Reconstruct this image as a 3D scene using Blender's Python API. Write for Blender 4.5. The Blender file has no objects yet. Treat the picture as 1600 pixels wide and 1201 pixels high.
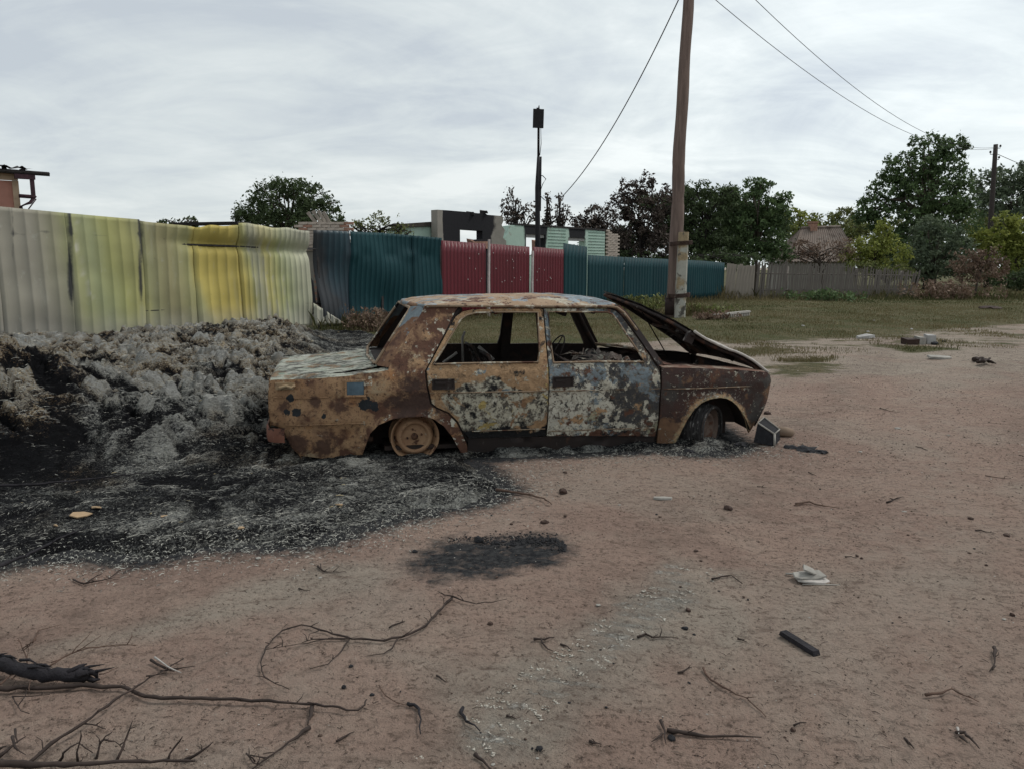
import bpy, math, random
import numpy as np
from mathutils import Vector, Matrix, Euler
from mathutils.geometry import delaunay_2d_cdt
random.seed(7)
rng = np.random.default_rng(11)
SC = bpy.context.scene
COL = SC.collection
R = math.radians

# ---------------------------------------------------------------- camera
EYE = 1.42
PITCH = R(8.65)
FPX = 1200.0
cam_d = bpy.data.cameras.new('camera')
cam_d.sensor_fit = 'HORIZONTAL'
cam_d.sensor_width = 36.0
cam_d.lens = FPX / 1600.0 * 36.0
cam_d.clip_start = 0.05
cam_d.clip_end = 3000
cam = bpy.data.objects.new('camera', cam_d)
COL.objects.link(cam)
cam.location = (0, 0, EYE)
cam.rotation_euler = (R(90) - PITCH, 0, 0)
SC.camera = cam

# ---------------------------------------------------------------- world, sun, exposure
SUN_EL, SUN_AZ = R(54), R(72)          # azimuth measured from the view axis towards the right
SKY_STRENGTH = 0.1
w = bpy.data.worlds.new('World')
SC.world = w
w.use_nodes = True
wt = w.node_tree
for n in list(wt.nodes):
    wt.nodes.remove(n)


def wn(t, **kw):
    n = wt.nodes.new(t)
    for k, v in kw.items():
        setattr(n, k, v)
    return n


wo = wn('ShaderNodeOutputWorld')
bg = wn('ShaderNodeBackground')
bg.inputs['Strength'].default_value = SKY_STRENGTH
sky = wn('ShaderNodeTexSky')
sky.sky_type = 'NISHITA'
sky.sun_disc = False
sky.sun_elevation = SUN_EL
sky.sun_rotation = SUN_AZ
tc = wn('ShaderNodeTexCoord')
sep = wn('ShaderNodeSeparateXYZ')
wt.links.new(tc.outputs['Generated'], sep.inputs[0])


def wmath(op, a, b=None, clamp=False):
    n = wn('ShaderNodeMath', operation=op)
    n.use_clamp = clamp
    for i, q in enumerate((a, b)):
        if q is None:
            continue
        if isinstance(q, (int, float)):
            n.inputs[i].default_value = q
        else:
            wt.links.new(q, n.inputs[i])
    return n.outputs[0]


zz = wmath('ADD', wmath('MAXIMUM', sep.outputs['Z'], 0.0), 0.24)
comb = wn('ShaderNodeCombineXYZ')
wt.links.new(wmath('DIVIDE', sep.outputs['X'], zz), comb.inputs[0])
wt.links.new(wmath('DIVIDE', sep.outputs['Y'], zz), comb.inputs[1])


def wnoise(scale, detail, rough, dist, off, st=(1, 1, 1)):
    mp = wn('ShaderNodeMapping')
    mp.inputs['Location'].default_value = off
    mp.inputs['Scale'].default_value = st
    mp.inputs['Rotation'].default_value = (0, 0, R(-16))
    wt.links.new(comb.outputs[0], mp.inputs[0])
    n = wn('ShaderNodeTexNoise')
    n.inputs['Scale'].default_value = scale
    n.inputs['Detail'].default_value = detail
    n.inputs['Roughness'].default_value = rough
    n.inputs['Distortion'].default_value = dist
    wt.links.new(mp.outputs[0], n.inputs['Vector'])
    return n.outputs['Fac']


c1 = wnoise(0.85, 8, 0.60, 0.8, (3.1, 1.7, 0), (1.0, 1.3, 1))
c2 = wnoise(2.1, 6, 0.62, 0.7, (8.1, 4.7, 2), (0.9, 1.5, 1))
cc = wmath('ADD', wmath('MULTIPLY', c1, 0.62), wmath('MULTIPLY', c2, 0.38))
rampn = wn('ShaderNodeValToRGB')
el = rampn.color_ramp.elements
el[0].position, el[0].color = 0.39, (4.75, 5.2, 5.6, 1)
el[1].position, el[1].color = 0.62, (7.0, 7.35, 7.3, 1)
e = el.new(0.50)
e.color = (5.8, 6.25, 6.35, 1)
wt.links.new(cc, rampn.inputs[0])
# the bright part of the cloud deck round the hidden sun, low on the right
vdot = wn('ShaderNodeVectorMath', operation='DOT_PRODUCT')
nrm = wn('ShaderNodeVectorMath', operation='NORMALIZE')
wt.links.new(tc.outputs['Generated'], nrm.inputs[0])
wt.links.new(nrm.outputs[0], vdot.inputs[0])
vdot.inputs[1].default_value = (math.sin(R(27)) * math.cos(R(15)), math.cos(R(27)) * math.cos(R(15)), math.sin(R(15)))
glow = wmath('POWER', wmath('MAXIMUM', vdot.outputs['Value'], 0.0), 14.0)
gl2 = wmath('ADD', wmath('MULTIPLY', wmath('MULTIPLY', glow, cc), 0.50), 0.94)
sc_ = wn('ShaderNodeVectorMath', operation='SCALE')
wt.links.new(rampn.outputs[0], sc_.inputs[0])
wt.links.new(gl2, sc_.inputs['Scale'])
mixw = wn('ShaderNodeMix')
mixw.data_type = 'RGBA'
mixw.inputs[0].default_value = 0.93
wt.links.new(sky.outputs[0], mixw.inputs[6])
wt.links.new(sc_.outputs[0], mixw.inputs[7])
wt.links.new(mixw.outputs[2], bg.inputs['Color'])
wt.links.new(bg.outputs[0], wo.inputs['Surface'])

sd = bpy.data.lights.new('sun', 'SUN')
sd.energy = 1.5
sd.angle = R(14)
sd.color = (1.0, 0.96, 0.9)
so = bpy.data.objects.new('sun', sd)
COL.objects.link(so)
sv = Vector((math.sin(SUN_AZ) * math.cos(SUN_EL), math.cos(SUN_AZ) * math.cos(SUN_EL), math.sin(SUN_EL)))
so.rotation_euler = sv.to_track_quat('Z', 'Y').to_euler()
so.location = (20, 20, 30)
SC.view_settings.view_transform = 'Standard'
SC.view_settings.look = 'None'
SC.view_settings.exposure = 0.36
SC.view_settings.gamma = 1.0
SC.view_settings.use_curve_mapping = False


# ---------------------------------------------------------------- numeric helpers
def ray(px, py):
    xc = (px - 800) / FPX
    yc = (py - 600.5) / FPX
    return np.array([xc, math.cos(PITCH) - yc * math.sin(PITCH), -math.sin(PITCH) - yc * math.cos(PITCH)])


def G(px, py, z=0.0):
    d = ray(px, py)
    t = (z - EYE) / d[2]
    return (d[0] * t, d[1] * t)


def AT(px, py, Y):
    d = ray(px, py)
    t = Y / d[1]
    return (d[0] * t, Y, EYE + d[2] * t)


def hsh(ix, iy, iz, seed):
    h = (ix.astype(np.int64) * 374761393 + iy.astype(np.int64) * 668265263 + iz * 2147483647 + seed * 974634777) & 0xffffffff
    h = ((h ^ (h >> 13)) * 1274126177) & 0xffffffff
    h = ((h ^ (h >> 16)) * 2246822519) & 0xffffffff
    h = h ^ (h >> 15)
    return (h & 0xffffff) / float(0xffffff)


def vnoise(x, y, seed=0):
    x = np.asarray(x, float)
    y = np.asarray(y, float)
    ix = np.floor(x).astype(np.int64)
    iy = np.floor(y).astype(np.int64)
    fx = x - ix
    fy = y - iy
    ux = fx * fx * fx * (fx * (fx * 6 - 15) + 10)
    uy = fy * fy * fy * (fy * (fy * 6 - 15) + 10)

    def g(dx, dy):
        a = hsh(ix + dx, iy + dy, 0, seed) * 2 * math.pi
        return np.cos(a) * (fx - dx) + np.sin(a) * (fy - dy)
    n0 = g(0, 0) * (1 - ux) + g(1, 0) * ux
    n1 = g(0, 1) * (1 - ux) + g(1, 1) * ux
    return (n0 * (1 - uy) + n1 * uy) * 1.4


def fbm(x, y, seed=0, octv=4, gain=0.5):
    s = 0
    a = 1.0
    for k in range(octv):
        s = s + a * vnoise(np.asarray(x) * 2 ** k, np.asarray(y) * 2 ** k, seed + k * 17)
        a *= gain
    return s


def worley(x, y, seed=0):
    ix = np.floor(x).astype(np.int64)
    iy = np.floor(y).astype(np.int64)
    f1 = np.full(x.shape, 9.0)
    f2 = np.full(x.shape, 9.0)
    idn = np.zeros(x.shape)
    for dx in (-1, 0, 1):
        for dy in (-1, 0, 1):
            px = ix + dx + hsh(ix + dx, iy + dy, 1, seed)
            py = iy + dy + hsh(ix + dx, iy + dy, 2, seed)
            d = np.hypot(px - x, py - y)
            ident = hsh(ix + dx, iy + dy, 3, seed)
            m = d < f1
            f2 = np.where(m, f1, np.minimum(f2, d))
            idn = np.where(m, ident, idn)
            f1 = np.where(m, d, f1)
    return f1, f2, idn


def sst(a, b, x):
    t = np.clip((np.asarray(x, float) - a) / (b - a), 0, 1)
    return t * t * (3 - 2 * t)


def inside(poly, x, y):
    x = np.asarray(x, float)
    y = np.asarray(y, float)
    r = np.zeros(x.shape, bool)
    n = len(poly)
    for i in range(n):
        x1, y1 = poly[i]
        x2, y2 = poly[(i + 1) % n]
        if y1 == y2:
            continue
        c = ((y1 > y) != (y2 > y)) & (x < (x2 - x1) * (y - y1) / (y2 - y1) + x1)
        r ^= c
    return r


def segdist(pl, x, y, closed=True):
    x = np.asarray(x, float)
    y = np.asarray(y, float)
    d = np.full(x.shape, 1e9)
    n = len(pl)
    for i in range(n if closed else n - 1):
        x1, y1 = pl[i]
        x2, y2 = pl[(i + 1) % n]
        L = (x2 - x1) ** 2 + (y2 - y1) ** 2 + 1e-12
        t = np.clip(((x - x1) * (x2 - x1) + (y - y1) * (y2 - y1)) / L, 0, 1)
        d = np.minimum(d, np.hypot(x1 + t * (x2 - x1) - x, y1 + t * (y2 - y1) - y))
    return d


def sdf(poly, x, y):      # positive inside
    return np.where(inside(poly, x, y), 1, -1) * segdist(poly, x, y)


def GP(pts):
    return [G(*p) for p in pts]


# ---------------------------------------------------------------- material helpers
class NT:
    def __init__(self, name):
        self.m = bpy.data.materials.new(name)
        self.m.use_nodes = True
        self.t = self.m.node_tree
        self.b = self.t.nodes['Principled BSDF']
        self.b.inputs['Roughness'].default_value = 0.85
        self.b.inputs['Specular IOR Level'].default_value = 0.3
        self._c = {}

    def put(self, sock, v):
        if v is None:
            return
        if isinstance(v, bpy.types.NodeSocket):
            self.t.links.new(v, sock)
        elif isinstance(v, (tuple, list)):
            if len(v) == 3 and sock.type == 'RGBA':
                v = (*v, 1)
            sock.default_value = v
        else:
            sock.default_value = v

    def n(self, typ, ins=None, **props):
        nd = self.t.nodes.new(typ)
        for k, v in props.items():
            setattr(nd, k, v)
        for k, v in (ins or {}).items():
            self.put(nd.inputs[k], v)
        return nd

    def coord(self, kind):
        if kind not in self._c:
            if kind == 'World':
                self._c[kind] = self.n('ShaderNodeNewGeometry').outputs['Position']
            elif kind.startswith('@'):
                self._c[kind] = self.n('ShaderNodeAttribute', attribute_name=kind[1:]).outputs['Vector']
            else:
                self._c[kind] = self.n('ShaderNodeTexCoord').outputs[kind]
        return self._c[kind]

    def attr(self, name):
        return self.n('ShaderNodeAttribute', attribute_name=name).outputs['Fac']

    def noise(self, s, detail=5, rough=0.55, dist=0.0, seed=0, st=(1, 1, 1), co='Object', rot=(0, 0, 0)):
        mp = self.n('ShaderNodeMapping', {'Vector': self.coord(co), 'Location': (seed * 3.17, seed * 1.71, seed * 2.3), 'Scale': st, 'Rotation': rot})
        return self.n('ShaderNodeTexNoise', {'Vector': mp.outputs[0], 'Scale': s, 'Detail': detail, 'Roughness': rough, 'Distortion': dist}).outputs['Fac']

    def vor(self, s, seed=0, st=(1, 1, 1), co='Object', feature='F1', out='Distance'):
        mp = self.n('ShaderNodeMapping', {'Vector': self.coord(co), 'Location': (seed * 3.17, seed * 1.71, seed * 2.3), 'Scale': st})
        return self.n('ShaderNodeTexVoronoi', {'Vector': mp.outputs[0], 'Scale': s}, feature=feature).outputs[out]

    def rng(self, f, a, b, c=0.0, d=1.0):
        return self.n('ShaderNodeMapRange', {'Value': f, 'From Min': a, 'From Max': b, 'To Min': c, 'To Max': d}).outputs[0]

    def math(self, op, a, b=0.0):
        nd = self.n('ShaderNodeMath', operation=op)
        self.put(nd.inputs[0], a)
        self.put(nd.inputs[1], b)
        return nd.outputs[0]

    def mix(self, f, a, b, bt='MIX'):
        nd = self.n('ShaderNodeMix', data_type='RGBA', blend_type=bt)
        self.put(nd.inputs[0], f)
        self.put(nd.inputs[6], a)
        self.put(nd.inputs[7], b)
        return nd.outputs[2]

    def axis(self, k, co='Object'):
        s = self.n('ShaderNodeSeparateXYZ', {0: self.coord(co)})
        return s.outputs[k]

    def bump(self, h, strength=0.5, dist=0.01):
        nd = self.n('ShaderNodeBump', {'Height': h, 'Strength': strength, 'Distance': dist})
        self.t.links.new(nd.outputs[0], self.b.inputs['Normal'])

    def out(self, col, rough=None):
        self.put(self.b.inputs['Base Color'], col)
        if rough is not None:
            self.put(self.b.inputs['Roughness'], rough)
        return self.m


def patina(name, base, base2, layers, rough=0.8, bump=0.4, bdist=0.004, co='Object', spec=0.3, bs=60):
    t = NT(name)
    t.b.inputs['Specular IOR Level'].default_value = spec
    col = t.mix(t.rng(t.noise(6, 6, 0.6, 0.3, 5, co=co), 0.3, 0.7), base, base2)
    hgt = t.noise(bs, 5, 0.65, 0, 3, co=co)
    for i, L in enumerate(layers):
        c, s, lo, hi = L[:4]
        o = L[4] if len(L) > 4 else {}
        f = t.noise(s, o.get('d', 7), o.get('r', 0.62), o.get('dist', 0.2), o.get('seed', 11 + i * 7), o.get('st', (1, 1, 1)), co)
        if 'spots' in o:         # a few burnt-through or sooty places at known spots of the panel
            ds = None
            for (sx, sy, sz, sr) in o['spots']:
                dd = t.n('ShaderNodeVectorMath', {0: t.coord(co), 1: (sx, sy, sz)}, operation='DISTANCE').outputs['Value']
                q = t.math('DIVIDE', dd, sr)
                ds = q if ds is None else t.math('MINIMUM', ds, q)
            f = t.math('SUBTRACT', t.math('ADD', 1.0, t.math('MULTIPLY', t.math('SUBTRACT', f, 0.5), o.get('wob', 2.2))), ds)
        if 'bias' in o:          # (axis, from, to, amount): the patch is commoner towards one end of the panel
            ax, a, b, amt = o['bias']
            f = t.math('ADD', f, t.rng(t.axis(ax, co), a, b, 0.0, amt))
        if 'attr' in o:
            f = t.math('ADD', t.math('MULTIPLY', t.math('SUBTRACT', f, 0.5), 0.5), t.attr(o['attr']))
        f = t.rng(f, lo, hi)
        c2 = tuple(q * 0.72 for q in c)
        cv = t.mix(t.rng(t.noise(25, 4, 0.6, 0, 2 + i, co=co), 0.35, 0.65), c, c2)
        col = t.mix(f, col, cv)
        if o.get('h', 0):
            hgt = t.math('ADD', hgt, t.math('MULTIPLY', f, o['h']))
    t.bump(hgt, bump, bdist)
    return t.out(col, rough)


def plain(name, c, rough=0.85, var=0.3, s=12, bump=0.3, bdist=0.004, spec=0.3, co='Object', metal=0.0, st=(1, 1, 1)):
    t = NT(name)
    t.b.inputs['Specular IOR Level'].default_value = spec
    t.b.inputs['Metallic'].default_value = metal
    f = t.rng(t.noise(s, 6, 0.6, 0.2, co=co, st=st), 0.28, 0.72)
    col = t.mix(f, tuple(q * (1 - var) for q in c), tuple(min(1, q * (1 + var)) for q in c))
    t.bump(t.noise(s * 5, 4, 0.6, co=co, st=st), bump, bdist)
    return t.out(col, rough)


# ---------------------------------------------------------------- mesh helpers
def meshnp(name, V, F, mat=None, smooth=False, attrs=None, mats=None, midx=None):
    me = bpy.data.meshes.new(name)
    V = np.asarray(V, np.float32)
    groups = F if isinstance(F, list) else [F]
    groups = [np.asarray(g, np.int64) for g in groups if len(g)]
    nl = sum(g.size for g in groups)
    npoly = sum(len(g) for g in groups)
    me.vertices.add(len(V))
    me.vertices.foreach_set('co', V.ravel())
    me.loops.add(nl)
    me.polygons.add(npoly)
    me.loops.foreach_set('vertex_index', np.concatenate([g.ravel() for g in groups]).astype(np.int32))
    tot = np.concatenate([np.full(len(g), g.shape[1]) for g in groups]).astype(np.int32)
    st = np.concatenate([[0], np.cumsum(tot)[:-1]]).astype(np.int32)
    me.polygons.foreach_set('loop_start', st)
    me.polygons.foreach_set('loop_total', tot)
    if smooth:
        me.polygons.foreach_set('use_smooth', np.ones(npoly, bool))
    for m in (mats or ([mat] if mat else [])):
        me.materials.append(m)
    if midx is not None:
        me.polygons.foreach_set('material_index', np.asarray(midx, np.int32))
    for k, a in (attrs or {}).items():
        a = np.asarray(a, np.float32)
        if a.ndim == 2:
            at = me.attributes.new(k, 'FLOAT_VECTOR', 'POINT')
            at.data.foreach_set('vector', a.ravel())
        else:
            at = me.attributes.new(k, 'FLOAT', 'POINT')
            at.data.foreach_set('value', a)
    me.update(calc_edges=True)
    return me


def put(name, me, parent=None, loc=None):
    o = bpy.data.objects.new(name, me)
    COL.objects.link(o)
    if loc is not None:
        o.location = loc
    if parent is not None:
        o.parent = parent
    return o


def thing(name, label, cat, loc=(0, 0, 0), rot=(0, 0, 0), group=None):
    o = bpy.data.objects.new(name, None)
    COL.objects.link(o)
    o.empty_display_size = 0.2
    o.location = loc
    o.rotation_euler = rot
    o['label'] = label
    o['category'] = cat
    if group:
        o['group'] = group
    return o


def tag(o, label=None, cat=None, group=None, kind=None):
    if label:
        o['label'] = label
    if cat:
        o['category'] = cat
    if group:
        o['group'] = group
    if kind:
        o['kind'] = kind
    return o


class MB:
    """collects simple shapes into one mesh"""

    def __init__(self):
        self.v = []
        self.f = []
        self.sm = []

    def add(self, V, F, smooth=False):
        b = len(self.v)
        self.v.extend([tuple(p) for p in V])
        for f in F:
            self.f.append(tuple(b + i for i in f))
            self.sm.append(smooth)
        return self

    def box(self, c, s, rot=None, taper=1.0):
        hx, hy, hz = s[0] / 2, s[1] / 2, s[2] / 2
        P = []
        for z in (-1, 1):
            k = taper if z > 0 else 1
            for x, y in ((-1, -1), (1, -1), (1, 1), (-1, 1)):
                P.append(Vector((x * hx * k, y * hy * k, z * hz)))
        if rot is not None:
            m = rot if isinstance(rot, Matrix) else Euler(rot).to_matrix()
            P = [m @ p for p in P]
        P = [p + Vector(c) for p in P]
        return self.add(P, [(0, 3, 2, 1), (4, 5, 6, 7), (0, 1, 5, 4), (1, 2, 6, 5), (2, 3, 7, 6), (3, 0, 4, 7)])

    def tube(self, pts, rad, n=6, caps=True):
        pts = [Vector(p) for p in pts]
        if isinstance(rad, (int, float)):
            rad = [rad] * len(pts)
        V = []
        F = []
        up = Vector((0.13, 0.21, 1)).normalized()
        for i, p in enumerate(pts):
            d = (pts[min(i + 1, len(pts) - 1)] - pts[max(i - 1, 0)])
            if d.length < 1e-9:
                d = Vector((0, 0, 1))
            d.normalize()
            if abs(d.dot(up)) > 0.97:
                a = d.cross(Vector((1, 0.1, 0))).normalized()
            else:
                a = d.cross(up).normalized()
            b = d.cross(a)
            for k in range(n):
                t = 2 * math.pi * k / n
                V.append(p + (a * math.cos(t) + b * math.sin(t)) * rad[i])
        for i in range(len(pts) - 1):
            for k in range(n):
                F.append((i * n + k, i * n + (k + 1) % n, (i + 1) * n + (k + 1) % n, (i + 1) * n + k))
        if caps:
            F.append(tuple(range(n))[::-1])
            F.append(tuple((len(pts) - 1) * n + k for k in range(n)))
        return self.add(V, F, True)

    def prism(self, poly, y0, y1, plane='xz'):
        n = len(poly)
        V = []
        for y in (y0, y1):
            for a, b in poly:
                V.append((a, y, b) if plane == 'xz' else ((a, b, y) if plane == 'xy' else (y, a, b)))
        F = [tuple(range(n)), tuple(range(2 * n - 1, n - 1, -1))]
        for i in range(n):
            F.append((i, i + n, (i + 1) % n + n, (i + 1) % n))
        return self.add(V, F)

    def grid(self, nu, nv, fn, smooth=True):
        V = [fn(i / (nu - 1), j / (nv - 1)) for j in range(nv) for i in range(nu)]
        F = [(j * nu + i, j * nu + i + 1, (j + 1) * nu + i + 1, (j + 1) * nu + i) for j in range(nv - 1) for i in range(nu - 1)]
        return self.add(V, F, smooth)

    def lathe(self, prof, n=40, axis='y', c=(0, 0, 0)):
        V = []
        for a, r in prof:
            for k in range(n):
                t = 2 * math.pi * k / n
                if axis == 'y':
                    V.append((c[0] + r * math.cos(t), c[1] + a, c[2] + r * math.sin(t)))
                else:
                    V.append((c[0] + r * math.cos(t), c[1] + r * math.sin(t), c[2] + a))
        F = [(i * n + k, i * n + (k + 1) % n, (i + 1) * n + (k + 1) % n, (i + 1) * n + k) for i in range(len(prof) - 1) for k in range(n)]
        return self.add(V, F, True)

    def mesh(self, name, mat):
        me = bpy.data.meshes.new(name)
        me.from_pydata(self.v, [], self.f)
        if mat:
            me.materials.append(mat)
        me.polygons.foreach_set('use_smooth', self.sm)
        me.update()
        return me

    def build(self, name, mat, parent=None, base=None, jit=0.0, jf=3.0):
        """parent's world location (pure translation) is subtracted when base is given"""
        if jit:
            rr = random.Random(len(self.v))
            self.v = [(x + rr.uniform(-jit, jit), y + rr.uniform(-jit, jit), z + rr.uniform(-jit, jit)) for x, y, z in self.v]
        if base is not None:
            self.v = [(x - base[0], y - base[1], z - base[2]) for x, y, z in self.v]
        if parent is not None:
            return put(name, self.mesh(name, mat), parent)
        o = put(name, self.mesh(name, mat))
        if base is not None:
            o.location = base
        return o


def solo(mb, name, mat):      # a thing that is one mesh: origin at its base centre
    V = np.array(mb.v)
    b = ((V[:, 0].min() + V[:, 0].max()) / 2, (V[:, 1].min() + V[:, 1].max()) / 2, V[:, 2].min())
    return mb.build(name, mat, None, tuple(float(q) for q in b))


def panel(outline, holes, mapf, thick, spacing=0.04, attrf=None, name='panel', mats=None, flip=False):
    """triangulated sheet with inner points; mapf(u,v)->Nx3, thick is a vector or function giving the back offset"""
    def dens(pl):
        o = []
        for i in range(len(pl)):
            a = np.array(pl[i])
            b = np.array(pl[(i + 1) % len(pl)])
            k = max(1, int(np.ceil(np.linalg.norm(b - a) / spacing)))
            for q in range(k):
                o.append(tuple(a + (b - a) * q / k))
        return o
    loops = [dens(outline)] + [dens(h) for h in holes]
    pts = []
    edges = []
    rings = []
    for lp in loops:
        s = len(pts)
        pts += lp
        r = list(range(s, s + len(lp)))
        rings.append(r)
        edges += [(r[i], r[(i + 1) % len(r)]) for i in range(len(r))]
    o = np.array(outline)
    lo, hi = o.min(0), o.max(0)
    gx, gy = np.meshgrid(np.arange(lo[0], hi[0], spacing), np.arange(lo[1], hi[1], spacing * 0.87))
    gx = gx + (np.arange(gx.shape[0]) % 2)[:, None] * spacing * 0.5
    gx, gy = gx.ravel(), gy.ravel()
    ok = inside(outline, gx, gy) & (segdist(outline, gx, gy) > spacing * 0.45)
    for h in holes:
        ok &= (~inside(h, gx, gy)) & (segdist(h, gx, gy) > spacing * 0.45)
    n0 = len(pts)
    pts += list(zip(gx[ok], gy[ok]))
    res = delaunay_2d_cdt([Vector((float(a), float(b))) for a, b in pts], edges, [], 0, 1e-6)
    V2 = np.array([tuple(v) for v in res[0]])
    F = np.array(res[2])
    cen = V2[F].mean(1)
    keep = inside(outline, cen[:, 0], cen[:, 1])
    for h in holes:
        keep &= ~inside(h, cen[:, 0], cen[:, 1])
    F = F[keep]
    nv = len(V2)
    A = mapf(V2[:, 0], V2[:, 1])
    T = thick(V2[:, 0], V2[:, 1]) if callable(thick) else np.array(thick, float)[None, :]
    B = A + T
    # boundary edges
    ee = {}
    for f in F:
        for a, b in ((f[0], f[1]), (f[1], f[2]), (f[2], f[0])):
            k = (min(a, b), max(a, b))
            ee[k] = None if k in ee else (a, b)
    be = np.array([v for v in ee.values() if v is not None])
    V = np.vstack([A, B, A[be[:, 0]], A[be[:, 1]], B[be[:, 0]], B[be[:, 1]]])
    m = len(be)
    s = 2 * nv
    side = np.stack([s + np.arange(m), s + 2 * m + np.arange(m), s + 3 * m + np.arange(m), s + m + np.arange(m)], 1)
    F1 = F[:, ::-1] if flip else F
    F2 = (F if flip else F[:, ::-1]) + nv
    if flip:
        side = side[:, ::-1]
    midx = np.concatenate([np.zeros(len(F)), np.ones(len(F)) * (1 if mats and len(mats) > 1 else 0), np.zeros(m)])
    attrs = None
    if attrf is not None:
        at = attrf(V2[:, 0], V2[:, 1])
        attrs = {}
        for k, a in at.items():
            attrs[k] = np.concatenate([a, a, a[be[:, 0]], a[be[:, 1]], a[be[:, 0]], a[be[:, 1]]])
    return meshnp(name, V, [np.vstack([F1, F2]), side], smooth=True, attrs=attrs, mats=mats, midx=midx)


# ---------------------------------------------------------------- ground layout (plan regions, metres)
def gh(x, y):
    x = np.asarray(x, float)
    y = np.asarray(y, float)
    h = 0.018 * fbm(x * 0.35, y * 0.35, 3, 3) + 0.007 * fbm(x * 1.7, y * 1.7, 9, 4) * sst(60, 20, np.hypot(x, y))
    # shallow wheel ruts that run away to the right
    d = (x - 1.2) * 0.52 - (y - 3.0) * 0.30
    for off in (-0.1, 0.95, 3.2):
        h = h - 0.022 * np.exp(-((d - off - 0.12 * vnoise(x * 0.4, y * 0.4, 5)) / 0.16) ** 2) * sst(25, 9, y)
    return h


def gz(x, y):
    return float(gh(np.array([x]), np.array([y]))[0])


ASH = GP([(-260, 900), (0, 885), (120, 872), (230, 880), (320, 857), (420, 858), (510, 850), (560, 832), (620, 815), (690, 800), (760, 788), (800, 768), (770, 742), (745, 722), (880, 712), (1030, 704), (1080, 712), (1130, 710), (1170, 700)]) + [(1.9, 7.3), (0.2, 7.0), (-0.9, 7.6), (-1.3, 9), (-1.8, 12), (-2.4, 15.5), (-3.4, 17.3), (-4.7, 17.2), (-10.6, 10.2), (-11, 6)]
HEAP = GP([(-300, 790), (0, 768), (110, 752), (200, 740), (330, 735), (420, 735), (470, 725), (510, 700)]) + [(-1.55, 6.6), (-1.5, 7.4), (-1.9, 9), (-2.7, 12), (-3.6, 15.6), (-4.9, 16.8), (-10.8, 9.8), (-11, 6)]
PUDDLE = GP([(640, 880), (690, 850), (760, 843), (850, 842), (886, 862), (850, 884), (760, 897), (690, 905)])
PALE = GP([(600, 1215), (680, 1110), (850, 1010), (950, 915), (1040, 880), (1130, 905), (1150, 960), (1040, 1040), (900, 1110), (830, 1215)])
PALE2 = GP([(0, 1010), (200, 965), (420, 895), (600, 870), (640, 900), (420, 960), (250, 1010), (0, 1060)])
GRASS = GP([(560, 532), (700, 545), (900, 545), (1050, 530), (1160, 536), (1330, 528), (1420, 524), (1490, 514), (1600, 507), (2200, 505)]) + [(120, 30), (300, 60), (300, 400), (-300, 400), (-300, 40), (-60, 30), (-12, 14), (-5.2, 17.6)]
GRASS_DARK = [GP(q) for q in ([(1195, 575), (1260, 566), (1310, 572), (1290, 584), (1220, 588)], [(1240, 562), (1300, 560), (1280, 567), (1230, 568)], [(1360, 538), (1440, 540), (1500, 546), (1420, 550)], [(1140, 548), (1200, 543), (1250, 552), (1170, 556)])]


def axisgrid(pts):
    out = []
    for a, b, s0, s1 in pts:
        x = a
        n = max(2, int((b - a) / ((s0 + s1) / 2)))
        t = np.linspace(0, 1, n, endpoint=False)
        k = s1 / s0
        if abs(k - 1) < 1e-6:
            out.append(a + (b - a) * t)
        else:
            out.append(a + (b - a) * (k ** t - 1) / (k - 1))
    out.append(np.array([pts[-1][1]]))
    return np.concatenate(out)


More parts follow.
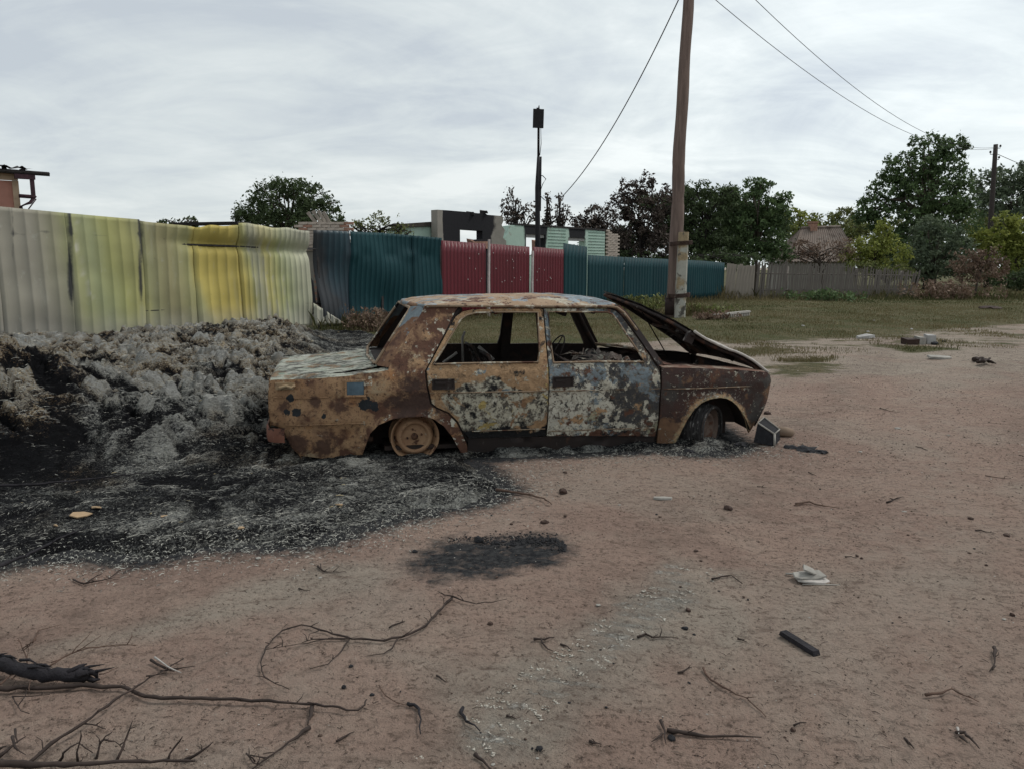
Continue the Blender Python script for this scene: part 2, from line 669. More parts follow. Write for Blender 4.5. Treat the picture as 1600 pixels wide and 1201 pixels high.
# ---------------------------------------------------------------- materials of the land
def soil_material():
    t = NT('sandy_soil')
    W = 'World'
    red = t.mix(t.rng(t.noise(1.1, 5, 0.6, 0.6, 1, co=W), 0.3, 0.7), (0.280, 0.195, 0.158), (0.35, 0.255, 0.205))
    grey = t.mix(t.rng(t.noise(2.0, 5, 0.6, 0.3, 4, co=W), 0.3, 0.7), (0.27, 0.225, 0.185), (0.36, 0.305, 0.25))
    f = t.rng(t.math('ADD', t.noise(0.55, 6, 0.62, 0.8, 7, co=W), t.attr('grey')), 0.50, 0.72)
    col = t.mix(f, red, grey)
    # dry grit: fine light and dark specks
    fine = t.noise(42, 6, 0.72, 0, 3, co=W)
    col = t.mix(t.rng(fine, 0.47, 0.36, 0, 0.85), col, (0.095, 0.066, 0.052))
    col = t.mix(t.rng(fine, 0.62, 0.72, 0, 0.8), col, (0.42, 0.37, 0.32))
    med = t.noise(11, 6, 0.68, 0.5, 13, co=W, st=(1, 1.6, 1))
    col = t.mix(t.rng(med, 0.47, 0.32, 0, 0.75), col, (0.14, 0.10, 0.08))
    col = t.mix(t.rng(t.noise(4.2, 6, 0.62, 0.4, 23, co=W), 0.52, 0.68, 0, 0.45), col, (0.36, 0.285, 0.23))
    # faint lighter lanes packed by tyres, running to the right-hand distance
    s1 = t.n('ShaderNodeVectorMath', {0: t.coord(W), 1: (0.866, -0.5, 0)}, operation='DOT_PRODUCT').outputs['Value']
    lane = t.math('SINE', t.math('ADD', t.math('MULTIPLY', s1, 3.3), t.math('MULTIPLY', t.noise(0.7, 4, 0.6, 0, 71, co=W), 4.0)))
    lf = t.math('MULTIPLY', t.rng(lane, 0.2, 0.95), t.rng(t.noise(7, 6, 0.7, 0.4, 73, co=W, st=(1, 0.5, 1)), 0.42, 0.62))
    col = t.mix(t.math('MULTIPLY', lf, 0.35), col, (0.36, 0.30, 0.25))
    dk = t.math('MULTIPLY', t.rng(lane, -0.3, -0.95), t.rng(t.noise(5, 6, 0.7, 0.4, 74, co=W), 0.40, 0.62))
    col = t.mix(t.math('MULTIPLY', dk, 0.4), col, (0.13, 0.092, 0.075))
    pf = t.rng(t.math('MULTIPLY', t.attr('pale'), t.noise(5, 7, 0.75, 1.0, 9, co=W)), 0.34, 0.58)
    col = t.mix(t.math('MULTIPLY', pf, 0.5), col, (0.25, 0.24, 0.21))
    pf2 = t.rng(t.math('MULTIPLY', t.attr('pale'), t.noise(13, 6, 0.75, 0.8, 19, co=W, st=(1, 1.6, 1))), 0.53, 0.62)
    col = t.mix(t.math('MULTIPLY', pf2, 0.75), col, (0.40, 0.385, 0.35))
    # dry lug prints of a tyre along the pale track
    P = t.coord(W)
    sx = t.n('ShaderNodeVectorMath', {0: P, 1: (-0.598, -0.802, 0)}, operation='DOT_PRODUCT').outputs['Value']
    sy = t.n('ShaderNodeVectorMath', {0: P, 1: (0.802, -0.598, 0)}, operation='DOT_PRODUCT').outputs['Value']
    wv = t.math('SINE', t.math('ADD', t.math('MULTIPLY', sx, 62.0), t.math('ADD', t.math('MULTIPLY', t.math('ABSOLUTE', t.math('ADD', sy, 1.50)), 28.0), t.math('MULTIPLY', t.noise(6, 4, 0.6, 0, 77, co=W), 5.0))))
    lug = t.math('MULTIPLY', t.rng(wv, 0.1, 0.6), t.rng(t.math('MULTIPLY', t.attr('pale'), t.noise(3.5, 6, 0.7, 0.5, 78, co=W)), 0.36, 0.5))
    lug = t.math('MULTIPLY', lug, t.rng(t.noise(26, 6, 0.8, 0.3, 79, co=W), 0.46, 0.56))
    col = t.mix(t.math('MULTIPLY', lug, 0.75), col, (0.46, 0.44, 0.40))
    # char-stained earth
    bf = t.rng(t.math('ADD', t.attr('burn'), t.math('MULTIPLY', t.math('SUBTRACT', t.noise(14, 6, 0.7, 0.5, 5, co=W), 0.5), 1.2)), 0.25, 0.75)
    col = t.mix(bf, col, t.mix(t.rng(t.noise(30, 5, 0.7, 0, 6, co=W), 0.4, 0.7), (0.018, 0.019, 0.022), (0.075, 0.074, 0.074)))
    # turf: green and straw-brown
    gcol = t.mix(t.rng(t.noise(0.7, 6, 0.65, 0.5, 31, co=W), 0.38, 0.62), (0.075, 0.078, 0.032), (0.15, 0.12, 0.070))
    gcol = t.mix(t.rng(t.noise(9, 6, 0.7, 0.3, 37, co=W), 0.35, 0.6), (0.055, 0.060, 0.026), gcol)
    gf = t.rng(t.math('ADD', t.attr('grass'), t.math('MULTIPLY', t.math('SUBTRACT', t.noise(1.3, 8, 0.75, 0.9, 41, co=W, st=(0.7, 2.0, 1)), 0.5), 2.4)), 0.38, 0.62)
    col = t.mix(gf, col, gcol)
    h = t.math('ADD', t.math('ADD', t.math('MULTIPLY', med, 0.8), t.math('MULTIPLY', lug, 0.25)), t.math('MULTIPLY', fine, 0.5))
    h = t.math('ADD', h, t.math('MULTIPLY', t.noise(120, 4, 0.6, 0, 3, co=W), 0.25))
    t.bump(h, 1.0, 0.055)
    t.b.inputs['Specular IOR Level'].default_value = 0.12
    return t.out(col, 0.95)


M_soil = soil_material()


def ash_material():
    t = NT('burnt_hay_ash')
    fib = t.n('ShaderNodeTexNoise', {'Vector': t.coord('@fib'), 'Scale': 22.0, 'Detail': 7, 'Roughness': 0.74, 'Distortion': 1.4}).outputs['Fac']
    fib2 = t.n('ShaderNodeTexNoise', {'Vector': t.coord('@fib'), 'Scale': 70.0, 'Detail': 4, 'Roughness': 0.7, 'Distortion': 0.6}).outputs['Fac']
    W = 'World'
    tone = t.attr('tone')
    f = t.math('ADD', tone, t.math('MULTIPLY', t.math('SUBTRACT', fib, 0.5), 2.3))
    f = t.math('ADD', f, t.math('MULTIPLY', t.math('SUBTRACT', t.noise(3.2, 6, 0.7, 0.5, 4, co=W), 0.5), 0.9))
    crisp = t.noise(58, 5, 0.8, 0.8, 24, co=W, st=(1, 1, 1))
    f = t.math('ADD', f, t.math('MULTIPLY', t.math('SUBTRACT', crisp, 0.5), 3.2))
    warm = t.rng(t.math('ADD', t.attr('warm'), t.noise(1.2, 5, 0.6, 0.4, 14, co=W)), 0.55, 0.85)
    pale = t.mix(warm, (0.36, 0.36, 0.325), (0.42, 0.345, 0.235))
    mid = t.mix(warm, (0.085, 0.088, 0.09), (0.13, 0.085, 0.05))
    col = t.mix(t.rng(f, 0.28, 0.46), (0.012, 0.012, 0.014), mid)
    col = t.mix(t.rng(f, 0.52, 0.76), col, pale)
    col = t.mix(t.rng(t.math('ADD', fib2, t.math('MULTIPLY', tone, 0.25)), 0.66, 0.80), col, (0.40, 0.40, 0.38))
    col = t.mix(t.rng(fib2, 0.44, 0.34, 0, 0.85), col, (0.010, 0.010, 0.012))
    h = t.math('ADD', t.math('ADD', fib, t.math('MULTIPLY', fib2, 0.5)), t.math('MULTIPLY', crisp, 0.6))
    t.bump(h, 1.0, 0.07)
    t.b.inputs['Specular IOR Level'].default_value = 0.08
    return t.out(col, 0.95)


M_ash = ash_material()


def attr_mix(name, c1, c2, attr='tint', rough=0.8, transl=0.0, c3=None):
    t = NT(name)
    a = t.attr(attr)
    col = t.mix(a, c1, c2)
    if c3:
        col = t.mix(t.rng(a, 0.9, 0.94), col, c3)
    t.b.inputs['Specular IOR Level'].default_value = 0.25
    t.out(col, rough)
    if transl:
        tr = t.n('ShaderNodeBsdfTranslucent', {'Color': col})
        mx = t.n('ShaderNodeMixShader', {0: transl})
        t.t.links.new(t.b.outputs[0], mx.inputs[1])
        t.t.links.new(tr.outputs[0], mx.inputs[2])
        t.t.links.new(mx.outputs[0], t.t.nodes['Material Output'].inputs['Surface'])
    return t.m


# ---------------------------------------------------------------- ground sheet
def build_ground():
    xs = axisgrid([(-900, -60, 60, 6), (-60, -11, 4, 0.3), (-11, -3.2, 0.12, 0.045), (-3.2, 4, 0.035, 0.035), (4, 14, 0.045, 0.2), (14, 60, 0.3, 4), (60, 900, 6, 60)])
    ys = axisgrid([(-80, 0, 6, 0.3), (0, 1.6, 0.15, 0.04), (1.6, 8, 0.03, 0.04), (8, 20, 0.045, 0.15), (20, 60, 0.2, 2.5), (60, 1500, 4, 70)])
    X, Y = np.meshgrid(xs, ys)
    x, y = X.ravel(), Y.ravel()
    z = gh(x, y)
    near = sst(16, 9, np.hypot(x, y))
    z = z + near * (0.0045 * fbm(x * 8, y * 8, 21, 3) + 0.0022 * fbm(x * 24, y * 24, 27, 2) * sst(7, 4, y))
    nx, ny = len(xs), len(ys)
    idx = np.arange(nx * ny).reshape(ny, nx)
    F = np.stack([idx[:-1, :-1].ravel(), idx[:-1, 1:].ravel(), idx[1:, 1:].ravel(), idx[1:, :-1].ravel()], 1)
    grass = sst(-0.9, 0.9, sdf(GRASS, x, y)) * 0.95
    for q in GRASS_DARK:
        grass = np.maximum(grass, sst(-0.45, 0.25, sdf(q, x, y)) * 0.75)
    grass = np.maximum(grass, 0.42 * sst(12.2, 14.0, y - 0.1 * np.abs(x)) * sst(20, 17.5, y) * sst(1.5, 3.5, x) * sst(15, 11, x))
    pale = sst(-0.22, 0.32, sdf(PALE, x, y) + 0.16 * fbm(x * 3, y * 3, 15, 3))
    burn = np.maximum(sst(-0.22, 0.10, sdf(PUDDLE, x, y) + 0.06 * fbm(x * 5, y * 5, 16, 3)) * (0.78 + 0.14 * sst(0.0, 0.5, x + 0.1)), sst(-0.30, 0.1, sdf(ASH, x, y)))
    grey = np.maximum(sst(-0.1, 0.25, sdf(PALE2, x, y)) * 0.35, pale * 0.3) + 0.26 * sst(6.5, 11, y - 0.25 * x) + 0.16 * sst(2.05, 1.7, np.abs(y - 1.9) + 1.7) * 0
    me = meshnp('ground', np.stack([x, y, z], 1), F, M_soil, True, {'grass': grass, 'pale': pale, 'burn': burn, 'grey': grey})
    o = put('ground', me)
    tag(o, kind='structure')
    return o


build_ground()


# ---------------------------------------------------------------- burnt hay
HAYC = {}


def hay_height(x, y):
    d = sdf(HEAP, x, y)
    env = sst(-0.1, 0.95, d)
    a = sdf(ASH, x, y) + 0.10 * fbm(x * 2.5, y * 2.5, 61, 4)
    thin = sst(-0.02, 0.22, a)
    wx = x + 0.22 * vnoise(x * 1.7, y * 1.7, 71)
    wy = y + 0.22 * vnoise(x * 1.7, y * 1.7, 72)
    wx = wx + 0.05 * fbm(x * 6, y * 6, 75, 2)
    wy = wy + 0.05 * fbm(x * 6, y * 6, 76, 2)
    f1, f2, id1 = worley(wx / 0.46, wy / 0.40, 5)
    g1, g2, id2 = worley(wx / 0.21 + 0.25 * vnoise(x * 5, y * 5, 74), wy / 0.19, 8)
    k1, k2, id3 = worley(wx / 0.095 + 0.4 * vnoise(x * 11, y * 11, 85), wy / 0.09, 9)
    l1 = np.clip(1 - (f1 / 0.85) ** 2, 0, 1) ** 0.7 * (0.15 + 0.85 * id1)
    l2 = np.clip(1 - (g1 / 0.85) ** 2, 0, 1) ** 0.8 * (0.1 + 0.9 * id2)
    l3 = np.clip(1 - (k1 / 0.9) ** 2, 0, 1) * id3
    HAYC['g1'] = g1
    rg = 1 - np.abs(fbm(x * 7, y * 7, 86, 3))
    left = np.exp(-(((x + 4.3) / 0.85) ** 2 + ((y - 6.3) / 1.1) ** 2))
    dleft = sst(0.40, -0.10, x + 0.60 * y + 0.12 * fbm(x * 2, y * 2, 89, 2)) * sst(4.6, 5.2, y) * sst(9.5, 7.5, y)
    mound = 0.15 + 0.10 * fbm(x * 0.5, y * 0.5, 77, 3) + 0.34 * left
    h = env * (mound - 0.02 + 0.12 * l1 + 0.10 * l2 * sst(-0.02, 0.22, g2 - g1) + 0.07 * l3 + 0.07 * rg + 0.03 * fbm(x * 3.2, y * 3.2, 98, 3))
    h = h + thin * (0.012 + 0.030 * l2 + 0.016 * l3 + 0.02 * np.clip(fbm(x * 2.2, y * 2.2, 78, 3), -0.5, 1))
    h = h + thin * (0.012 + 0.006 * fbm(x * 14, y * 14, 79, 3))
    h = h - 0.03 * (1 - thin)
    tone = np.where(id1 > 0.34, 0.60, 0.22) + 0.66 * (id2 - 0.5) + 0.30 * l2 + 0.20 * l1 + 0.38 * (id3 - 0.45) + 0.42 * fbm(x * 1.1, y * 1.1, 87, 4) - 0.05 * sst(8, 10, y)
    tone = tone * env + (1 - env) * (0.20 + 0.34 * (id2 - 0.5) + 0.22 * (id3 - 0.5) + 0.26 * fbm(x * 1.3, y * 1.8, 81, 4) + 0.20 * sst(-2.3, -0.6, x) * sst(0.9, -0.2, x))
    tone = tone - 0.46 * dleft + 0.16 * env * sst(7.5, 6.0, y)
    tone = tone + 0.30 * np.exp(-(a / 0.10) ** 2) * (1 - env)        # pale rim where the ash runs out
    tone = tone - 0.30 * env * sst(0.16, 0.0, f2 - f1) - 0.70 * env * sst(0.24, 0.0, g2 - g1) - 0.2 * env * sst(0.2, 0, k2 - k1)  # crevice shade between the clumps, painted into the tone
    ang = (id1 * 3.0 + id2 * 1.6) * math.pi
    warm = 0.30 * env * sst(6.0, 8.5, y) + 0.25 * dleft + 0.30 * (id2 - 0.5) * env + 0.25 * env * np.exp(-((x + 5.5) / 2.5) ** 2) * fbm(x, y, 88, 2)
    return h, tone, ang, warm, thin, env


def build_hay():
    xs = axisgrid([(-11.5, -6, 0.08, 0.05), (-6, -0.4, 0.022, 0.019), (-0.4, 3.5, 0.03, 0.04)])
    ys = axisgrid([(3.2, 8, 0.019, 0.025), (8, 18.5, 0.025, 0.07)])
    X, Y = np.meshgrid(xs, ys)
    nx, ny = len(xs), len(ys)
    x, y = X.ravel(), Y.ravel()
    h, tone, ang, warm, thin, env = hay_height(x, y)
    curl = HAYC['g1']
    z = gh(x, y) + h
    fib = np.stack([curl * 0.34 + 0.9 * (x * np.cos(ang) + y * np.sin(ang)) * (1 - env), x * 0.30 + ang, y * 0.30 + z * 0.6], 1)
    idx = np.arange(nx * ny).reshape(ny, nx)
    F = np.stack([idx[:-1, :-1].ravel(), idx[:-1, 1:].ravel(), idx[1:, 1:].ravel(), idx[1:, :-1].ravel()], 1)
    keep = (thin[F].max(1) > 0.02)
    F = F[keep]
    used = np.unique(F)
    rm = np.full(nx * ny, -1)
    rm[used] = np.arange(len(used))
    me = meshnp('burnt_hay', np.stack([x, y, z], 1)[used], rm[F], M_ash, True, {'tone': tone[used], 'fib': fib[used], 'warm': warm[used]})
    o = put('burnt_hay', me)
    tag(o, 'heap of burnt hay, matted grey and black clumps spilling out flat behind the car', 'burnt hay', kind='stuff')


build_hay()
M_straw = attr_mix('straw_fibre', (0.008, 0.008, 0.010), (0.46, 0.45, 0.40), c3=(0.50, 0.40, 0.22))


def ribbons(P, ang, L, wd, tint, lift, bend, seg=3, seed=1):
    """thin curved strands lying on a surface; returns vertex, quad, tint arrays"""
    r = np.random.default_rng(seed)
    n = len(P)
    V = np.zeros((n, (seg + 1) * 2, 3))
    for k in range(seg + 1):
        t = k / seg - 0.5
        a = ang + bend * t
        cx = P[:, 0] + np.cos(ang + bend * t * 0.5) * L * t
        cy = P[:, 1] + np.sin(ang + bend * t * 0.5) * L * t
        cz = P[:, 2] + lift * (1 - (2 * t) ** 2) - 0.003
        wv = wd * (1 - 0.6 * abs(2 * t))
        V[:, 2 * k, 0] = cx - np.sin(a) * wv / 2
        V[:, 2 * k, 1] = cy + np.cos(a) * wv / 2
        V[:, 2 * k, 2] = cz
        V[:, 2 * k + 1, 0] = cx + np.sin(a) * wv / 2
        V[:, 2 * k + 1, 1] = cy - np.cos(a) * wv / 2
        V[:, 2 * k + 1, 2] = cz + wd * 0.5
    b = np.arange(n)[:, None] * (seg + 1) * 2
    F = []
    for k in range(seg):
        F.append(np.concatenate([b + 2 * k, b + 2 * k + 1, b + 2 * k + 3, b + 2 * k + 2], 1))
    return V.reshape(-1, 3), np.vstack(F), np.repeat(tint, (seg + 1) * 2)


def build_straw():
    r = np.random.default_rng(5)
    n = 130000
    y = 3.3 + 14 * r.random(n) ** 1.6
    x = -0.72 * y - 0.8 + r.random(n) * (0.72 * y + 0.8 + np.minimum(3.2, 1.3 + 0 * y))
    h, tone, ang, warm, thin, env = hay_height(x, y)
    ok = (thin > 0.35) & (r.random(n) > 0.12 * env)
    x, y, h, tone, ang, warm, env = [q[ok] for q in (x, y, h, tone, ang, warm, env)]
    z = gh(x, y) + h
    m = len(x)
    a = ang + math.pi / 2 * 0 + r.normal(0, 0.55, m)
    L = r.uniform(0.03, 0.09, m) * (0.7 + 0.15 * env)
    wd = r.uniform(0.0014, 0.0034, m) * np.clip(y / 5, 0.9, 2.6)
    tint = np.clip(tone * 0.80 - 0.06 * env + r.normal(0, 0.30, m), 0, 0.88)
    s = r.random(m) < 0.03
    tint[s] = 0.75
    s = (r.random(m) < 0.003 + 0.02 * np.clip(warm, 0, 1) * (tone > 0.3))
    tint[s] = 1.0
    P = np.stack([x, y, z], 1)
    V, F, T = ribbons(P, a, L, wd, tint, r.uniform(0.0, 0.010, m) * (0.6 + 0.3 * env), r.normal(0, 1.4, m))
    o = put('straw_strands', meshnp('straw_strands', V, F, M_straw, False, {'tint': T}))
    tag(o, 'charred and ash-pale straw strands lying over the burnt hay', 'straw', kind='stuff')


build_straw()

# ================================================================ the burnt-out saloon
CAR = thing('burnt_car', 'burnt-out rusty four-door saloon car with its bonnet sprung open, sunk on bare rims', 'car',
            (-0.8855, 6.307, 0.0), (0, R(0.8), R(13)))

TAN, TAN2 = (0.37, 0.235, 0.13), (0.25, 0.145, 0.08)
BROWN, DKBR, BLK = (0.105, 0.050, 0.032), (0.040, 0.020, 0.016), (0.010, 0.010, 0.011)
ASHW, ASHG, BLUE, OCHRE, SOOTG = (0.52, 0.49, 0.40), (0.42, 0.43, 0.36), (0.17, 0.205, 0.225), (0.42, 0.32, 0.12), (0.070, 0.064, 0.056)
OR = (0.33, 0.165, 0.075)
M_quarter = patina('rust_tan_burnt', TAN, TAN2, [
    ((0.36, 0.29, 0.19), 3.4, 0.54, 0.66, dict(seed=1, r=0.7)),
    ((0.20, 0.120, 0.075), 2.6, 0.54, 0.66, dict(seed=2, r=0.7)),
    (OR, 5, 0.56, 0.70, dict(seed=3)),
    (BROWN, 7, 0.50, 0.60, dict(seed=9, bias=(0, -0.5, 0.3, 0.16), h=-0.4)),
    (BROWN, 4.2, 0.60, 0.65, dict(seed=13, dist=0.8, r=0.7)),
    (DKBR, 24, 0.58, 0.66, dict(seed=17, r=0.72)),
    ((0.13, 0.068, 0.042), 46, 0.54, 0.62, dict(seed=18, r=0.75)),
    (OCHRE, 30, 0.64, 0.70, dict(seed=19, r=0.72)),
    (ASHW, 13, 0.66, 0.70, dict(seed=22, h=0.6, bias=(0, -0.6, 0.35, 0.10))),
    ((0.060, 0.034, 0.026), 9, 0.0, 0.45, dict(seed=33, r=0.75, wob=3.2, spots=[(0.05, -0.80, 0.445, 0.20), (-0.10, -0.80, 0.43, 0.12), (0.20, -0.80, 0.47, 0.10)])),
    ((0.10, 0.055, 0.038), 11, 0.0, 0.4, dict(seed=34, r=0.75, wob=3.2, spots=[(-0.86, -0.76, 0.14, 0.10), (-0.66, -0.76, 0.12, 0.11), (-0.55, -0.79, 0.42, 0.06), (-0.72, -0.79, 0.47, 0.05), (-0.93, -0.77, 0.44, 0.06)])),
    ((0.022, 0.026, 0.030), 14, 0.0, 0.08, dict(seed=31, d=4, r=0.65, wob=2.6, spots=[(-0.37, -0.79, 0.445, 0.050), (-0.30, -0.79, 0.425, 0.034), (-0.855, -0.79, 0.385, 0.036), (-0.925, -0.78, 0.385, 0.040), (-0.89, -0.78, 0.49, 0.028), (-0.66, -0.79, 0.36, 0.020)]))], bump=0.7, bdist=0.006)
M_pillar = patina('rust_brown_pillar', TAN2, (0.12, 0.06, 0.036), [
    (BROWN, 6, 0.50, 0.60, dict(seed=41)), (DKBR, 20, 0.56, 0.66, dict(seed=42)),
    (ASHW, 16, 0.66, 0.70, dict(seed=44)), (BLUE, 3.5, 0.60, 0.63, dict(seed=51, bias=(2, 0.8, 1.1, 0.12)))], bump=0.6)
M_rear_door = patina('flaked_rear_door', (0.37, 0.345, 0.27), (0.45, 0.42, 0.33), [
    (SOOTG, 11, 0.545, 0.59, dict(seed=61, h=-0.8, r=0.74)),
    ((0.13, 0.11, 0.085), 34, 0.50, 0.58, dict(seed=62, h=-0.5, r=0.7)),
    (TAN, 2.6, 0.56, 0.59, dict(seed=64, bias=(2, 0.50, 0.64, 0.18), dist=0.5)),
    (TAN2, 6.5, 0.60, 0.63, dict(seed=66)),
    (OCHRE, 4.0, 0.64, 0.66, dict(seed=71, dist=0.3)),
    (BLUE, 4.5, 0.635, 0.65, dict(seed=75, dist=0.4)),
    (ASHW, 13, 0.58, 0.62, dict(seed=83, h=0.9, r=0.68)),
    (BROWN, 16, 0.65, 0.68, dict(seed=90)),
    (BLK, 10, 0.56, 0.64, dict(seed=95, bias=(2, 0.26, 0.15, 0.30)))], bump=0.8, bdist=0.006)
M_front_door = patina('flaked_front_door', (0.40, 0.385, 0.33), (0.50, 0.475, 0.39), [
    (SOOTG, 4.4, 0.55, 0.575, dict(seed=101, bias=(0, 1.3, 1.85, 0.13), h=-0.7, r=0.72)),
    ((0.050, 0.050, 0.052), 3.2, 0.55, 0.57, dict(seed=105, bias=(0, 1.2, 1.8, 0.07), h=-0.7, r=0.7)),
    (BLUE, 3.4, 0.60, 0.62, dict(seed=111, bias=(2, 0.54, 0.66, 0.12))),
    (TAN, 5.0, 0.60, 0.63, dict(seed=114)),
    ((0.31, 0.30, 0.21), 3.0, 0.62, 0.64, dict(seed=117)),
    (SOOTG, 16, 0.60, 0.65, dict(seed=119, h=-0.6)),
    ((0.15, 0.13, 0.105), 36, 0.52, 0.60, dict(seed=120, h=-0.5, r=0.7)),
    (ASHW, 8, 0.56, 0.59, dict(seed=127, h=0.9, r=0.7)),
    (BROWN, 12, 0.58, 0.64, dict(seed=131, bias=(2, 0.20, 0.13, 0.2))),
    (BLK, 13, 0.64, 0.70, dict(seed=137, bias=(2, 0.22, 0.13, 0.12)))], bump=0.8, bdist=0.006)
M_fender = patina('sooted_front_wing', (0.060, 0.030, 0.025), (0.036, 0.025, 0.022), [
    ((0.062, 0.055, 0.050), 2.8, 0.50, 0.54, dict(seed=141)),
    (BROWN, 8, 0.55, 0.63, dict(seed=144)),
    ((0.16, 0.090, 0.052), 7, 0.58, 0.66, dict(seed=151, bias=(2, 0.34, 0.10, 0.26))),
    (TAN, 22, 0.52, 0.60, dict(seed=157, attr='edge', h=0.8)),
    (ASHW, 17, 0.60, 0.625, dict(seed=161, h=1.0, r=0.74)),
    ((0.40, 0.36, 0.30), 42, 0.318, 0.335, dict(seed=162, h=1.0, r=0.74, attr='fine')),
    ((0.30, 0.25, 0.15), 30, 0.58, 0.66, dict(seed=164, attr='edge')),
    (BLUE, 5, 0.69, 0.70, dict(seed=167))], bump=0.9, bdist=0.006)
M_roof = patina('flaked_roof', (0.24, 0.155, 0.095), (0.33, 0.24, 0.16), [
    ((0.44, 0.40, 0.32), 6, 0.56, 0.61, dict(seed=171, st=(0.5, 1, 1))),
    (BLUE, 2.2, 0.52, 0.55, dict(seed=174, bias=(0, 0.7, 1.6, 0.10), dist=0.5)),
    ((0.26, 0.30, 0.33), 5, 0.58, 0.62, dict(seed=177, bias=(0, 0.7, 1.6, 0.06))),
    (OCHRE, 3, 0.66, 0.68, dict(seed=179)),
    ((0.30, 0.15, 0.07), 3, 0.62, 0.65, dict(seed=181)),
    (BROWN, 7, 0.54, 0.60, dict(seed=184, r=0.7)), (DKBR, 22, 0.60, 0.66, dict(seed=187))], bump=0.9, bdist=0.006)
M_boot = patina('ash_pale_boot', (0.33, 0.345, 0.29), (0.27, 0.275, 0.23), [
    (SOOTG, 7, 0.50, 0.56, dict(seed=191, st=(0.6, 1.8, 1), h=-1.0, r=0.75)),
    ((0.38, 0.38, 0.335), 9, 0.54, 0.60, dict(seed=194, st=(0.35, 2.0, 1))),
    ((0.22, 0.15, 0.09), 4, 0.54, 0.60, dict(seed=197, r=0.7)),
    ((0.20, 0.25, 0.20), 7, 0.58, 0.62, dict(seed=199)), (DKBR, 24, 0.62, 0.68, dict(seed=201, st=(0.5, 1.5, 1)))], bump=1.0, bdist=0.010)
M_frame = patina('window_frame_rust', (0.25, 0.19, 0.13), (0.17, 0.11, 0.07), [
    (ASHW, 12, 0.55, 0.62, dict(seed=211)), (BROWN, 9, 0.55, 0.60, dict(seed=214)), (BLK, 8, 0.64, 0.67, dict(seed=217))], bump=0.6)
M_sootmetal = patina('sooty_metal', (0.020, 0.017, 0.017), (0.032, 0.022, 0.019), [
    (BROWN, 6, 0.62, 0.72, dict(seed=221)), ((0.12, 0.11, 0.10), 14, 0.64, 0.70, dict(seed=224))], bump=0.7)
M_inner = patina('burnt_inside', (0.014, 0.012, 0.012), (0.030, 0.019, 0.015), [
    ((0.06, 0.032, 0.022), 5, 0.54, 0.66, dict(seed=231))], bump=0.6)
M_rim = patina('wheel_rust', (0.36, 0.23, 0.135), (0.27, 0.15, 0.085), [
    (BROWN, 16, 0.58, 0.66, dict(seed=241)), (DKBR, 40, 0.62, 0.70, dict(seed=244)), (ASHW, 22, 0.66, 0.71, dict(seed=247))], bump=0.6)
M_rimdark = patina('sooty_rim', (0.17, 0.125, 0.10), (0.09, 0.06, 0.05), [(BROWN, 9, 0.52, 0.6, dict(seed=235)), ((0.20, 0.15, 0.11), 14, 0.60, 0.66, dict(seed=238))], bump=0.6)
M_hood = patina('bonnet_rust_soot', (0.030, 0.020, 0.018), (0.018, 0.014, 0.014), [
    (BROWN, 5, 0.52, 0.62, dict(seed=251)), ((0.20, 0.18, 0.165), 9, 0.60, 0.66, dict(seed=254))], bump=0.6)
M_hem = plain('ash_grey_edge', (0.36, 0.335, 0.31), var=0.35, s=20)
M_debris = patina('ashy_crumple', (0.10, 0.07, 0.055), (0.20, 0.17, 0.15), [
    (BLK, 9, 0.50, 0.56, dict(seed=261)), (ASHW, 14, 0.56, 0.62, dict(seed=264)), (BROWN, 7, 0.56, 0.62, dict(seed=267))], bump=1.0, bdist=0.01)

ARCH_R = [(-0.382, 0.085), (-0.335, 0.222), (-0.275, 0.290), (-0.172, 0.332), (-0.065, 0.343), (0.05, 0.343), (0.125, 0.322), (0.205, 0.262), (0.270, 0.175), (0.335, 0.055), (0.345, 0.028)]
ARCH_F = [(2.077, 0.035), (2.127, 0.177), (2.165, 0.270), (2.21, 0.341), (2.27, 0.387), (2.34, 0.415), (2.424, 0.426), (2.49, 0.416), (2.547, 0.39), (2.60, 0.35), (2.644, 0.301), (2.70, 0.22), (2.735, 0.14)]


def wz(z):
    return np.interp(z, [-0.1, 0.02, 0.12, 0.30, 0.505, 0.513, 0.60, 0.66, 0.70, 0.74, 1.12, 1.2], [0.70, 0.715, 0.742, 0.778, 0.790, 0.797, 0.792, 0.782, 0.765, 0.752, 0.605, 0.58])


def side_y(x, z, seed=0, dent=1.0):
    y = wz(z)
    y = y - 0.055 * sst(-0.75, -1.06, x) - 0.05 * sst(2.2, 2.93, x) - 0.03 * sst(2.86, 2.94, x)
    d = np.minimum(segdist(ARCH_R, x, z, False), segdist(ARCH_F, x, z, False))
    y = y + 0.020 * sst(0.075, 0.0, d) + 0.008 * sst(0.03, 0.012, d)
    y = y - 0.014 * sst(0.305, 0.285, z) * sst(-0.30, -0.40, x)
    lower = sst(1.0, 0.7, z)
    y = y + dent * lower * (0.007 * fbm(x * 2.4 + seed * 7, z * 3.1, 33 + seed, 3) + 0.0035 * fbm(x * 9, z * 11, 35 + seed, 3))
    # press line low on the doors
    y = y + 0.004 * sst(0.006, 0.0, np.abs(z - 0.205) - 0.004) * lower
    return y


def side(side_sign, seed, off=0.0, dent=1.0):
    def f(u, v):
        return np.stack([u, side_sign * (side_y(u, v, seed, dent) + off), v], 1)
    return f


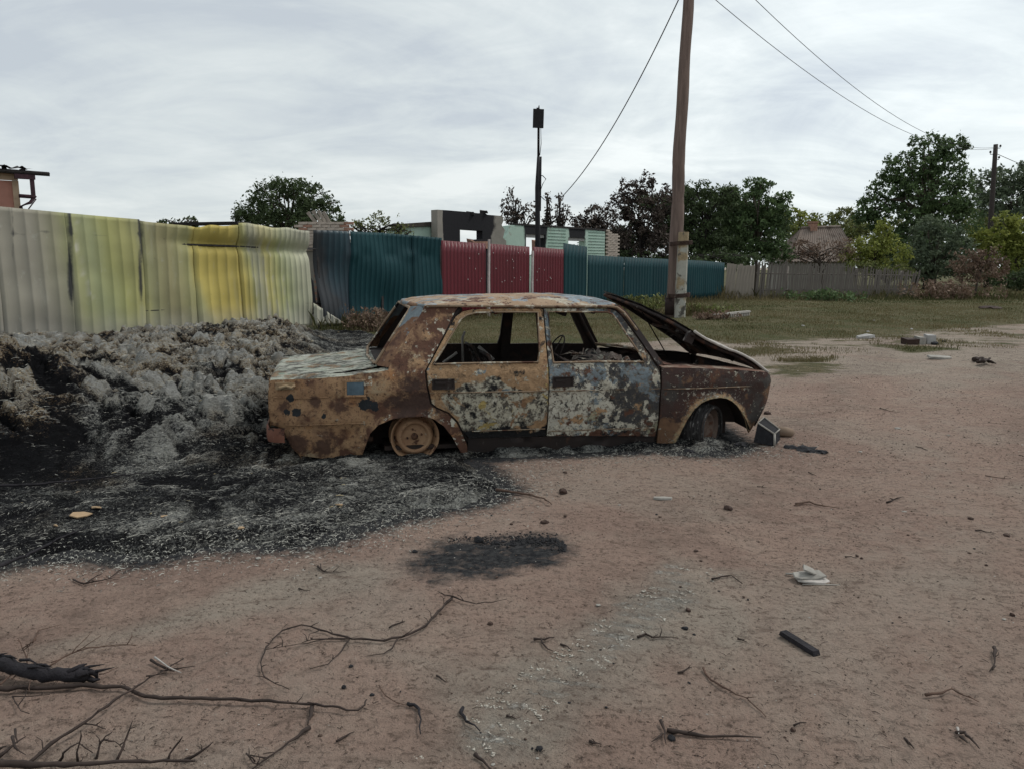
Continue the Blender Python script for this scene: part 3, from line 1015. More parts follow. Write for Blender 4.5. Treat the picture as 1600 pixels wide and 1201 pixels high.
def side_panel(name, outline, holes, mats, s, seed, th=0.018, sp=0.032, off=0.0, parent=CAR, label=None):
    me = panel(outline, holes, side(s, seed, off), (0, -s * th, 0), sp, name=name, mats=mats, flip=(s > 0),
               attrf=lambda u, v: {'fine': 0.27 + 0.09 * vnoise(u * 2.3, v * 3.1, 7 + seed),
               'edge': sst(0.16, 0.0, np.minimum(segdist(ARCH_R, u, v, False), segdist(ARCH_F, u, v, False))) * 0.62})
    o = put(name, me, parent)
    if label:
        o['label'] = label
    return o


Q_OUT = [(-1.015, 0.622), (-0.78, 0.630), (-0.50, 0.645), (-0.20, 0.682), (-0.158, 0.775), (-0.05, 0.925), (0.060, 1.085), (0.085, 1.137), (0.25, 1.137), (0.335, 1.128),
         (0.300, 1.075), (0.245, 0.975), (0.150, 0.815), (0.066, 0.672), (0.072, 0.58), (0.103, 0.43), (0.14, 0.398), (0.235, 0.352), (0.300, 0.283), (0.345, 0.198), (0.388, 0.10), (0.392, 0.045), (0.345, 0.028)] + \
        [p for p in ARCH_R[::-1]][1:] + [(-0.39, 0.052), (-0.433, 0.042), (-0.634, 0.028), (-0.836, 0.062), (-0.885, 0.117), (-0.925, 0.20), (-0.94, 0.27), (-1.03, 0.295), (-1.040, 0.40), (-1.038, 0.50), (-1.03, 0.60)]
RD_OUT = [(0.080, 0.675), (0.086, 0.58), (0.117, 0.437), (0.15, 0.408), (0.247, 0.361), (0.314, 0.290), (0.360, 0.203), (0.398, 0.158), (0.60, 0.156), (0.998, 0.152), (1.002, 0.50), (1.000, 0.715), (0.996, 1.117),
          (0.70, 1.119), (0.45, 1.113), (0.375, 1.095), (0.318, 1.058), (0.262, 0.975), (0.165, 0.815)]
RD_HOLE = [(0.128, 0.718), (0.30, 0.722), (0.60, 0.724), (0.925, 0.722), (0.945, 0.80), (0.955, 1.092), (0.70, 1.094), (0.47, 1.088), (0.40, 1.070), (0.352, 1.038), (0.285, 0.94), (0.19, 0.80)]
FD_OUT = [(1.012, 0.152), (1.5, 0.134), (1.915, 0.114), (1.919, 0.211), (1.914, 0.49), (1.905, 0.640), (1.880, 0.680), (1.80, 0.815), (1.70, 0.965), (1.628, 1.070), (1.590, 1.102), (1.545, 1.117), (1.25, 1.120), (1.008, 1.119), (1.010, 0.715), (1.012, 0.50)]
FD_HOLE = [(1.048, 0.718), (1.4, 0.722), (1.785, 0.714), (1.74, 0.80), (1.66, 0.925), (1.590, 1.040), (1.560, 1.078), (1.520, 1.094), (1.25, 1.096), (1.038, 1.095), (1.040, 0.8)]
FE_OUT = [(1.928, 0.668), (2.2, 0.662), (2.45, 0.648), (2.70, 0.628), (2.874, 0.612), (2.915, 0.585), (2.928, 0.55), (2.924, 0.45), (2.910, 0.39), (2.875, 0.311), (2.833, 0.23), (2.79, 0.14), (2.765, 0.105)] + ARCH_F[::-1] + [(2.0, 0.030), (1.94, 0.050), (1.934, 0.211), (1.927, 0.49)]
AP_OUT = [(1.555, 1.124), (1.60, 1.112), (1.640, 1.076), (1.712, 0.970), (1.812, 0.820), (1.895, 0.690), (1.925, 0.690), (1.945, 0.700), (1.855, 0.835), (1.755, 0.990), (1.675, 1.105), (1.630, 1.145), (1.57, 1.146)]
SI_OUT = [(0.398, 0.150), (1.0, 0.142), (1.925, 0.106), (1.932, 0.040), (1.4, 0.026), (0.8, 0.020), (0.395, 0.022)]

for s, near in ((-1, True), (1, False)):
    q = side_panel('rear_wing', Q_OUT, [], [M_quarter if near else M_sootmetal, M_inner], s, 1 + near, sp=0.022 if near else 0.06)
    for (out, hole, nm, mt, sd_) in ((RD_OUT, RD_HOLE, 'rear_door', M_rear_door, 3), (FD_OUT, FD_HOLE, 'front_door', M_front_door, 4)):
        d = side_panel(nm, out, [hole], [mt if near else M_sootmetal, M_inner], s, sd_ + near * 3, th=0.03, sp=0.022 if near else 0.06)
        if near:
            # bright strip along the window sill, window frame bead, recessed handle, waist mouldings
            fr = MB()
            pl = [(u, s * (float(side_y(np.array([u]), np.array([v]), 0, 0)[0]) + 0.004), v) for u, v in hole + hole[:1]]
            fr.tube(pl, 0.0075, 5, caps=False)
            fr.build('window_frame', M_frame, d)
            hx = 0.20 if nm == 'rear_door' else 1.115
            hd = MB()
            yy = s * (0.796)
            hd.box((hx, yy + 0.004, 0.577), (0.150, 0.014, 0.066))
            hd.box((hx, yy - 0.007, 0.612), (0.165, 0.010, 0.010))
            hd.box((hx, yy - 0.007, 0.542), (0.165, 0.010, 0.010))
            hd.box((hx + 0.078, yy - 0.006, 0.577), (0.010, 0.010, 0.06))
            hd.box((hx - 0.078, yy - 0.006, 0.577), (0.010, 0.010, 0.06))
            hd.box((hx - 0.02, yy - 0.006, 0.585), (0.080, 0.012, 0.018), (0, R(5), 0))
            hd.build('door_handle', M_sootmetal, d, jit=0.002)
    side_panel('front_wing', FE_OUT, [], [M_fender if near else M_sootmetal, M_inner], s, 8 + near, sp=0.03 if near else 0.06)
    side_panel('windscreen_pillar', AP_OUT, [], [M_sootmetal if not near else M_hood, M_inner], s, 0, th=0.035, sp=0.05, off=0.004, )
    side_panel('sill', SI_OUT, [], [M_sootmetal, M_inner], s, 0, th=0.06, sp=0.08, off=-0.018)
    if near:
        for x0_, x1_, zz_, mm_ in ((0.10, 0.985, 0.512, M_frame), (1.025, 1.90, 0.508, M_frame), (1.945, 2.86, 0.502, M_frame), (-1.0, -0.62, 0.497, M_quarter), (0.42, 0.99, 0.212, M_frame), (1.025, 1.90, 0.190, M_frame), (-0.92, -0.36, 0.300, M_quarter)):
            g = MB()
            xs__ = np.linspace(x0_, x1_, 26)
            ys__ = side_y(xs__, xs__ * 0 + zz_, 5)
            g.tube([(float(a), -float(b) - 0.0035, zz_) for a, b in zip(xs__, ys__)], 0.0042, 4)
            g.build('pressed_line', mm_, CAR)
    # gutter rail above the doors
    g = MB()
    pts = [(-0.03, 1.00), (0.045, 1.075), (0.10, 1.135), (0.32, 1.138), (0.7, 1.136), (1.2, 1.136), (1.54, 1.138), (1.60, 1.130), (1.655, 1.09), (1.75, 0.955)]
    g.tube([(u, s * (wz(v) + 0.010), v) for u, v in pts[2:]], 0.011, 6)
    g.build('rain_gutter', M_frame if near else M_sootmetal, CAR)
    # centre door pillar behind the door frames
    g = MB()
    g.grid(3, 8, lambda a, b: (0.955 + 0.085 * a, s * (float(wz(0.1 + b * 1.02)) - 0.045), 0.1 + b * 1.02))
    g.grid(3, 8, lambda a, b: (1.04 - 0.085 * a, s * (float(wz(0.1 + b * 1.02)) - 0.075), 0.1 + b * 1.02))
    g.box((0.997, s * 0.57, 1.09), (0.07, 0.03, 0.07))
    g.build('centre_pillar', M_inner, CAR)
    # top of the front wing, and shoulder of the rear wing beside the boot lid
    g = MB()

    def ftop(a, b):
        x = 1.935 + a * 0.955
        zt = np.interp(x, [1.928, 2.2, 2.45, 2.7, 2.874, 2.915], [0.668, 0.662, 0.648, 0.628, 0.612, 0.585])
        yo = float(side_y(np.array([x]), np.array([zt]), 8 + near)[0])
        y = yo + (0.635 - yo) * b
        return (x, s * y, zt + 0.012 * math.sin(b * math.pi * 0.5) + 0.006 * float(vnoise(x * 8, y * 8, 4)))
    g.grid(30, 5, ftop)
    g.build('wing_top', patina('wing_top_rust' + ('' if near else '_far'), (0.16, 0.085, 0.06), (0.10, 0.055, 0.04), [
        ((0.24, 0.19, 0.15), 9, 0.52, 0.6, dict(seed=301)), (BLK, 12, 0.6, 0.66, dict(seed=303))]) if near else M_sootmetal, CAR)
    # wheel housing
    for c, arch in ((0.0, ARCH_R), (2.42, ARCH_F)):
        g = MB()
        g.grid(len(arch), 3, lambda a, b: (arch[round(a * (len(arch) - 1))][0], s * (0.77 - 0.42 * b), arch[round(a * (len(arch) - 1))][1] + 0.03 * b))
        g.add([(arch[0][0], s * 0.36, 0.02), (arch[-1][0], s * 0.36, 0.02), (arch[-1][0], s * 0.36, 0.46), (arch[0][0], s * 0.36, 0.46)], [(0, 1, 2, 3)])
        g.build('wheel_housing', M_inner, CAR)

# roof skin
rf = MB()


def roof(a, b):
    yb = (b * 2 - 1)
    y = yb * 0.612
    k = 1 - abs(yb) ** 2.2
    x0 = 0.085 - 0.105 * k
    x1 = 1.60 + 0.085 * k
    x = x0 + (x1 - x0) * a
    zc = np.interp(x, [-0.03, 0.02, 0.08, 0.29, 1.0, 1.3, 1.45, 1.55, 1.62, 1.69], [1.128, 1.150, 1.166, 1.188, 1.212, 1.214, 1.205, 1.190, 1.172, 1.145])
    ze = np.interp(x, [-0.03, 0.09, 1.55, 1.69], [1.10, 1.140, 1.142, 1.11])
    kk = 1 - abs(yb) ** 5
    z = ze + (zc - ze) * kk
    z += (0.006 * float(fbm(x * 2.2, y * 2.2, 91, 3)) + 0.0025 * float(vnoise(x * 14, y * 9, 93))) * min(1, k * 3) * min(1, (x - x0) * 12, (x1 - x) * 12)
    return (x, y, z)


rf.grid(70, 42, roof)
ro = rf.build('roof', M_roof, CAR)
rl = MB()
rl.grid(20, 16, lambda a, b: tuple(np.array(roof(1 - (0.03 + 0.94 * a), 0.03 + 0.94 * b)) - np.array([0, 0, 0.022])))
rl.build('roof_lining', M_inner, ro)
# header rails over the two screens
for xa, xk, za in ((0.085, -0.105, 1.128), (1.60, 0.085, 1.128)):
    g = MB()
    g.tube([(xa + xk * (1 - abs(t) ** 2.2), 0.60 * t, (za + 0.004) + 0.006 * (1 - t * t)) for t in np.linspace(-1, 1, 15)], 0.019, 6)
    g.build('roof_header', M_pillar if xk < 0 else M_sootmetal, CAR)

# rear screen surround: strips between side skin and screen, plus a bead round the opening
for s in (-1, 1):
    g = MB()

    def strip(a, b):
        z = 0.70 + 0.43 * a
        xe = np.interp(z, [0.68, 0.775, 0.925, 1.085, 1.137], [-0.20, -0.158, -0.05, 0.060, 0.085])
        yo = float(wz(z)) - 0.002
        yi = np.interp(z, [0.70, 1.13], [0.635, 0.535])
        xi = np.interp(z, [0.70, 1.13], [-0.285, -0.012])
        t = b
        return (xe + (xi - xe) * (t ** 0.7), s * (yo + (yi - yo) * t), z + 0.004 * math.sin(t * 3))
    g.grid(16, 6, strip)
    g.build('rear_screen_pillar', M_pillar, CAR)
g = MB()
g.tube([(-0.285, -0.635, 0.712), (-0.15, -0.585, 0.915), (-0.03, -0.54, 1.09), (-0.015, -0.50, 1.118), (-0.022, 0, 1.124), (-0.015, 0.50, 1.118), (-0.03, 0.54, 1.09), (-0.15, 0.585, 0.915), (-0.285, 0.635, 0.712), (-0.315, 0, 0.705), (-0.285, -0.635, 0.712)], 0.012, 6, caps=False)
g.build('rear_screen_frame', M_frame, CAR)

# boot lid and tail
g = MB()


def lid(a, b):
    y = (b * 2 - 1) * 0.70
    xe = -1.03 - 0.0 * abs(y)
    x = xe + (0.755) * a
    z = np.interp(x, [-1.035, -1.0, -0.60, -0.30, -0.27], [0.605, 0.628, 0.655, 0.690, 0.704]) + 0.012 * (1 - (y / 0.7) ** 2)
    z += 0.0045 * float(fbm(x * 1.2, y * 11, 95, 3)) + 0.008 * float(fbm(x * 9, y * 9, 97, 3)) - 0.01 * float(sst(-0.4, -0.29, x)) * float(fbm(x * 8, y * 6, 98, 2))
    return (x, y, z)


g.grid(46, 60, lid)
g.build('boot_lid', M_boot, CAR)
for s in (-1, 1):
    g = MB()

    def shoulder(a, b):
        x = -1.02 + a * 0.83
        zt = np.interp(x, [-1.015, -0.78, -0.5, -0.2], [0.622, 0.630, 0.645, 0.682])
        yo = float(side_y(np.array([x]), np.array([zt]), 1 + (s < 0))[0])
        y = yo + (0.695 - yo) * b
        return (x, s * y, zt + 0.014 * math.sin(b * 1.57) + 0.004 * float(vnoise(x * 14, y * 20, 6)))
    g.grid(34, 5, shoulder)
    g.build('boot_shoulder', M_boot, CAR)
g = MB()
g.grid(24, 8, lambda a, b: (-1.030 - 0.008 * math.sin(b * 3.1) + 0.006 * float(vnoise(a * 9, b * 4, 3)), (a * 2 - 1) * 0.735, 0.285 + 0.335 * b))
g.grid(24, 6, lambda a, b: (-0.99 + 0.17 * (1 - b), (a * 2 - 1) * 0.72, 0.04 + 0.26 * b))
g.build('tail_panel', M_quarter, CAR)
for s in (-1, 1):
    g = MB()
    g.box((-1.036, s * 0.60, 0.46), (0.012, 0.20, 0.16))
    g.build('tail_lamp_opening', M_inner, CAR)
g = MB()
bp = [(-0.93, -0.772), (-0.99, -0.775), (-1.045, -0.74), (-1.065, -0.60), (-1.072, 0), (-1.065, 0.60), (-1.045, 0.74), (-0.99, 0.77), (-0.93, 0.765)]
V = []
for x, y in bp:
    for dz, dx in ((0.205, 0.0), (0.215, -0.006), (0.300, -0.004), (0.310, 0.006)):
        V.append((x + dx + 0.004 * random.random(), y, dz - 0.03 + 0.006 * random.random()))
g.add(V, [(i * 4 + k, i * 4 + k + 1, i * 4 + k + 5, i * 4 + k + 4) for i in range(len(bp) - 1) for k in range(3)], True)
g.build('rear_bumper_bar', patina('bumper_red_rust', (0.17, 0.07, 0.045), (0.11, 0.05, 0.035), [(ASHW, 9, 0.62, 0.68, dict(seed=311)), (DKBR, 14, 0.55, 0.62, dict(seed=312))]), CAR)

# fuel flap, with its pressed frame, and the torn side marker on the near rear wing
g = MB()
FFY = -0.803
g.box((-0.435, FFY + 0.002, 0.560), (0.118, 0.014, 0.092))
ff = g.build('fuel_flap', plain('flap_blue_grey', (0.085, 0.125, 0.155), var=0.35, s=14, bump=0.4), CAR)
g = MB()
for c, sz in (((-0.435, FFY + 0.001, 0.612), (0.150, 0.018, 0.012)), ((-0.435, FFY + 0.001, 0.508), (0.150, 0.018, 0.012)), ((-0.502, FFY + 0.001, 0.56), (0.012, 0.017, 0.092)), ((-0.368, FFY + 0.001, 0.56), (0.012, 0.017, 0.092))):
    g.box(c, sz)
g.build('flap_frame', M_quarter, ff, jit=0.0015)
g = MB()
g.tube([(-0.985, -0.747, 0.588), (-0.95, -0.775, 0.568), (-0.91, -0.785, 0.584), (-0.875, -0.793, 0.570), (-0.85, -0.79, 0.590)], [0.012, 0.016, 0.012, 0.014, 0.008], 6)
g.box((-0.905, -0.767, 0.582), (0.16, 0.018, 0.05))
g.build('torn_side_marker', patina('marker_tan', TAN, (0.2, 0.17, 0.11), [(BROWN, 14, 0.55, 0.6, dict(seed=320))]), CAR)

# floor, bulkheads, inner structure
g = MB()
g.box((0.85, 0, 0.085), (2.15, 1.36, 0.03))
g.box((-0.62, 0, 0.16), (0.62, 1.36, 0.03))
g.build('floor_pan', M_inner, CAR)
g = MB()
g.grid(12, 8, lambda a, b: (0.02 + 0.16 * (1 - b) + 0.02 * float(vnoise(a * 6, b * 4, 3)), (a * 2 - 1) * 0.66, 0.10 + 0.60 * b))
g.grid(12, 4, lambda a, b: (-0.28 + 0.32 * b, (a * 2 - 1) * 0.66, 0.70 + 0.012 * float(vnoise(a * 7, b * 3, 8))))
g.build('rear_bulkhead', M_inner, CAR)
g = MB()
g.grid(16, 8, lambda a, b: (1.86 + 0.10 * b, (a * 2 - 1) * 0.70, 0.10 + 0.56 * b))
g.build('firewall', M_inner, CAR)


# cowl below the windscreen: curved sheet, warped by the fire
def cowl(a, b):
    t = a * 2 - 1
    x = 1.895 + 0.12 * (1 - t * t) + b * (0.20 - 0.09 * (1 - t * t))
    z = 0.700 - 0.030 * b + 0.022 * (1 - t * t) * (1 - b) + 0.008 * float(fbm(a * 7, b * 3, 55, 3))
    return (x, t * 0.69, z)


g = MB()
g.grid(34, 8, cowl)
g.build('windscreen_cowl', patina('cowl_rust', (0.20, 0.10, 0.07), (0.12, 0.06, 0.045), [((0.27, 0.22, 0.19), 8, 0.54, 0.6, dict(seed=331)), (BLK, 9, 0.58, 0.63, dict(seed=333))]), CAR)
g = MB()
g.tube([(1.885 + 0.12 * (1 - t * t), t * 0.69, 0.716 + 0.022 * (1 - t * t)) for t in np.linspace(-1, 1, 19)], 0.013, 6)
g.build('windscreen_lower_frame', M_frame, CAR)

# dashboard collapsed into ash and wire
def dash(a, b):
    t = a * 2 - 1
    x = 1.50 + 0.36 * b
    z = 0.555 + 0.12 * b ** 0.7 + 0.055 * float(fbm(a * 7, b * 4, 66, 4)) - 0.03 * (1 - b)
    return (x, t * 0.66, z)


g = MB()
g.grid(60, 22, dash)
g.grid(30, 6, lambda a, b: (1.50 + 0.02 * float(vnoise(a * 9, b * 4, 2)), (a * 2 - 1) * 0.66, 0.30 + 0.24 * b))
db = g.build('dashboard', M_debris, CAR)
g = MB()
rr = random.Random(3)
for i in range(26):
    x, y = rr.uniform(1.48, 1.85), rr.uniform(-0.6, 0.55)
    a = rr.uniform(0, 6.28)
    L = rr.uniform(0.05, 0.22)
    z = 0.60 + rr.uniform(0, 0.07)
    g.tube([(x, y, z), (x + math.cos(a) * L * 0.5, y + math.sin(a) * L * 0.5, z + rr.uniform(0.0, 0.05)), (x + math.cos(a) * L, y + math.sin(a) * L, z + rr.uniform(-0.03, 0.02))], rr.uniform(0.003, 0.009), 4)
g.build('burnt_wiring', M_debris, db)['kind'] = 'stuff'
# steering wheel on the far side
g = MB()
m = Matrix.Rotation(R(-62), 3, 'Y')
c = Vector((1.36, 0.34, 0.66))
g.tube([c + m @ Vector((0.19 * math.cos(t), 0.19 * math.sin(t), 0)) for t in np.linspace(0, 2 * math.pi, 29)], 0.007, 5, caps=False)
g.tube([c + m @ Vector((0.19, 0, 0)), c, c + m @ Vector((-0.19, 0, 0))], 0.006, 5)
g.tube([c, c + Vector((0.30, 0, -0.18))], 0.018, 6)
g.build('steering_wheel', M_sootmetal, CAR)
# mirror stalk left hanging from the front header
g = MB()
g.box((1.44, 0.34, 1.055), (0.075, 0.05, 0.09), (0, R(20), R(10)))
g.tube([(1.50, 0.30, 1.125), (1.455, 0.33, 1.075)], 0.022, 6)
g.build('hanging_visor_bracket', M_inner, CAR, jit=0.006)
g = MB()
g.box((1.60, 0.02, 1.075), (0.015, 0.17, 0.055), (0, R(-10), 0))
g.tube([(1.64, 0.02, 1.14), (1.61, 0.02, 1.09)], 0.008, 5)
g.build('rear_view_mirror', M_inner, CAR)

# seat frames: bent tube and springs
# door-shut faces behind the gaps
for s in (-1, 1):
    g = MB()
    g.tube([(u, s * (float(wz(v)) - 0.035), v) for u, v in [(0.36, 1.12), (0.31, 1.067), (0.255, 0.975), (0.158, 0.815), (0.075, 0.675), (0.08, 0.58), (0.11, 0.43), (0.24, 0.357), (0.307, 0.287), (0.352, 0.2), (0.393, 0.13)]], 0.024, 6)
    g.build('door_shut', M_inner, CAR)
    g = MB()
    g.tube([(u, s * (float(wz(v)) - 0.035), v) for u, v in [(1.54, 1.135), (1.61, 1.11), (1.66, 1.04), (1.75, 0.90), (1.90, 0.685), (1.922, 0.5), (1.926, 0.2), (1.926, 0.08)]], 0.022, 6)
    g.build('door_shut', M_inner, CAR)

for sx, sy in ((0.80, 0.34), (0.80, -0.36)):
    g = MB()
    g.tube([(sx + 0.05, sy - 0.21, 0.20), (sx - 0.13, sy - 0.22, 0.56), (sx - 0.21, sy - 0.17, 0.755), (sx - 0.21, sy + 0.17, 0.750), (sx - 0.13, sy + 0.22, 0.56), (sx + 0.05, sy + 0.21, 0.20)], 0.014, 6)
    for k in range(6):
        z = 0.32 + 0.075 * k
        xx = sx + 0.05 - (z - 0.2) * 0.5
        g.tube([(xx + 0.012 * math.sin(j * 2.4), sy - 0.20 + 0.4 * j / 12, z + 0.012 * math.cos(j * 2.4)) for j in range(13)], 0.004, 4)
    g.grid(6, 6, lambda a, b: (sx - 0.02 - 0.19 * b + 0.02 * float(vnoise(a * 5, b * 5, 7)), sy - 0.17 + 0.34 * a, 0.26 + 0.42 * b * (0.8 + 0.2 * math.sin(a * 5))))
    g.box((sx + 0.24, sy, 0.22), (0.44, 0.42, 0.05), (0, R(-4), 0))
    for k in range(5):
        g.tube([(sx + 0.06 + 0.09 * k, sy - 0.2, 0.27), (sx + 0.06 + 0.09 * k, sy + 0.2, 0.275)], 0.005, 4)
    g.build('seat_frame', M_inner, CAR, jit=0.004)
g = MB()
g.tube([(0.35, 0.30, 0.60), (0.47, 0.28, 0.69)], 0.012, 6)
g.tube([(0.68, 0.38, 0.73), (0.80, 0.30, 0.62)], 0.017, 6)
g.tube([(0.55, 0.44, 0.58), (0.545, 0.45, 0.80), (0.56, 0.42, 0.86)], 0.012, 6)
g.build('loose_seat_bar', M_hem, CAR)

# engine bay
g = MB()
g.box((2.42, 0.02, 0.34), (0.52, 0.34, 0.26), (0, 0, R(2)))
g.box((2.42, 0.02, 0.50), (0.46, 0.20, 0.09))
g.tube([(2.2, 0.16, 0.57), (2.62, 0.16, 0.55)], 0.05, 8)
for s in (-1, 1):
    g.tube([(2.40, s * 0.50, 0.30), (2.38, s * 0.46, 0.60)], 0.075, 10)
g.box((2.1, -0.45, 0.52), (0.20, 0.16, 0.14))
g.box((2.86, 0, 0.34), (0.05, 0.9, 0.34))
g.tube([(2.15, -0.2, 0.60), (2.3, -0.34, 0.64), (2.5, -0.3, 0.61), (2.7, -0.42, 0.58)], 0.012, 5)
g.tube([(2.0, 0.3, 0.64), (2.2, 0.42, 0.66), (2.5, 0.40, 0.62)], 0.010, 5)
g.build('engine', M_inner, CAR, jit=0.008)
for s in (-1, 1):
    g = MB()
    g.grid(12, 5, lambda a, b: (1.96 + 0.9 * a, s * (0.63 - 0.10 * b), 0.665 - 0.06 * a - 0.45 * b))
    g.build('inner_wing', M_inner, CAR)
g = MB()
g.grid(16, 5, lambda a, b: (2.905 + 0.025 * math.sin(b * 3.1) - 0.03 * abs(a * 2 - 1) ** 3, (a * 2 - 1) * 0.715, 0.52 + 0.085 * b))
g.grid(16, 4, lambda a, b: (2.82 + 0.06 * b, (a * 2 - 1) * 0.70, 0.16 + 0.12 * b))
for y in (-0.66, -0.30, 0.30, 0.66):
    g.box((2.88, y, 0.41), (0.03, 0.035, 0.26))
g.build('front_panel', M_hood, CAR, jit=0.002)

# bonnet, hinged at the nose, thrown up at the windscreen end
BN = [np.array(p, float) for p in ((2.24, -0.665, 0.945), (1.94, 0.66, 1.225), (2.925, -0.665, 0.600), (2.93, 0.665, 0.615))]


def bon(a, b, off=0.0):      # a: rear -> nose, b: near -> far
    p = (BN[0] * (1 - b) + BN[1] * b) * (1 - a) + (BN[2] * (1 - b) + BN[3] * b) * a
    bul = 0.030 * math.sin(math.pi * b) + 0.028 * math.sin(math.pi * a) - 0.055 * math.sin(math.pi * min(1, a * 1.7)) * (1 - b) * 0.5
    q = p + np.array([0.42, 0, 0.9]) * (bul + off + 0.008 * float(fbm(a * 3, b * 3, 43, 3)))
    return tuple(q)


g = MB()
g.grid(24, 22, lambda a, b: bon(1 - a, b))
bo = g.build('bonnet', M_hem, CAR)
g = MB()
g.grid(20, 18, lambda a, b: bon(a * 0.98 + 0.005, 0.01 + b * 0.98, -0.014))
g.tube([bon(a, 0.03, -0.028) for a in np.linspace(0, 0.99, 12)], [0.020] * 6 + [0.016] * 6, 6)
g.tube([bon(0.025, b, -0.028) for b in np.linspace(0, 1, 12)], 0.017, 6)
g.tube([bon(a, 0.97, -0.028) for a in np.linspace(0, 0.99, 12)], 0.018, 6)
for q in (0.33, 0.66):
    g.tube([bon(a, q, -0.03) for a in np.linspace(0.02, 0.9, 8)], 0.018, 5)
g.tube([bon(0.5, b, -0.03) for b in np.linspace(0.03, 0.97, 8)], 0.018, 5)
g.box(tuple(np.array(bon(0.03, 0.03, -0.07))), (0.07, 0.04, 0.07), (0, R(25), 0))
g.build('bonnet_inner_frame', M_hood, bo)
g = MB()
g.tube([bon(a, -0.004, 0.002) for a in np.linspace(0.0, 1, 14)], 0.012, 5)
g.build('bonnet_hem', M_hem, bo)
g = MB()
g.tube([(2.55, 0.50, 0.62), bon(0.25, 0.80, -0.03)], 0.006, 5)
g.build('bonnet_stay', M_sootmetal, CAR)


# wheels ------------------------------------------------------------
def rim_mesh(g, c=(0, 0, 0)):
    # a<0 is outside
    prof = [(0.010, 0.168), (-0.004, 0.176), (-0.012, 0.183), (-0.016, 0.1815), (-0.012, 0.175), (0.004, 0.168), (0.022, 0.162), (0.045, 0.154), (0.060, 0.146), (0.090, 0.150), (0.125, 0.160), (0.135, 0.182), (0.139, 0.182), (0.130, 0.158), (0.09, 0.148), (0.06, 0.140)]
    g.lathe([(a, r) for a, r in prof], 44, 'y', c)
    disc = [(0.058, 0.150), (0.044, 0.146), (0.018, 0.136), (0.004, 0.128), (-0.004, 0.118), (-0.006, 0.108), (0.002, 0.100), (0.024, 0.092), (0.032, 0.084), (0.030, 0.060), (0.026, 0.030), (0.026, 0.0)]
    g.lathe(disc, 44, 'y', c)


def wheel(loc, rz, near, label=None):
    wt_ = bpy.data.objects.new('wheel', None)
    COL.objects.link(wt_)
    wt_.parent = CAR
    wt_.location = loc
    wt_.rotation_euler = (0, R(10), rz)
    if label:
        wt_['label'] = label
    return wt_


wr = wheel((0.0, -0.690, 0.168), R(2), True)
g = MB()
rim_mesh(g)
g.build('rim', M_rim, wr)
g = MB()
for k in range(4):
    t = k * math.pi / 2 + 0.4
    g.tube([(0.055 * math.cos(t), 0.014, 0.055 * math.sin(t)), (0.055 * math.cos(t), 0.032, 0.055 * math.sin(t))], 0.008, 6)
g.tube([(0, 0.010, 0), (0, 0.035, 0)], 0.026, 12)
g.build('hub', patina('hub_rust', (0.10, 0.05, 0.03), (0.15, 0.08, 0.05), [(DKBR, 30, 0.55, 0.62, dict(seed=341))]), wr)
wr2 = wheel((0.0, 0.690, 0.168), R(180), False)
g = MB()
rim_mesh(g)
g.build('rim', M_rim, wr2)

for s in (-1, 1):
    wf = wheel((2.385, s * 0.700, 0.158), R(38) if s < 0 else R(218), s < 0, 'blackened front wheel steered outwards, wrapped in bare tyre wire' if s < 0 else None)
    g = MB()
    rim_mesh(g)
    g.lathe([(0.14, 0.12), (0.145, 0.12), (0.145, 0.0)], 24)
    g.build('rim', M_rimdark, wf)
    # burnt tyre: hoops of bare steel wire round the rim
    g = MB()
    rw = random.Random(4)
    for k in range(30):
        a0 = -0.045 + 0.205 * k / 29
        rad = 0.186 + 0.010 * math.sin(math.pi * k / 29) + rw.uniform(-0.004, 0.006)
        ph = rw.uniform(0, 6)
        g.tube([((rad + 0.004 * math.sin(3 * t + ph)) * math.cos(t), a0 + 0.006 * math.sin(2 * t + ph), (rad + 0.004 * math.sin(3 * t + ph)) * math.sin(t)) for t in np.linspace(0, 2 * math.pi, 37)], rw.choice((0.0018, 0.003, 0.0042)), 4, caps=False)
    for sd_ in (-0.048, 0.160):
        for rad in (0.170, 0.177, 0.184, 0.188):
            g.tube([(rad * math.cos(t), sd_ + 0.002 * math.sin(5 * t), rad * math.sin(t)) for t in np.linspace(0, 2 * math.pi, 37)], 0.003, 4, caps=False)
    g.lathe([(-0.035, 0.180), (0.0, 0.186), (0.06, 0.188), (0.12, 0.186), (0.155, 0.180)], 36)
    g.build('tyre_wire', patina('tyre_wire' + str(s), (0.022, 0.021, 0.022), (0.05, 0.047, 0.046), [((0.30, 0.29, 0.28), 14, 0.56, 0.64, dict(seed=351, st=(1, 4, 1)))], bump=0.5), wf)
g = MB()
g.tube([(2.40, -0.6, 0.17), (2.40, 0.6, 0.17)], 0.03, 8)
g.tube([(0, -0.6, 0.17), (0, 0.6, 0.17)], 0.035, 8)
g.tube([(0, 0, 0.17), (1.9, 0, 0.12)], 0.035, 8)
g.build('axle', M_inner, CAR)
#PART3

# ================================================================ fences along the plots
FD = np.array([0.828, 1.0]) / math.hypot(0.828, 1.0)      # direction of the fence line
FN = np.array([FD[1], -FD[0]])                            # towards the road
F0 = np.array([-19.16 + 0.828 * 11.0, 11.0])


def fpt(s, off=0.0):
    return F0 + FD * s + FN * off


def fs(px, z=1.0):          # distance along the fence where an image column of the survey meets it
    d = ray(px, 420)
    k = d[0] / d[1]
    Y = 19.16 / (0.828 - k)
    return (Y - 11.0) / FD[1]


def ftop(px, py):
    Y = 11.0 + fs(px) * FD[1]
    return AT(px, py, Y)[2]


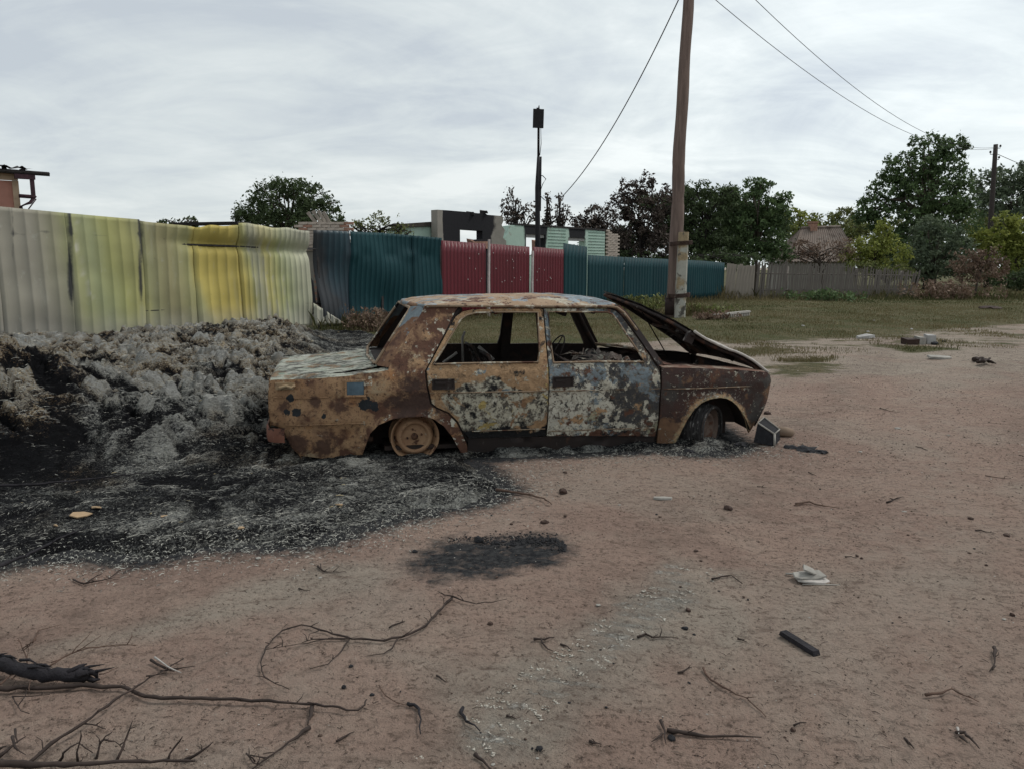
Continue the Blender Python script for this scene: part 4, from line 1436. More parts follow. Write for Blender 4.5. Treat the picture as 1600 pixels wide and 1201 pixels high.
def sheet_mat(name, base, drift, soot=0.0, rough=0.55, spec=0.4):
    t = NT(name)
    t.b.inputs['Specular IOR Level'].default_value = spec
    W = 'World'
    f = t.rng(t.noise(0.9, 5, 0.6, 0.5, 3, co=W, st=(1, 1, 0.45)), 0.32, 0.68)
    col = t.mix(f, base, drift)
    # vertical scorch streaks
    st = t.noise(3.0, 6, 0.65, 0.2, 9, co=W, st=(1.2, 1.2, 0.12))
    col = t.mix(t.rng(st, 0.55, 0.75, 0, 0.55), col, tuple(q * 0.62 for q in base))
    col = t.mix(t.rng(t.noise(5, 6, 0.7, 0.3, 19, co=W, st=(1, 1, 0.5)), 0.60, 0.78, 0, 0.5), col, (0.32, 0.32, 0.27))
    if soot:
        col = t.mix(t.rng(t.math('ADD', t.attr('soot'), t.math('MULTIPLY', t.math('SUBTRACT', t.noise(2.2, 6, 0.65, 0.4, 29, co=W), 0.5), 0.9)), 0.35, 0.75, 0, 0.93), col, (0.028, 0.030, 0.034))
    t.bump(t.noise(8, 4, 0.6, 0.3, 2, co=W), 0.15, 0.01)
    return t.out(col, rough)


SM = {
    'grey': sheet_mat('scorched_grey_sheet', (0.30, 0.30, 0.23), (0.255, 0.27, 0.16), 1),
    'green': sheet_mat('scorched_olive_sheet', (0.30, 0.33, 0.155), (0.34, 0.35, 0.18), 1),
    'drab': sheet_mat('scorched_drab_sheet', (0.30, 0.29, 0.15), (0.28, 0.24, 0.15), 1),
    'yellow': sheet_mat('scorched_yellow_sheet', (0.50, 0.43, 0.14), (0.42, 0.33, 0.10), 1),
    'pale': sheet_mat('scorched_pale_sheet', (0.37, 0.38, 0.29), (0.36, 0.38, 0.19), 1),
    'teal': sheet_mat('teal_sheet', (0.007, 0.044, 0.052), (0.005, 0.030, 0.038), 1, 0.6, 0.2),
    'teal_soot': sheet_mat('sooted_teal_sheet', (0.014, 0.045, 0.060), (0.025, 0.036, 0.048), 1, 0.5),
    'red': sheet_mat('oxide_red_sheet', (0.125, 0.010, 0.019), (0.095, 0.008, 0.014), 1, 0.45),
}
for k_ in ('teal', 'teal_soot', 'red'):      # painted sheets keep a cleaner colour than the burnt ones
    nt_ = SM[k_].node_tree
    for nd in nt_.nodes:
        if nd.type == 'MIX' and tuple(round(q, 2) for q in nd.inputs[7].default_value[:3]) == (0.32, 0.32, 0.27):
            nd.inputs[7].default_value = (0.03, 0.08, 0.095, 1) if k_ != 'red' else (0.14, 0.025, 0.032, 1)
def scorched():
    t = NT('scorched_sheet_coat')
    W = 'World'
    col = t.coord('@coat')
    st = t.noise(3.2, 7, 0.68, 0.25, 9, co=W, st=(1.2, 1.2, 0.10))
    col = t.mix(t.rng(st, 0.58, 0.74, 0, 0.22), col, (0.16, 0.155, 0.10))
    col = t.mix(t.rng(t.noise(2.4, 6, 0.7, 0.5, 15, co=W, st=(1, 1, 0.22)), 0.58, 0.74, 0, 0.35), col, (0.44, 0.44, 0.36))
    col = t.mix(t.rng(t.noise(6, 7, 0.75, 0.3, 19, co=W, st=(1, 1, 0.6)), 0.60, 0.72, 0, 0.5), col, (0.42, 0.42, 0.36))
    col = t.mix(t.rng(t.noise(16, 5, 0.75, 0.2, 25, co=W, st=(1, 1, 0.06)), 0.68, 0.74, 0, 0.4), col, (0.52, 0.50, 0.42))
    col = t.mix(t.rng(t.noise(11, 6, 0.75, 0.2, 26, co=W), 0.66, 0.72, 0, 0.6), col, (0.10, 0.085, 0.06))
    col = t.mix(t.rng(t.math('ADD', t.attr('soot'), t.math('MULTIPLY', t.math('SUBTRACT', t.noise(2.2, 7, 0.7, 0.4, 29, co=W), 0.5), 0.9)), 0.35, 0.75, 0, 0.93), col, (0.030, 0.032, 0.036))
    t.bump(t.noise(8, 4, 0.6, 0.3, 2, co=W), 0.2, 0.012)
    return t.out(col, 0.7)


SM['coat'] = scorched()
M_post = plain('dark_fence_post', (0.035, 0.032, 0.032), var=0.4)
M_gatepost = plain('pale_gate_edge', (0.42, 0.37, 0.36), var=0.3, s=6)


def ribsheet(name, parent, s0, s1, zt0, zt1, mat, zb=0.02, pitch=0.165, depth=0.022, lean=0.0, buck=None, base=(0, 0, 0), sootf=None, nz=18, offn=0.0, jag=0.0, seed=0):
    prof = [(0.0, 0), (0.40, 0), (0.46, 1), (0.58, 1), (0.64, 0)]
    W = s1 - s0
    us = []
    ds = []
    k = 0
    while k * pitch < W:
        for a, b in prof:
            u = (k + a) * pitch
            if u < W:
                us.append(u)
                ds.append(b * depth)
        k += 1
    us.append(W)
    ds.append(0)
    us = np.array(us)
    ds = np.array(ds)
    vs = np.linspace(0, 1, nz)
    U, Vv = np.meshgrid(us, vs)
    D = np.tile(ds, (nz, 1))
    top = zt0 + (zt1 - zt0) * U / W
    if jag:
        top = top + jag * vnoise(U * 2.2 + seed, U * 0 + seed * 1.3, 5)
    Z = zb + (top - zb) * Vv
    S = s0 + U + lean * (Z - 1.2)
    off = offn + D + 0.006 * vnoise(S * 1.5, Z * 1.5, 7 + seed)
    if buck is not None:
        off = off + buck(S, Z)
    X = F0[0] + FD[0] * S + FN[0] * off
    Y = F0[1] + FD[1] * S + FN[1] * off
    P = np.stack([X.ravel() - base[0], Y.ravel() - base[1], Z.ravel() - base[2]], 1)
    n = len(us)
    idx = np.arange(nz * n).reshape(nz, n)
    F = np.stack([idx[:-1, :-1].ravel(), idx[:-1, 1:].ravel(), idx[1:, 1:].ravel(), idx[1:, :-1].ravel()], 1)
    B = P - np.array([FN[0], FN[1], 0]) * 0.004
    Fb = F[:, ::-1] + len(P)
    # rim so that the sheet has an edge
    e = np.concatenate([idx[0, :], idx[1:, -1], idx[-1, -2::-1], idx[-2:0:-1, 0]])
    e2 = np.roll(e, -1)
    R_ = np.stack([e, e2, e2 + len(P), e + len(P)], 1)[:, ::-1]
    so_ = sootf(S.ravel(), Z.ravel()) if sootf is not None else np.zeros(S.size)
    at_ = {'soot': np.concatenate([so_, so_])}
    if mat is SM.get('coat'):
        c_ = coatf(S.ravel(), Z.ravel())
        at_['coat'] = np.vstack([c_, c_])
    me = meshnp(name, np.vstack([P, B]), np.vstack([F, Fb, R_]), mat, False, at_)
    return put(name, me, parent)


# ---- the long scorched fence on the left
b0 = (float(fpt(6)[0]), float(fpt(6)[1]), 0.0)
BF = thing('scorched_sheet_fence', 'tall corrugated metal fence scorched to olive, drab and yellow behind the burnt hay', 'fence', b0)
sheets = [(-190, -90, 'grey', 0.0), (-90, -8, 'grey', 0.0), (-8, 108, 'grey', 0.0), (108, 220, 'green', 0.0), (221, 303, 'drab', 0.0), (304, 386, 'yellow', 0.03), (374, 483, 'pale', 0.05)]
tops = [(-300, 290), (0, 322), (110, 333), (220, 343), (250, 346), (303, 356), (345, 355), (372, 353), (400, 356), (470, 361), (490, 363)]


def ft_at(px):
    return ftop(px, float(np.interp(px, [t[0] for t in tops], [t[1] for t in tops])))


COAT = [(-190, (.37, .36, .29)), (60, (.38, .37, .29)), (100, (.36, .36, .23)), (118, (.43, .45, .22)), (150, (.38, .42, .22)), (180, (.44, .46, .18)), (214, (.46, .46, .19)), (228, (.40, .41, .21)), (262, (.38, .36, .19)), (300, (.42, .42, .19)),
        (312, (.62, .53, .15)), (345, (.60, .50, .13)), (372, (.64, .54, .15)), (388, (.50, .50, .21)), (402, (.47, .48, .33)), (418, (.62, .58, .22)), (436, (.50, .54, .26)), (450, (.48, .52, .32)), (470, (.50, .52, .36)), (490, (.46, .48, .36))]
_cs = [fs(a) for a, _ in COAT]


def coatf(S, Z):
    s2 = S + 0.16 * (Z - 1.4) + 0.12 * vnoise(S * 2.2, Z * 1.1, 91) + 0.05 * vnoise(S * 9, Z * 2.5, 92)
    c = np.stack([np.interp(s2, _cs, [q[1][i] for q in COAT]) for i in range(3)], 1)
    k = np.clip(0.95 + 0.22 * fbm(S * 0.8, Z * 1.4, 93, 3), 0.6, 1.2)
    pale = np.array([[.47, .46, .40]])
    f = (0.55 * sst(0.75, 0.2, Z) + 0.35 * sst(1.95, 2.1, Z) * sst(fs(380), fs(400), S))[:, None]
    c = c * (1 - f) + pale * f
    f2 = 0.8 * np.exp(-((S - fs(131) - 0.10 * np.sin(Z * 2.6) - 0.02 * np.sin(Z * 17)) / 0.018) ** 2) * sst(0.8, 1.0, Z) * sst(2.3, 2.15, Z)
    for c0_ in (395, 412, 424, 440):
        f2 = f2 + 0.6 * np.exp(-((S - fs(c0_) + 0.12 * (Z - 1.3) - 0.015 * np.sin(Z * 13)) / 0.014) ** 2) * sst(0.2, 0.5, Z) * sst(2.1, 1.9, Z)
    f2 = np.clip(f2, 0, 0.8)[:, None]
    c = c * (1 - f2) + np.array([[.62, .62, .50]]) * f2
    return c * k[:, None] * np.array([[0.80, 0.77, 0.80]])


def buckle(S, Z):
    k = sst(fs(225), fs(330), S)
    zc = 1.95 - 0.05 * (S - fs(220))
    o = 0.07 * k * np.exp(-((Z - zc) / 0.10) ** 2) * (1 + 0.5 * vnoise(S * 1.2, S * 0, 3)) * -1
    o = o + 0.09 * k * sst(zc, zc + 0.35, Z)
    o = o + 0.07 * vnoise(S * 0.7, Z * 0.6, 13) + 0.04 * k * vnoise(S * 1.7, Z * 1.3, 14) + 0.008 * k * vnoise(S * 4.5, Z * 2.5, 15) + 0.006 * vnoise(S * 2.4, Z * 3.5, 16)
    return o


def soot_crease_left(S, Z):
    o = 0.52 * np.exp(-((Z - 2.02 + 0.03 * np.sin(S * 5)) / 0.035) ** 2) * sst(fs(330), fs(60), S)  # dark line along the crease below the top edge, carried in this mask
    o = o + 0.75 * sst(0.5, 0.0, np.abs(S - fs(495)) + 0.25 * np.abs(Z - 1.6)) * sst(0.45, 0.6, Z)
    o = o + 0.5 * np.exp(-((Z - 0.62) / 0.06) ** 2) * sst(fs(420), fs(490), S)
    for c_, w_, am in ((fs(110), 0.05, 0.9), (fs(220), 0.05, 0.9), (fs(-2), 0.03, 0.6), (fs(22), 0.02, 0.5), (fs(38), 0.02, 0.4), (fs(56), 0.015, 0.35), (fs(75), 0.015, 0.3)):
        o = o + am * np.exp(-((S - c_ + 0.05 * np.sin(Z * 2)) / w_) ** 2) * sst(0.5, 1.0, Z)
    o = o + 0.45 * sst(0.25, 0.0, Z)
    return o


for i, (a, b, mk, dz) in enumerate(sheets):
    sa, sb = fs(a), fs(b) + (0.04 if b < 380 else 0)
    ln = {6: -0.03}.get(i, 0)
    o = ribsheet('fence_sheet', BF, sa, sb, ft_at(a) + dz, ft_at(b) + (dz if i != 6 else 0), SM['coat'], 0.04 if i < 5 else 0.10, pitch=0.205 if i != 6 else 0.13, buck=buckle, base=b0, depth=0.010, sootf=soot_crease_left, lean=ln, offn=0.012 * (i % 2) + (0.03 if i == 6 else 0), jag=0.05 if i > 3 else 0.0, seed=i, nz=34)
    if mk in ('yellow', 'pale'):
        o['label'] = {'yellow': 'ochre yellow scorched sheet', 'pale': 'pale crumpled sheet with flaking greenish coat'}[mk]
for i, s in enumerate(list(np.arange(-2.0, fs(480), 2.45))):
    g = MB()
    p = fpt(s, -0.08)
    g.box((p[0], p[1], 1.1), (0.06, 0.06, 2.16), (0, 0, math.atan2(FD[1], FD[0])))
    g.build('fence_post', M_post, BF, b0)
for z in (0.60, 1.95):
    g = MB()
    pa, pb = fpt(-2.5, -0.04), fpt(fs(500), -0.04)
    g.tube([(pa[0], pa[1], z), (pb[0], pb[1], z - 0.12 * (z > 1))], 0.022, 5)
    g.build('fence_rail', M_post, BF, b0)

# ---- teal fence left of the gate, its first sheet blackened and leaning
b1 = (float(fpt(fs(590))[0]), float(fpt(fs(590))[1]), 0.0)
TF = thing('teal_sheet_fence', 'dark teal corrugated fence between the scorched fence and the red gate', 'fence', b1)
sg = fs(688)


def soot_teal(S, Z):
    return 0.95 * sst(fs(535), fs(492), S + 0.22 * (Z - 1.3)) + 0.5 * np.exp(-((Z - 0.75 + 0.25 * (S - fs(490))) / 0.16) ** 2) * sst(fs(600), fs(520), S)


def buck_teal(S, Z):
    d = (S - fs(560)) * 0.5 + (Z - 1.3) * 0.9
    return 0.06 * np.sin(d * 3.1) * sst(fs(690), fs(560), S) + 0.07 * vnoise(S * 0.8, Z * 0.9, 23) + 0.10 * np.exp(-((Z - 1.72) / 0.12) ** 2) * vnoise(S * 1.5, S * 0, 31)


st_ = [494, 545, 598, 645, 688]
for i in range(4):
    a, b = st_[i], st_[i + 1]
    ya = [360, 362, 364, 368, 372]
    sa = fs(a)
    ribsheet('fence_sheet', TF, sa, fs(b) + 0.04, ftop(a, ya[i]), ftop(b, ya[i + 1]), SM['teal_soot' if i == 0 else 'teal'], 0.05, pitch=0.15, depth=0.012, buck=buck_teal, base=b1, sootf=soot_teal, lean=-0.06 if i == 0 else 0, offn=0.012 * (i % 2), seed=20 + i, nz=30)
# torn lower corner and hanging sooty strip in the gap
o = ribsheet('fence_sheet', TF, fs(469), fs(492), ftop(469, 385), ftop(494, 440), SM['teal_soot'], 0.35, pitch=0.15, base=b1, sootf=lambda S, Z: S * 0 + 0.9, lean=-0.10, offn=-0.10, seed=33)
o['label'] = 'torn blackened strip hanging in the gap'
o = ribsheet('fence_sheet', TF, fs(484), fs(531), 0.62, 0.12, SM['coat'], 0.10, pitch=0.15, base=b1, sootf=lambda S, Z: S * 0 + 0.05, offn=0.09, seed=34, nz=6)
o['label'] = 'pale unburnt triangle of sheet at the fence foot'
for s in np.linspace(fs(500), fs(684), 5):
    g = MB()
    p = fpt(s, -0.08)
    g.box((p[0], p[1], 1.0), (0.06, 0.06, 2.0), (0, 0, math.atan2(FD[1], FD[0])))
    g.build('fence_post', M_post, TF, b1)

# ---- red gate: two leaves and a wicket
b2 = (float(fpt(fs(785))[0]), float(fpt(fs(785))[1]), 0.0)
RG = thing('red_gate', 'oxide red corrugated double gate with pale edges, pocked by shrapnel', 'gate', b2)
for i, (a, b, ya, yb) in enumerate([(689, 758, 376, 381), (763, 826, 381, 386), (831, 879, 386, 390)]):
    lf = ribsheet('gate_leaf', RG, fs(a), fs(b), ftop(a, ya), ftop(b, yb), SM['red'], 0.06, pitch=0.14, depth=0.016, base=b2, offn=0.03, seed=40 + i, nz=8)
    # holes punched through the sheet, bare metal showing round them
    rr = random.Random(i + 5)
    for k in range((6, 14, 7)[i]):
        s = fs(a) + 0.12 + rr.random() * (fs(b) - fs(a) - 0.25)
        z = rr.choice((1.05, 1.35, 1.62, 1.78)) + rr.uniform(-0.08, 0.08)
        p = fpt(s, 0.058)
        g = MB()
        g.lathe([(0, 0.0), (0.004, 0.012), (0.0, 0.018)], 7, 'z')
        g.v = [(p[0] + FD[0] * x + FN[0] * zz_ - b2[0], p[1] + FD[1] * x + FN[1] * zz_ - b2[1], z + y) for x, y, zz_ in g.v]
        g.build('bullet_hole', M_gatepost, lf)
for px, py, w_ in ((760.5, 373, 0.07), (828.5, 391, 0.08)):
    g = MB()
    p = fpt(fs(px), 0.075)
    z1 = ftop(px, py)
    g.box((p[0], p[1], z1 * 0.25 + 0.02), (w_, 0.05, z1 * 0.5), (0, 0, math.atan2(FD[1], FD[0])))
    g.box((p[0] + 0.01, p[1] + 0.012, z1 * 0.75), (w_ * 0.8, 0.05, z1 * 0.5 - 0.05), (0, R(1.2), math.atan2(FD[1], FD[0])))
    g.build('gate_post', M_gatepost, RG, b2)
g = MB()
for s in (fs(689), fs(879)):
    p = fpt(s, -0.02)
    g.box((p[0], p[1], 1.0), (0.08, 0.08, 2.0), (0, 0, math.atan2(FD[1], FD[0])))
    g.build('gate_side_post', M_post, RG, b2)
    g = MB()

# ---- lower teal fence right of the gate
b3 = (float(fpt(fs(1000))[0]), float(fpt(fs(1000))[1]), 0.0)
TR = thing('low_teal_fence', 'lower teal corrugated fence running from the red gate past the wooden pole', 'fence', b3)
px_ = [880, 917, 918, 975, 1020, 1064, 1102, 1132]
py_ = [380, 386, 398.5, 402, 404, 406, 408, 411]
for i in range(len(px_) - 1):
    if i == 1:
        continue
    a, b = px_[i], px_[i + 1]
    ribsheet('fence_sheet', TR, fs(a), fs(b), ftop(a, py_[i]), ftop(b, py_[i + 1]), SM['teal'], 0.03, pitch=0.20, depth=0.013, base=b3, offn=0.01 * (i % 2), seed=50 + i, nz=6)
for s in np.linspace(fs(884), fs(1128), 7):
    g = MB()
    p = fpt(s, -0.08)
    g.box((p[0], p[1], 0.85), (0.06, 0.06, 1.5), (0, 0, math.atan2(FD[1], FD[0])))
    g.build('fence_post', M_post, TR, b3)

# ---- pale boards, then the grey picket fence
M_board = plain('weathered_board', (0.27, 0.235, 0.20), var=0.35, s=3, st=(4, 4, 0.4), bump=0.3)
M_picket = plain('weathered_picket', (0.155, 0.135, 0.12), var=0.5, s=2.5, st=(4, 4, 0.5), bump=0.3)
FE = fpt(fs(1132))
bb = (float(FE[0]) + 0.7, float(FE[1]), 0.0)
BD = thing('board_fence_panel', 'short panel of pale weathered upright boards between teal and picket fences', 'fence', bb)
xa, xb = FE[0] + 0.05, AT(1178, 440, FE[1] + 0.4)[0]
nb = 9
rr = random.Random(2)
bm_ = None
for i in range(nb):
    x = xa + (xb - xa) * (i + 0.5) / nb
    g = MB()
    hgt = 1.52 - 0.06 * i / nb + rr.uniform(-0.04, 0.04)
    g.box((0, 0, hgt / 2), ((xb - xa) / nb * 0.93, 0.022, hgt), (0, 0, rr.uniform(-0.05, 0.05)))
    o = g.build('board', M_board, BD)
    o.location = (x - bb[0], FE[1] + 0.4 * i / nb - bb[1] + rr.uniform(-0.015, 0.015), 0.04)
    o.rotation_euler = (0, R(3.0 - i * 0.2) + rr.uniform(-0.02, 0.02), 0)
pk0 = np.array([xb + 0.1, FE[1] + 0.4])
pk1 = np.array(AT(1432, 440, 36.5)[:2])
bp_ = (float((pk0[0] + pk1[0]) / 2), float((pk0[1] + pk1[1]) / 2), 0.0)
PK = thing('picket_fence', 'old grey paling fence of thin uneven pickets in front of the hipped roof', 'fence', bp_)
g = MB()
g.prism([(-0.026, 0), (0.026, 0), (0.024, 0.97), (0.0, 1.0), (-0.022, 0.965)], -0.009, 0.009)
pm = g.mesh('picket', M_picket)
npk = 110
for i in range(npk):
    t = i / (npk - 1)
    q = pk0 + (pk1 - pk0) * t
    if rr.random() < 0.04:
        continue
    hh = np.interp(t, [0, 0.12, 0.3, 0.45, 0.6, 0.8, 1.0], [1.62, 1.66, 1.58, 1.55, 1.42, 1.33, 1.22]) + rr.uniform(-0.10, 0.08)
    o = put('picket', pm, PK, (q[0] - bp_[0], q[1] - bp_[1] + rr.uniform(-0.02, 0.02), 0.02))
    o.scale = (rr.uniform(0.75, 1.25), 1, hh)
    lean = R(3.5) + 0.05 * float(vnoise(t * 9, 0.5, 3)) + (R(12) * max(0, (t - 0.75)) * rr.random() * 3) + rr.uniform(-0.03, 0.03)
    o.rotation_euler = (rr.uniform(-0.04, 0.04), lean, 0)
for z in (0.40, 1.15):
    g = MB()
    n_ = 8
    g.tube([(pk0[0] + (pk1[0] - pk0[0]) * k / n_, pk0[1] + (pk1[1] - pk0[1]) * k / n_ + 0.05, z - 0.12 * k / n_ * (z > 1)) for k in range(n_ + 1)], 0.03, 4)
    g.build('picket_rail', M_picket, PK, bp_)
for k in range(7):
    g = MB()
    q = pk0 + (pk1 - pk0) * (k + 0.3) / 7
    g.tube([(q[0], q[1] + 0.12, 0), (q[0] + 0.03, q[1] + 0.12, 1.5 - 0.04 * k)], 0.055, 6)
    g.build('picket_post', M_picket, PK, bp_)

# ================================================================ poles and wires
M_pole = plain('weathered_pole_wood', (0.15, 0.108, 0.092), var=0.4, s=5, st=(3, 3, 0.25), bump=0.5, bdist=0.012, co='Object')
M_conc = patina('pole_stub_concrete', (0.42, 0.41, 0.36), (0.32, 0.31, 0.27), [
    ((0.34, 0.26, 0.16), 2.2, 0.60, 0.68, dict(seed=401, bias=(2, 1.2, 2.4, 0.22))), ((0.11, 0.10, 0.085), 5, 0.58, 0.64, dict(seed=403, bias=(2, 1.0, 0.0, 0.10)))], bump=0.6, bdist=0.01)
M_wirem = plain('dark_wire', (0.03, 0.03, 0.032), var=0.2)
PY = 22.4
pb_ = AT(1050, 488, PY + 0.1)
pt_ = AT(1078, -60, PY + 0.1)
UP = thing('utility_pole', 'tall weathered wooden utility pole lashed to a concrete stub, rising out of frame', 'utility pole', (pb_[0], pb_[1], 0))
g = MB()
pts = []
rad = []
for k in range(25):
    t = k / 24
    x = (pt_[0] - pb_[0]) * t + 0.02 * math.sin(t * 9) + 0.012 * math.sin(t * 23)
    pts.append((x, 0.05 * t, -0.1 + (pt_[2] + 0.1) * t))
    rad.append(0.205 - 0.065 * t + 0.004 * math.sin(t * 31))
g.tube(pts, rad, 14)
g.build('pole_shaft', M_pole, UP)
g = MB()
g.tube([(0, 0, 0.05), (0, 0, 0.55)], [0.212, 0.209], 14)
g.build('tarred_foot', plain('tarred_wood', (0.035, 0.022, 0.02), var=0.4), UP)
sp_ = AT(1057, 498, PY - 0.35)
st2 = AT(1063.5, 363, PY - 0.35)
ch = 0.045
g = MB()
dx = st2[0] - sp_[0]
for k in range(2):
    pass
w0, w1, d0 = 0.15, 0.155, 0.11
sx0 = sp_[0] - pb_[0] + 0.09
n_ = 10
V = []
for k in range(n_ + 1):
    t = k / n_
    cx = sx0 + dx * t
    z = -0.15 + (st2[2] + 0.15) * t
    wv = w0 * (1 - 0.12 * t)
    for (a, b) in ((-wv, -d0 + ch), (-wv + ch, -d0), (wv - ch, -d0), (wv, -d0 + ch), (wv, d0), (-wv, d0)):
        V.append((cx + a, -0.45 + b, z))
F_ = [(k * 6 + i, k * 6 + (i + 1) % 6, (k + 1) * 6 + (i + 1) % 6, (k + 1) * 6 + i) for k in range(n_) for i in range(6)]
F_.append(tuple(n_ * 6 + i for i in range(6)))
g.add(V, F_)
g.build('concrete_stub', M_conc, UP, jit=0.004)
for z, in ((0.58,), (2.05,)):
    g = MB()
    xc = sx0 / 2 + dx * z / (2 * st2[2]) + 0.02
    for q in range(4):
        g.tube([(xc + 0.04 + 0.31 * math.cos(t) , -0.26 + 0.33 * math.sin(t), z + 0.03 * q + 0.02 * math.cos(t)) for t in np.linspace(0, 2 * math.pi, 21)], 0.013, 5, caps=False)
    g.build('wire_lashing', plain('rusty_lashing', (0.05, 0.028, 0.022), var=0.3) if z < 1 else bpy.data.materials['rusty_lashing'], UP)
# insulators out of frame that carry the wires
g = MB()
topz = pt_[2] - 0.15
g.box((pt_[0] - pb_[0], 0.05, topz - 0.3), (1.6, 0.1, 0.1), (0, 0, R(35)))
g.build('cross_arm', M_pole, UP)
fp0, fp1 = AT(1541, 452, 54), AT(1556, 226, 54)
FP = thing('distant_utility_pole', 'thin leaning dark wooden utility pole at the far right among the trees', 'utility pole', (fp0[0], fp0[1], 0))
g = MB()
g.tube([((fp1[0] - fp0[0]) * t, 0, fp1[2] * t) for t in np.linspace(0, 1, 8)], [0.19 - 0.05 * t for t in np.linspace(0, 1, 8)], 9)
g.build('pole_shaft', plain('far_pole_wood', (0.05, 0.04, 0.038), var=0.3), FP)
for dx_, dz_ in ((0.32, -0.25), (-0.32, -0.65), (0.30, -1.0)):
    g = MB()
    cx = fp1[0] - fp0[0]
    g.tube([(cx, 0, fp1[2] + dz_), (cx + dx_, 0, fp1[2] + dz_), (cx + dx_, 0, fp1[2] + dz_ + 0.12)], 0.025, 5)
    g.lathe([(0, 0.03), (0.02, 0.07), (0.07, 0.06), (0.10, 0.07), (0.15, 0.03)], 8, 'z', (cx + dx_, 0, fp1[2] + dz_ + 0.08))
    g.build('insulator', M_post, FP)
g = MB()
g.tube([(cx + 0.6, 0.3, fp1[2] - 1.4), (cx, 0, fp1[2] - 0.9)], 0.02, 4)


def wire(name, a, b, sag, rad, label):
    g = MB()
    a, b = np.array(a, float), np.array(b, float)
    pts = []
    for t in np.linspace(0, 1, 28):
        p = a + (b - a) * t
        p[2] -= sag * 4 * t * (1 - t)
        pts.append(p)
    g.tube(pts, rad, 5)
    o = solo(g, name, M_wirem)
    tag(o, label, 'wire')
    return o


wire('overhead_wire', AT(1085, -28, 22.2), AT(1556, 232, 54), 1.45, 0.010, 'lower of the two overhead wires running from the tall pole down to the right')
wire('overhead_wire', AT(1150, -30, 23.1), AT(1559, 230, 54), 1.45, 0.010, 'upper right overhead wire crossing the bright cloud')
wire('service_wire', AT(1064, -8, 22.4), AT(878, 308, 31.5), 0.55, 0.017, 'single wire slanting down left from the tall pole to the ruined house')
wire('overhead_wire', AT(1556, 240, 54), AT(1720, 300, 75), 0.2, 0.02, 'short wire leaving the distant pole at the right edge')

# antenna mast standing in the yard
AY = 28.0
ab = AT(838, 470, AY)
az = AT(839, 165, AY)[2]
AM = thing('antenna_mast', 'thin dark mast with a flat rectangular antenna panel on top, above the red gate', 'antenna', (ab[0] + 0.02, AY, 0))
M_mast = plain('charred_mast', (0.018, 0.017, 0.02), var=0.3)
g = MB()
zc_ = AT(838, 245, AY)[2]
g.tube([(0, 0, 0), (0.02, 0, 2.5), (0.0, 0, zc_ * 0.8), (0.03, 0, zc_)], [0.11, 0.095, 0.085, 0.05], 8)
g.tube([(0.10, 0.02, 3.4), (0.115, 0.02, zc_)], 0.035, 6)
g.build('mast_pole', M_mast, AM)
g = MB()
g.tube([(0.03, 0, zc_ - 0.1), (0.03, 0, az - 0.15), (0.045, 0, az)], [0.045, 0.04, 0.012], 8)
g.build('mast_tube', M_mast, AM)
pc = AT(841, 186.5, AY)
g = MB()
g.box((pc[0] - ab[0] - 0.02, -0.10, pc[2]), (0.37, 0.09, 0.63), (0, R(1.5), R(8)))
g.box((pc[0] - ab[0] - 0.06, -0.10, pc[2] + 0.33), (0.05, 0.05, 0.06))
g.box((pc[0] - ab[0] + 0.06, -0.02, pc[2] + 0.1), (0.2, 0.12, 0.04))
g.build('antenna_panel', M_mast, AM)
g = MB()
c0 = AT(846, 205, AY)
g.tube([AT(*q, AY) for q in ((845, 200), (845.5, 225), (843.5, 243))], 0.012, 4)
c_ = [AT(*q, AY) for q in ((841, 274), (848, 275), (853, 280), (848, 288), (845, 297), (843, 305), (851, 313))]
g2 = MB()
g2.tube(c_, 0.016, 4)
g.build('cable', M_mast, AM, (ab[0] + 0.02, AY, 0))
g2.build('loose_cable', M_mast, AM, (ab[0] + 0.02, AY, 0))

# ================================================================ ruins
def soot_wall_mat(name, c1, c2, lines=True):
    t = NT(name)
    col = t.mix(t.rng(t.noise(1.5, 5, 0.6, 0.3, 2), 0.35, 0.65), c1, c2)
    col = t.mix(t.rng(t.noise(3, 6, 0.7, 0.2, 12), 0.60, 0.68, 0, 0.8), col, (0.26, 0.24, 0.20))
    f = t.rng(t.math('ADD', t.attr('soot'), t.math('MULTIPLY', t.math('SUBTRACT', t.noise(2.6, 7, 0.7, 0.5, 22), 0.5), 0.7)), 0.35, 0.62)
    col = t.mix(f, col, (0.014, 0.014, 0.017))
    t.bump(t.noise(14, 4, 0.6), 0.3, 0.02)
    return t.out(col, 0.9)


M_mint = soot_wall_mat('mint_painted_wall', (0.40, 0.52, 0.45), (0.34, 0.46, 0.39))
M_mint2 = soot_wall_mat('pale_yellow_green_wall', (0.33, 0.37, 0.25), (0.24, 0.30, 0.20))
M_plaster = soot_wall_mat('bare_plaster_wall', (0.20, 0.19, 0.165), (0.27, 0.25, 0.22))
M_brickp = plain('pinkish_brick', (0.30, 0.17, 0.125), var=0.35, s=9, bump=0.5)
M_brickw = plain('whitewashed_brick', (0.40, 0.34, 0.29), var=0.30, s=9, bump=0.5)
M_char = plain('charred_timber', (0.020, 0.018, 0.018), var=0.4, s=6, bump=0.6, bdist=0.02)
M_concrete = plain('pale_lintel', (0.34, 0.33, 0.32), var=0.2, s=5)


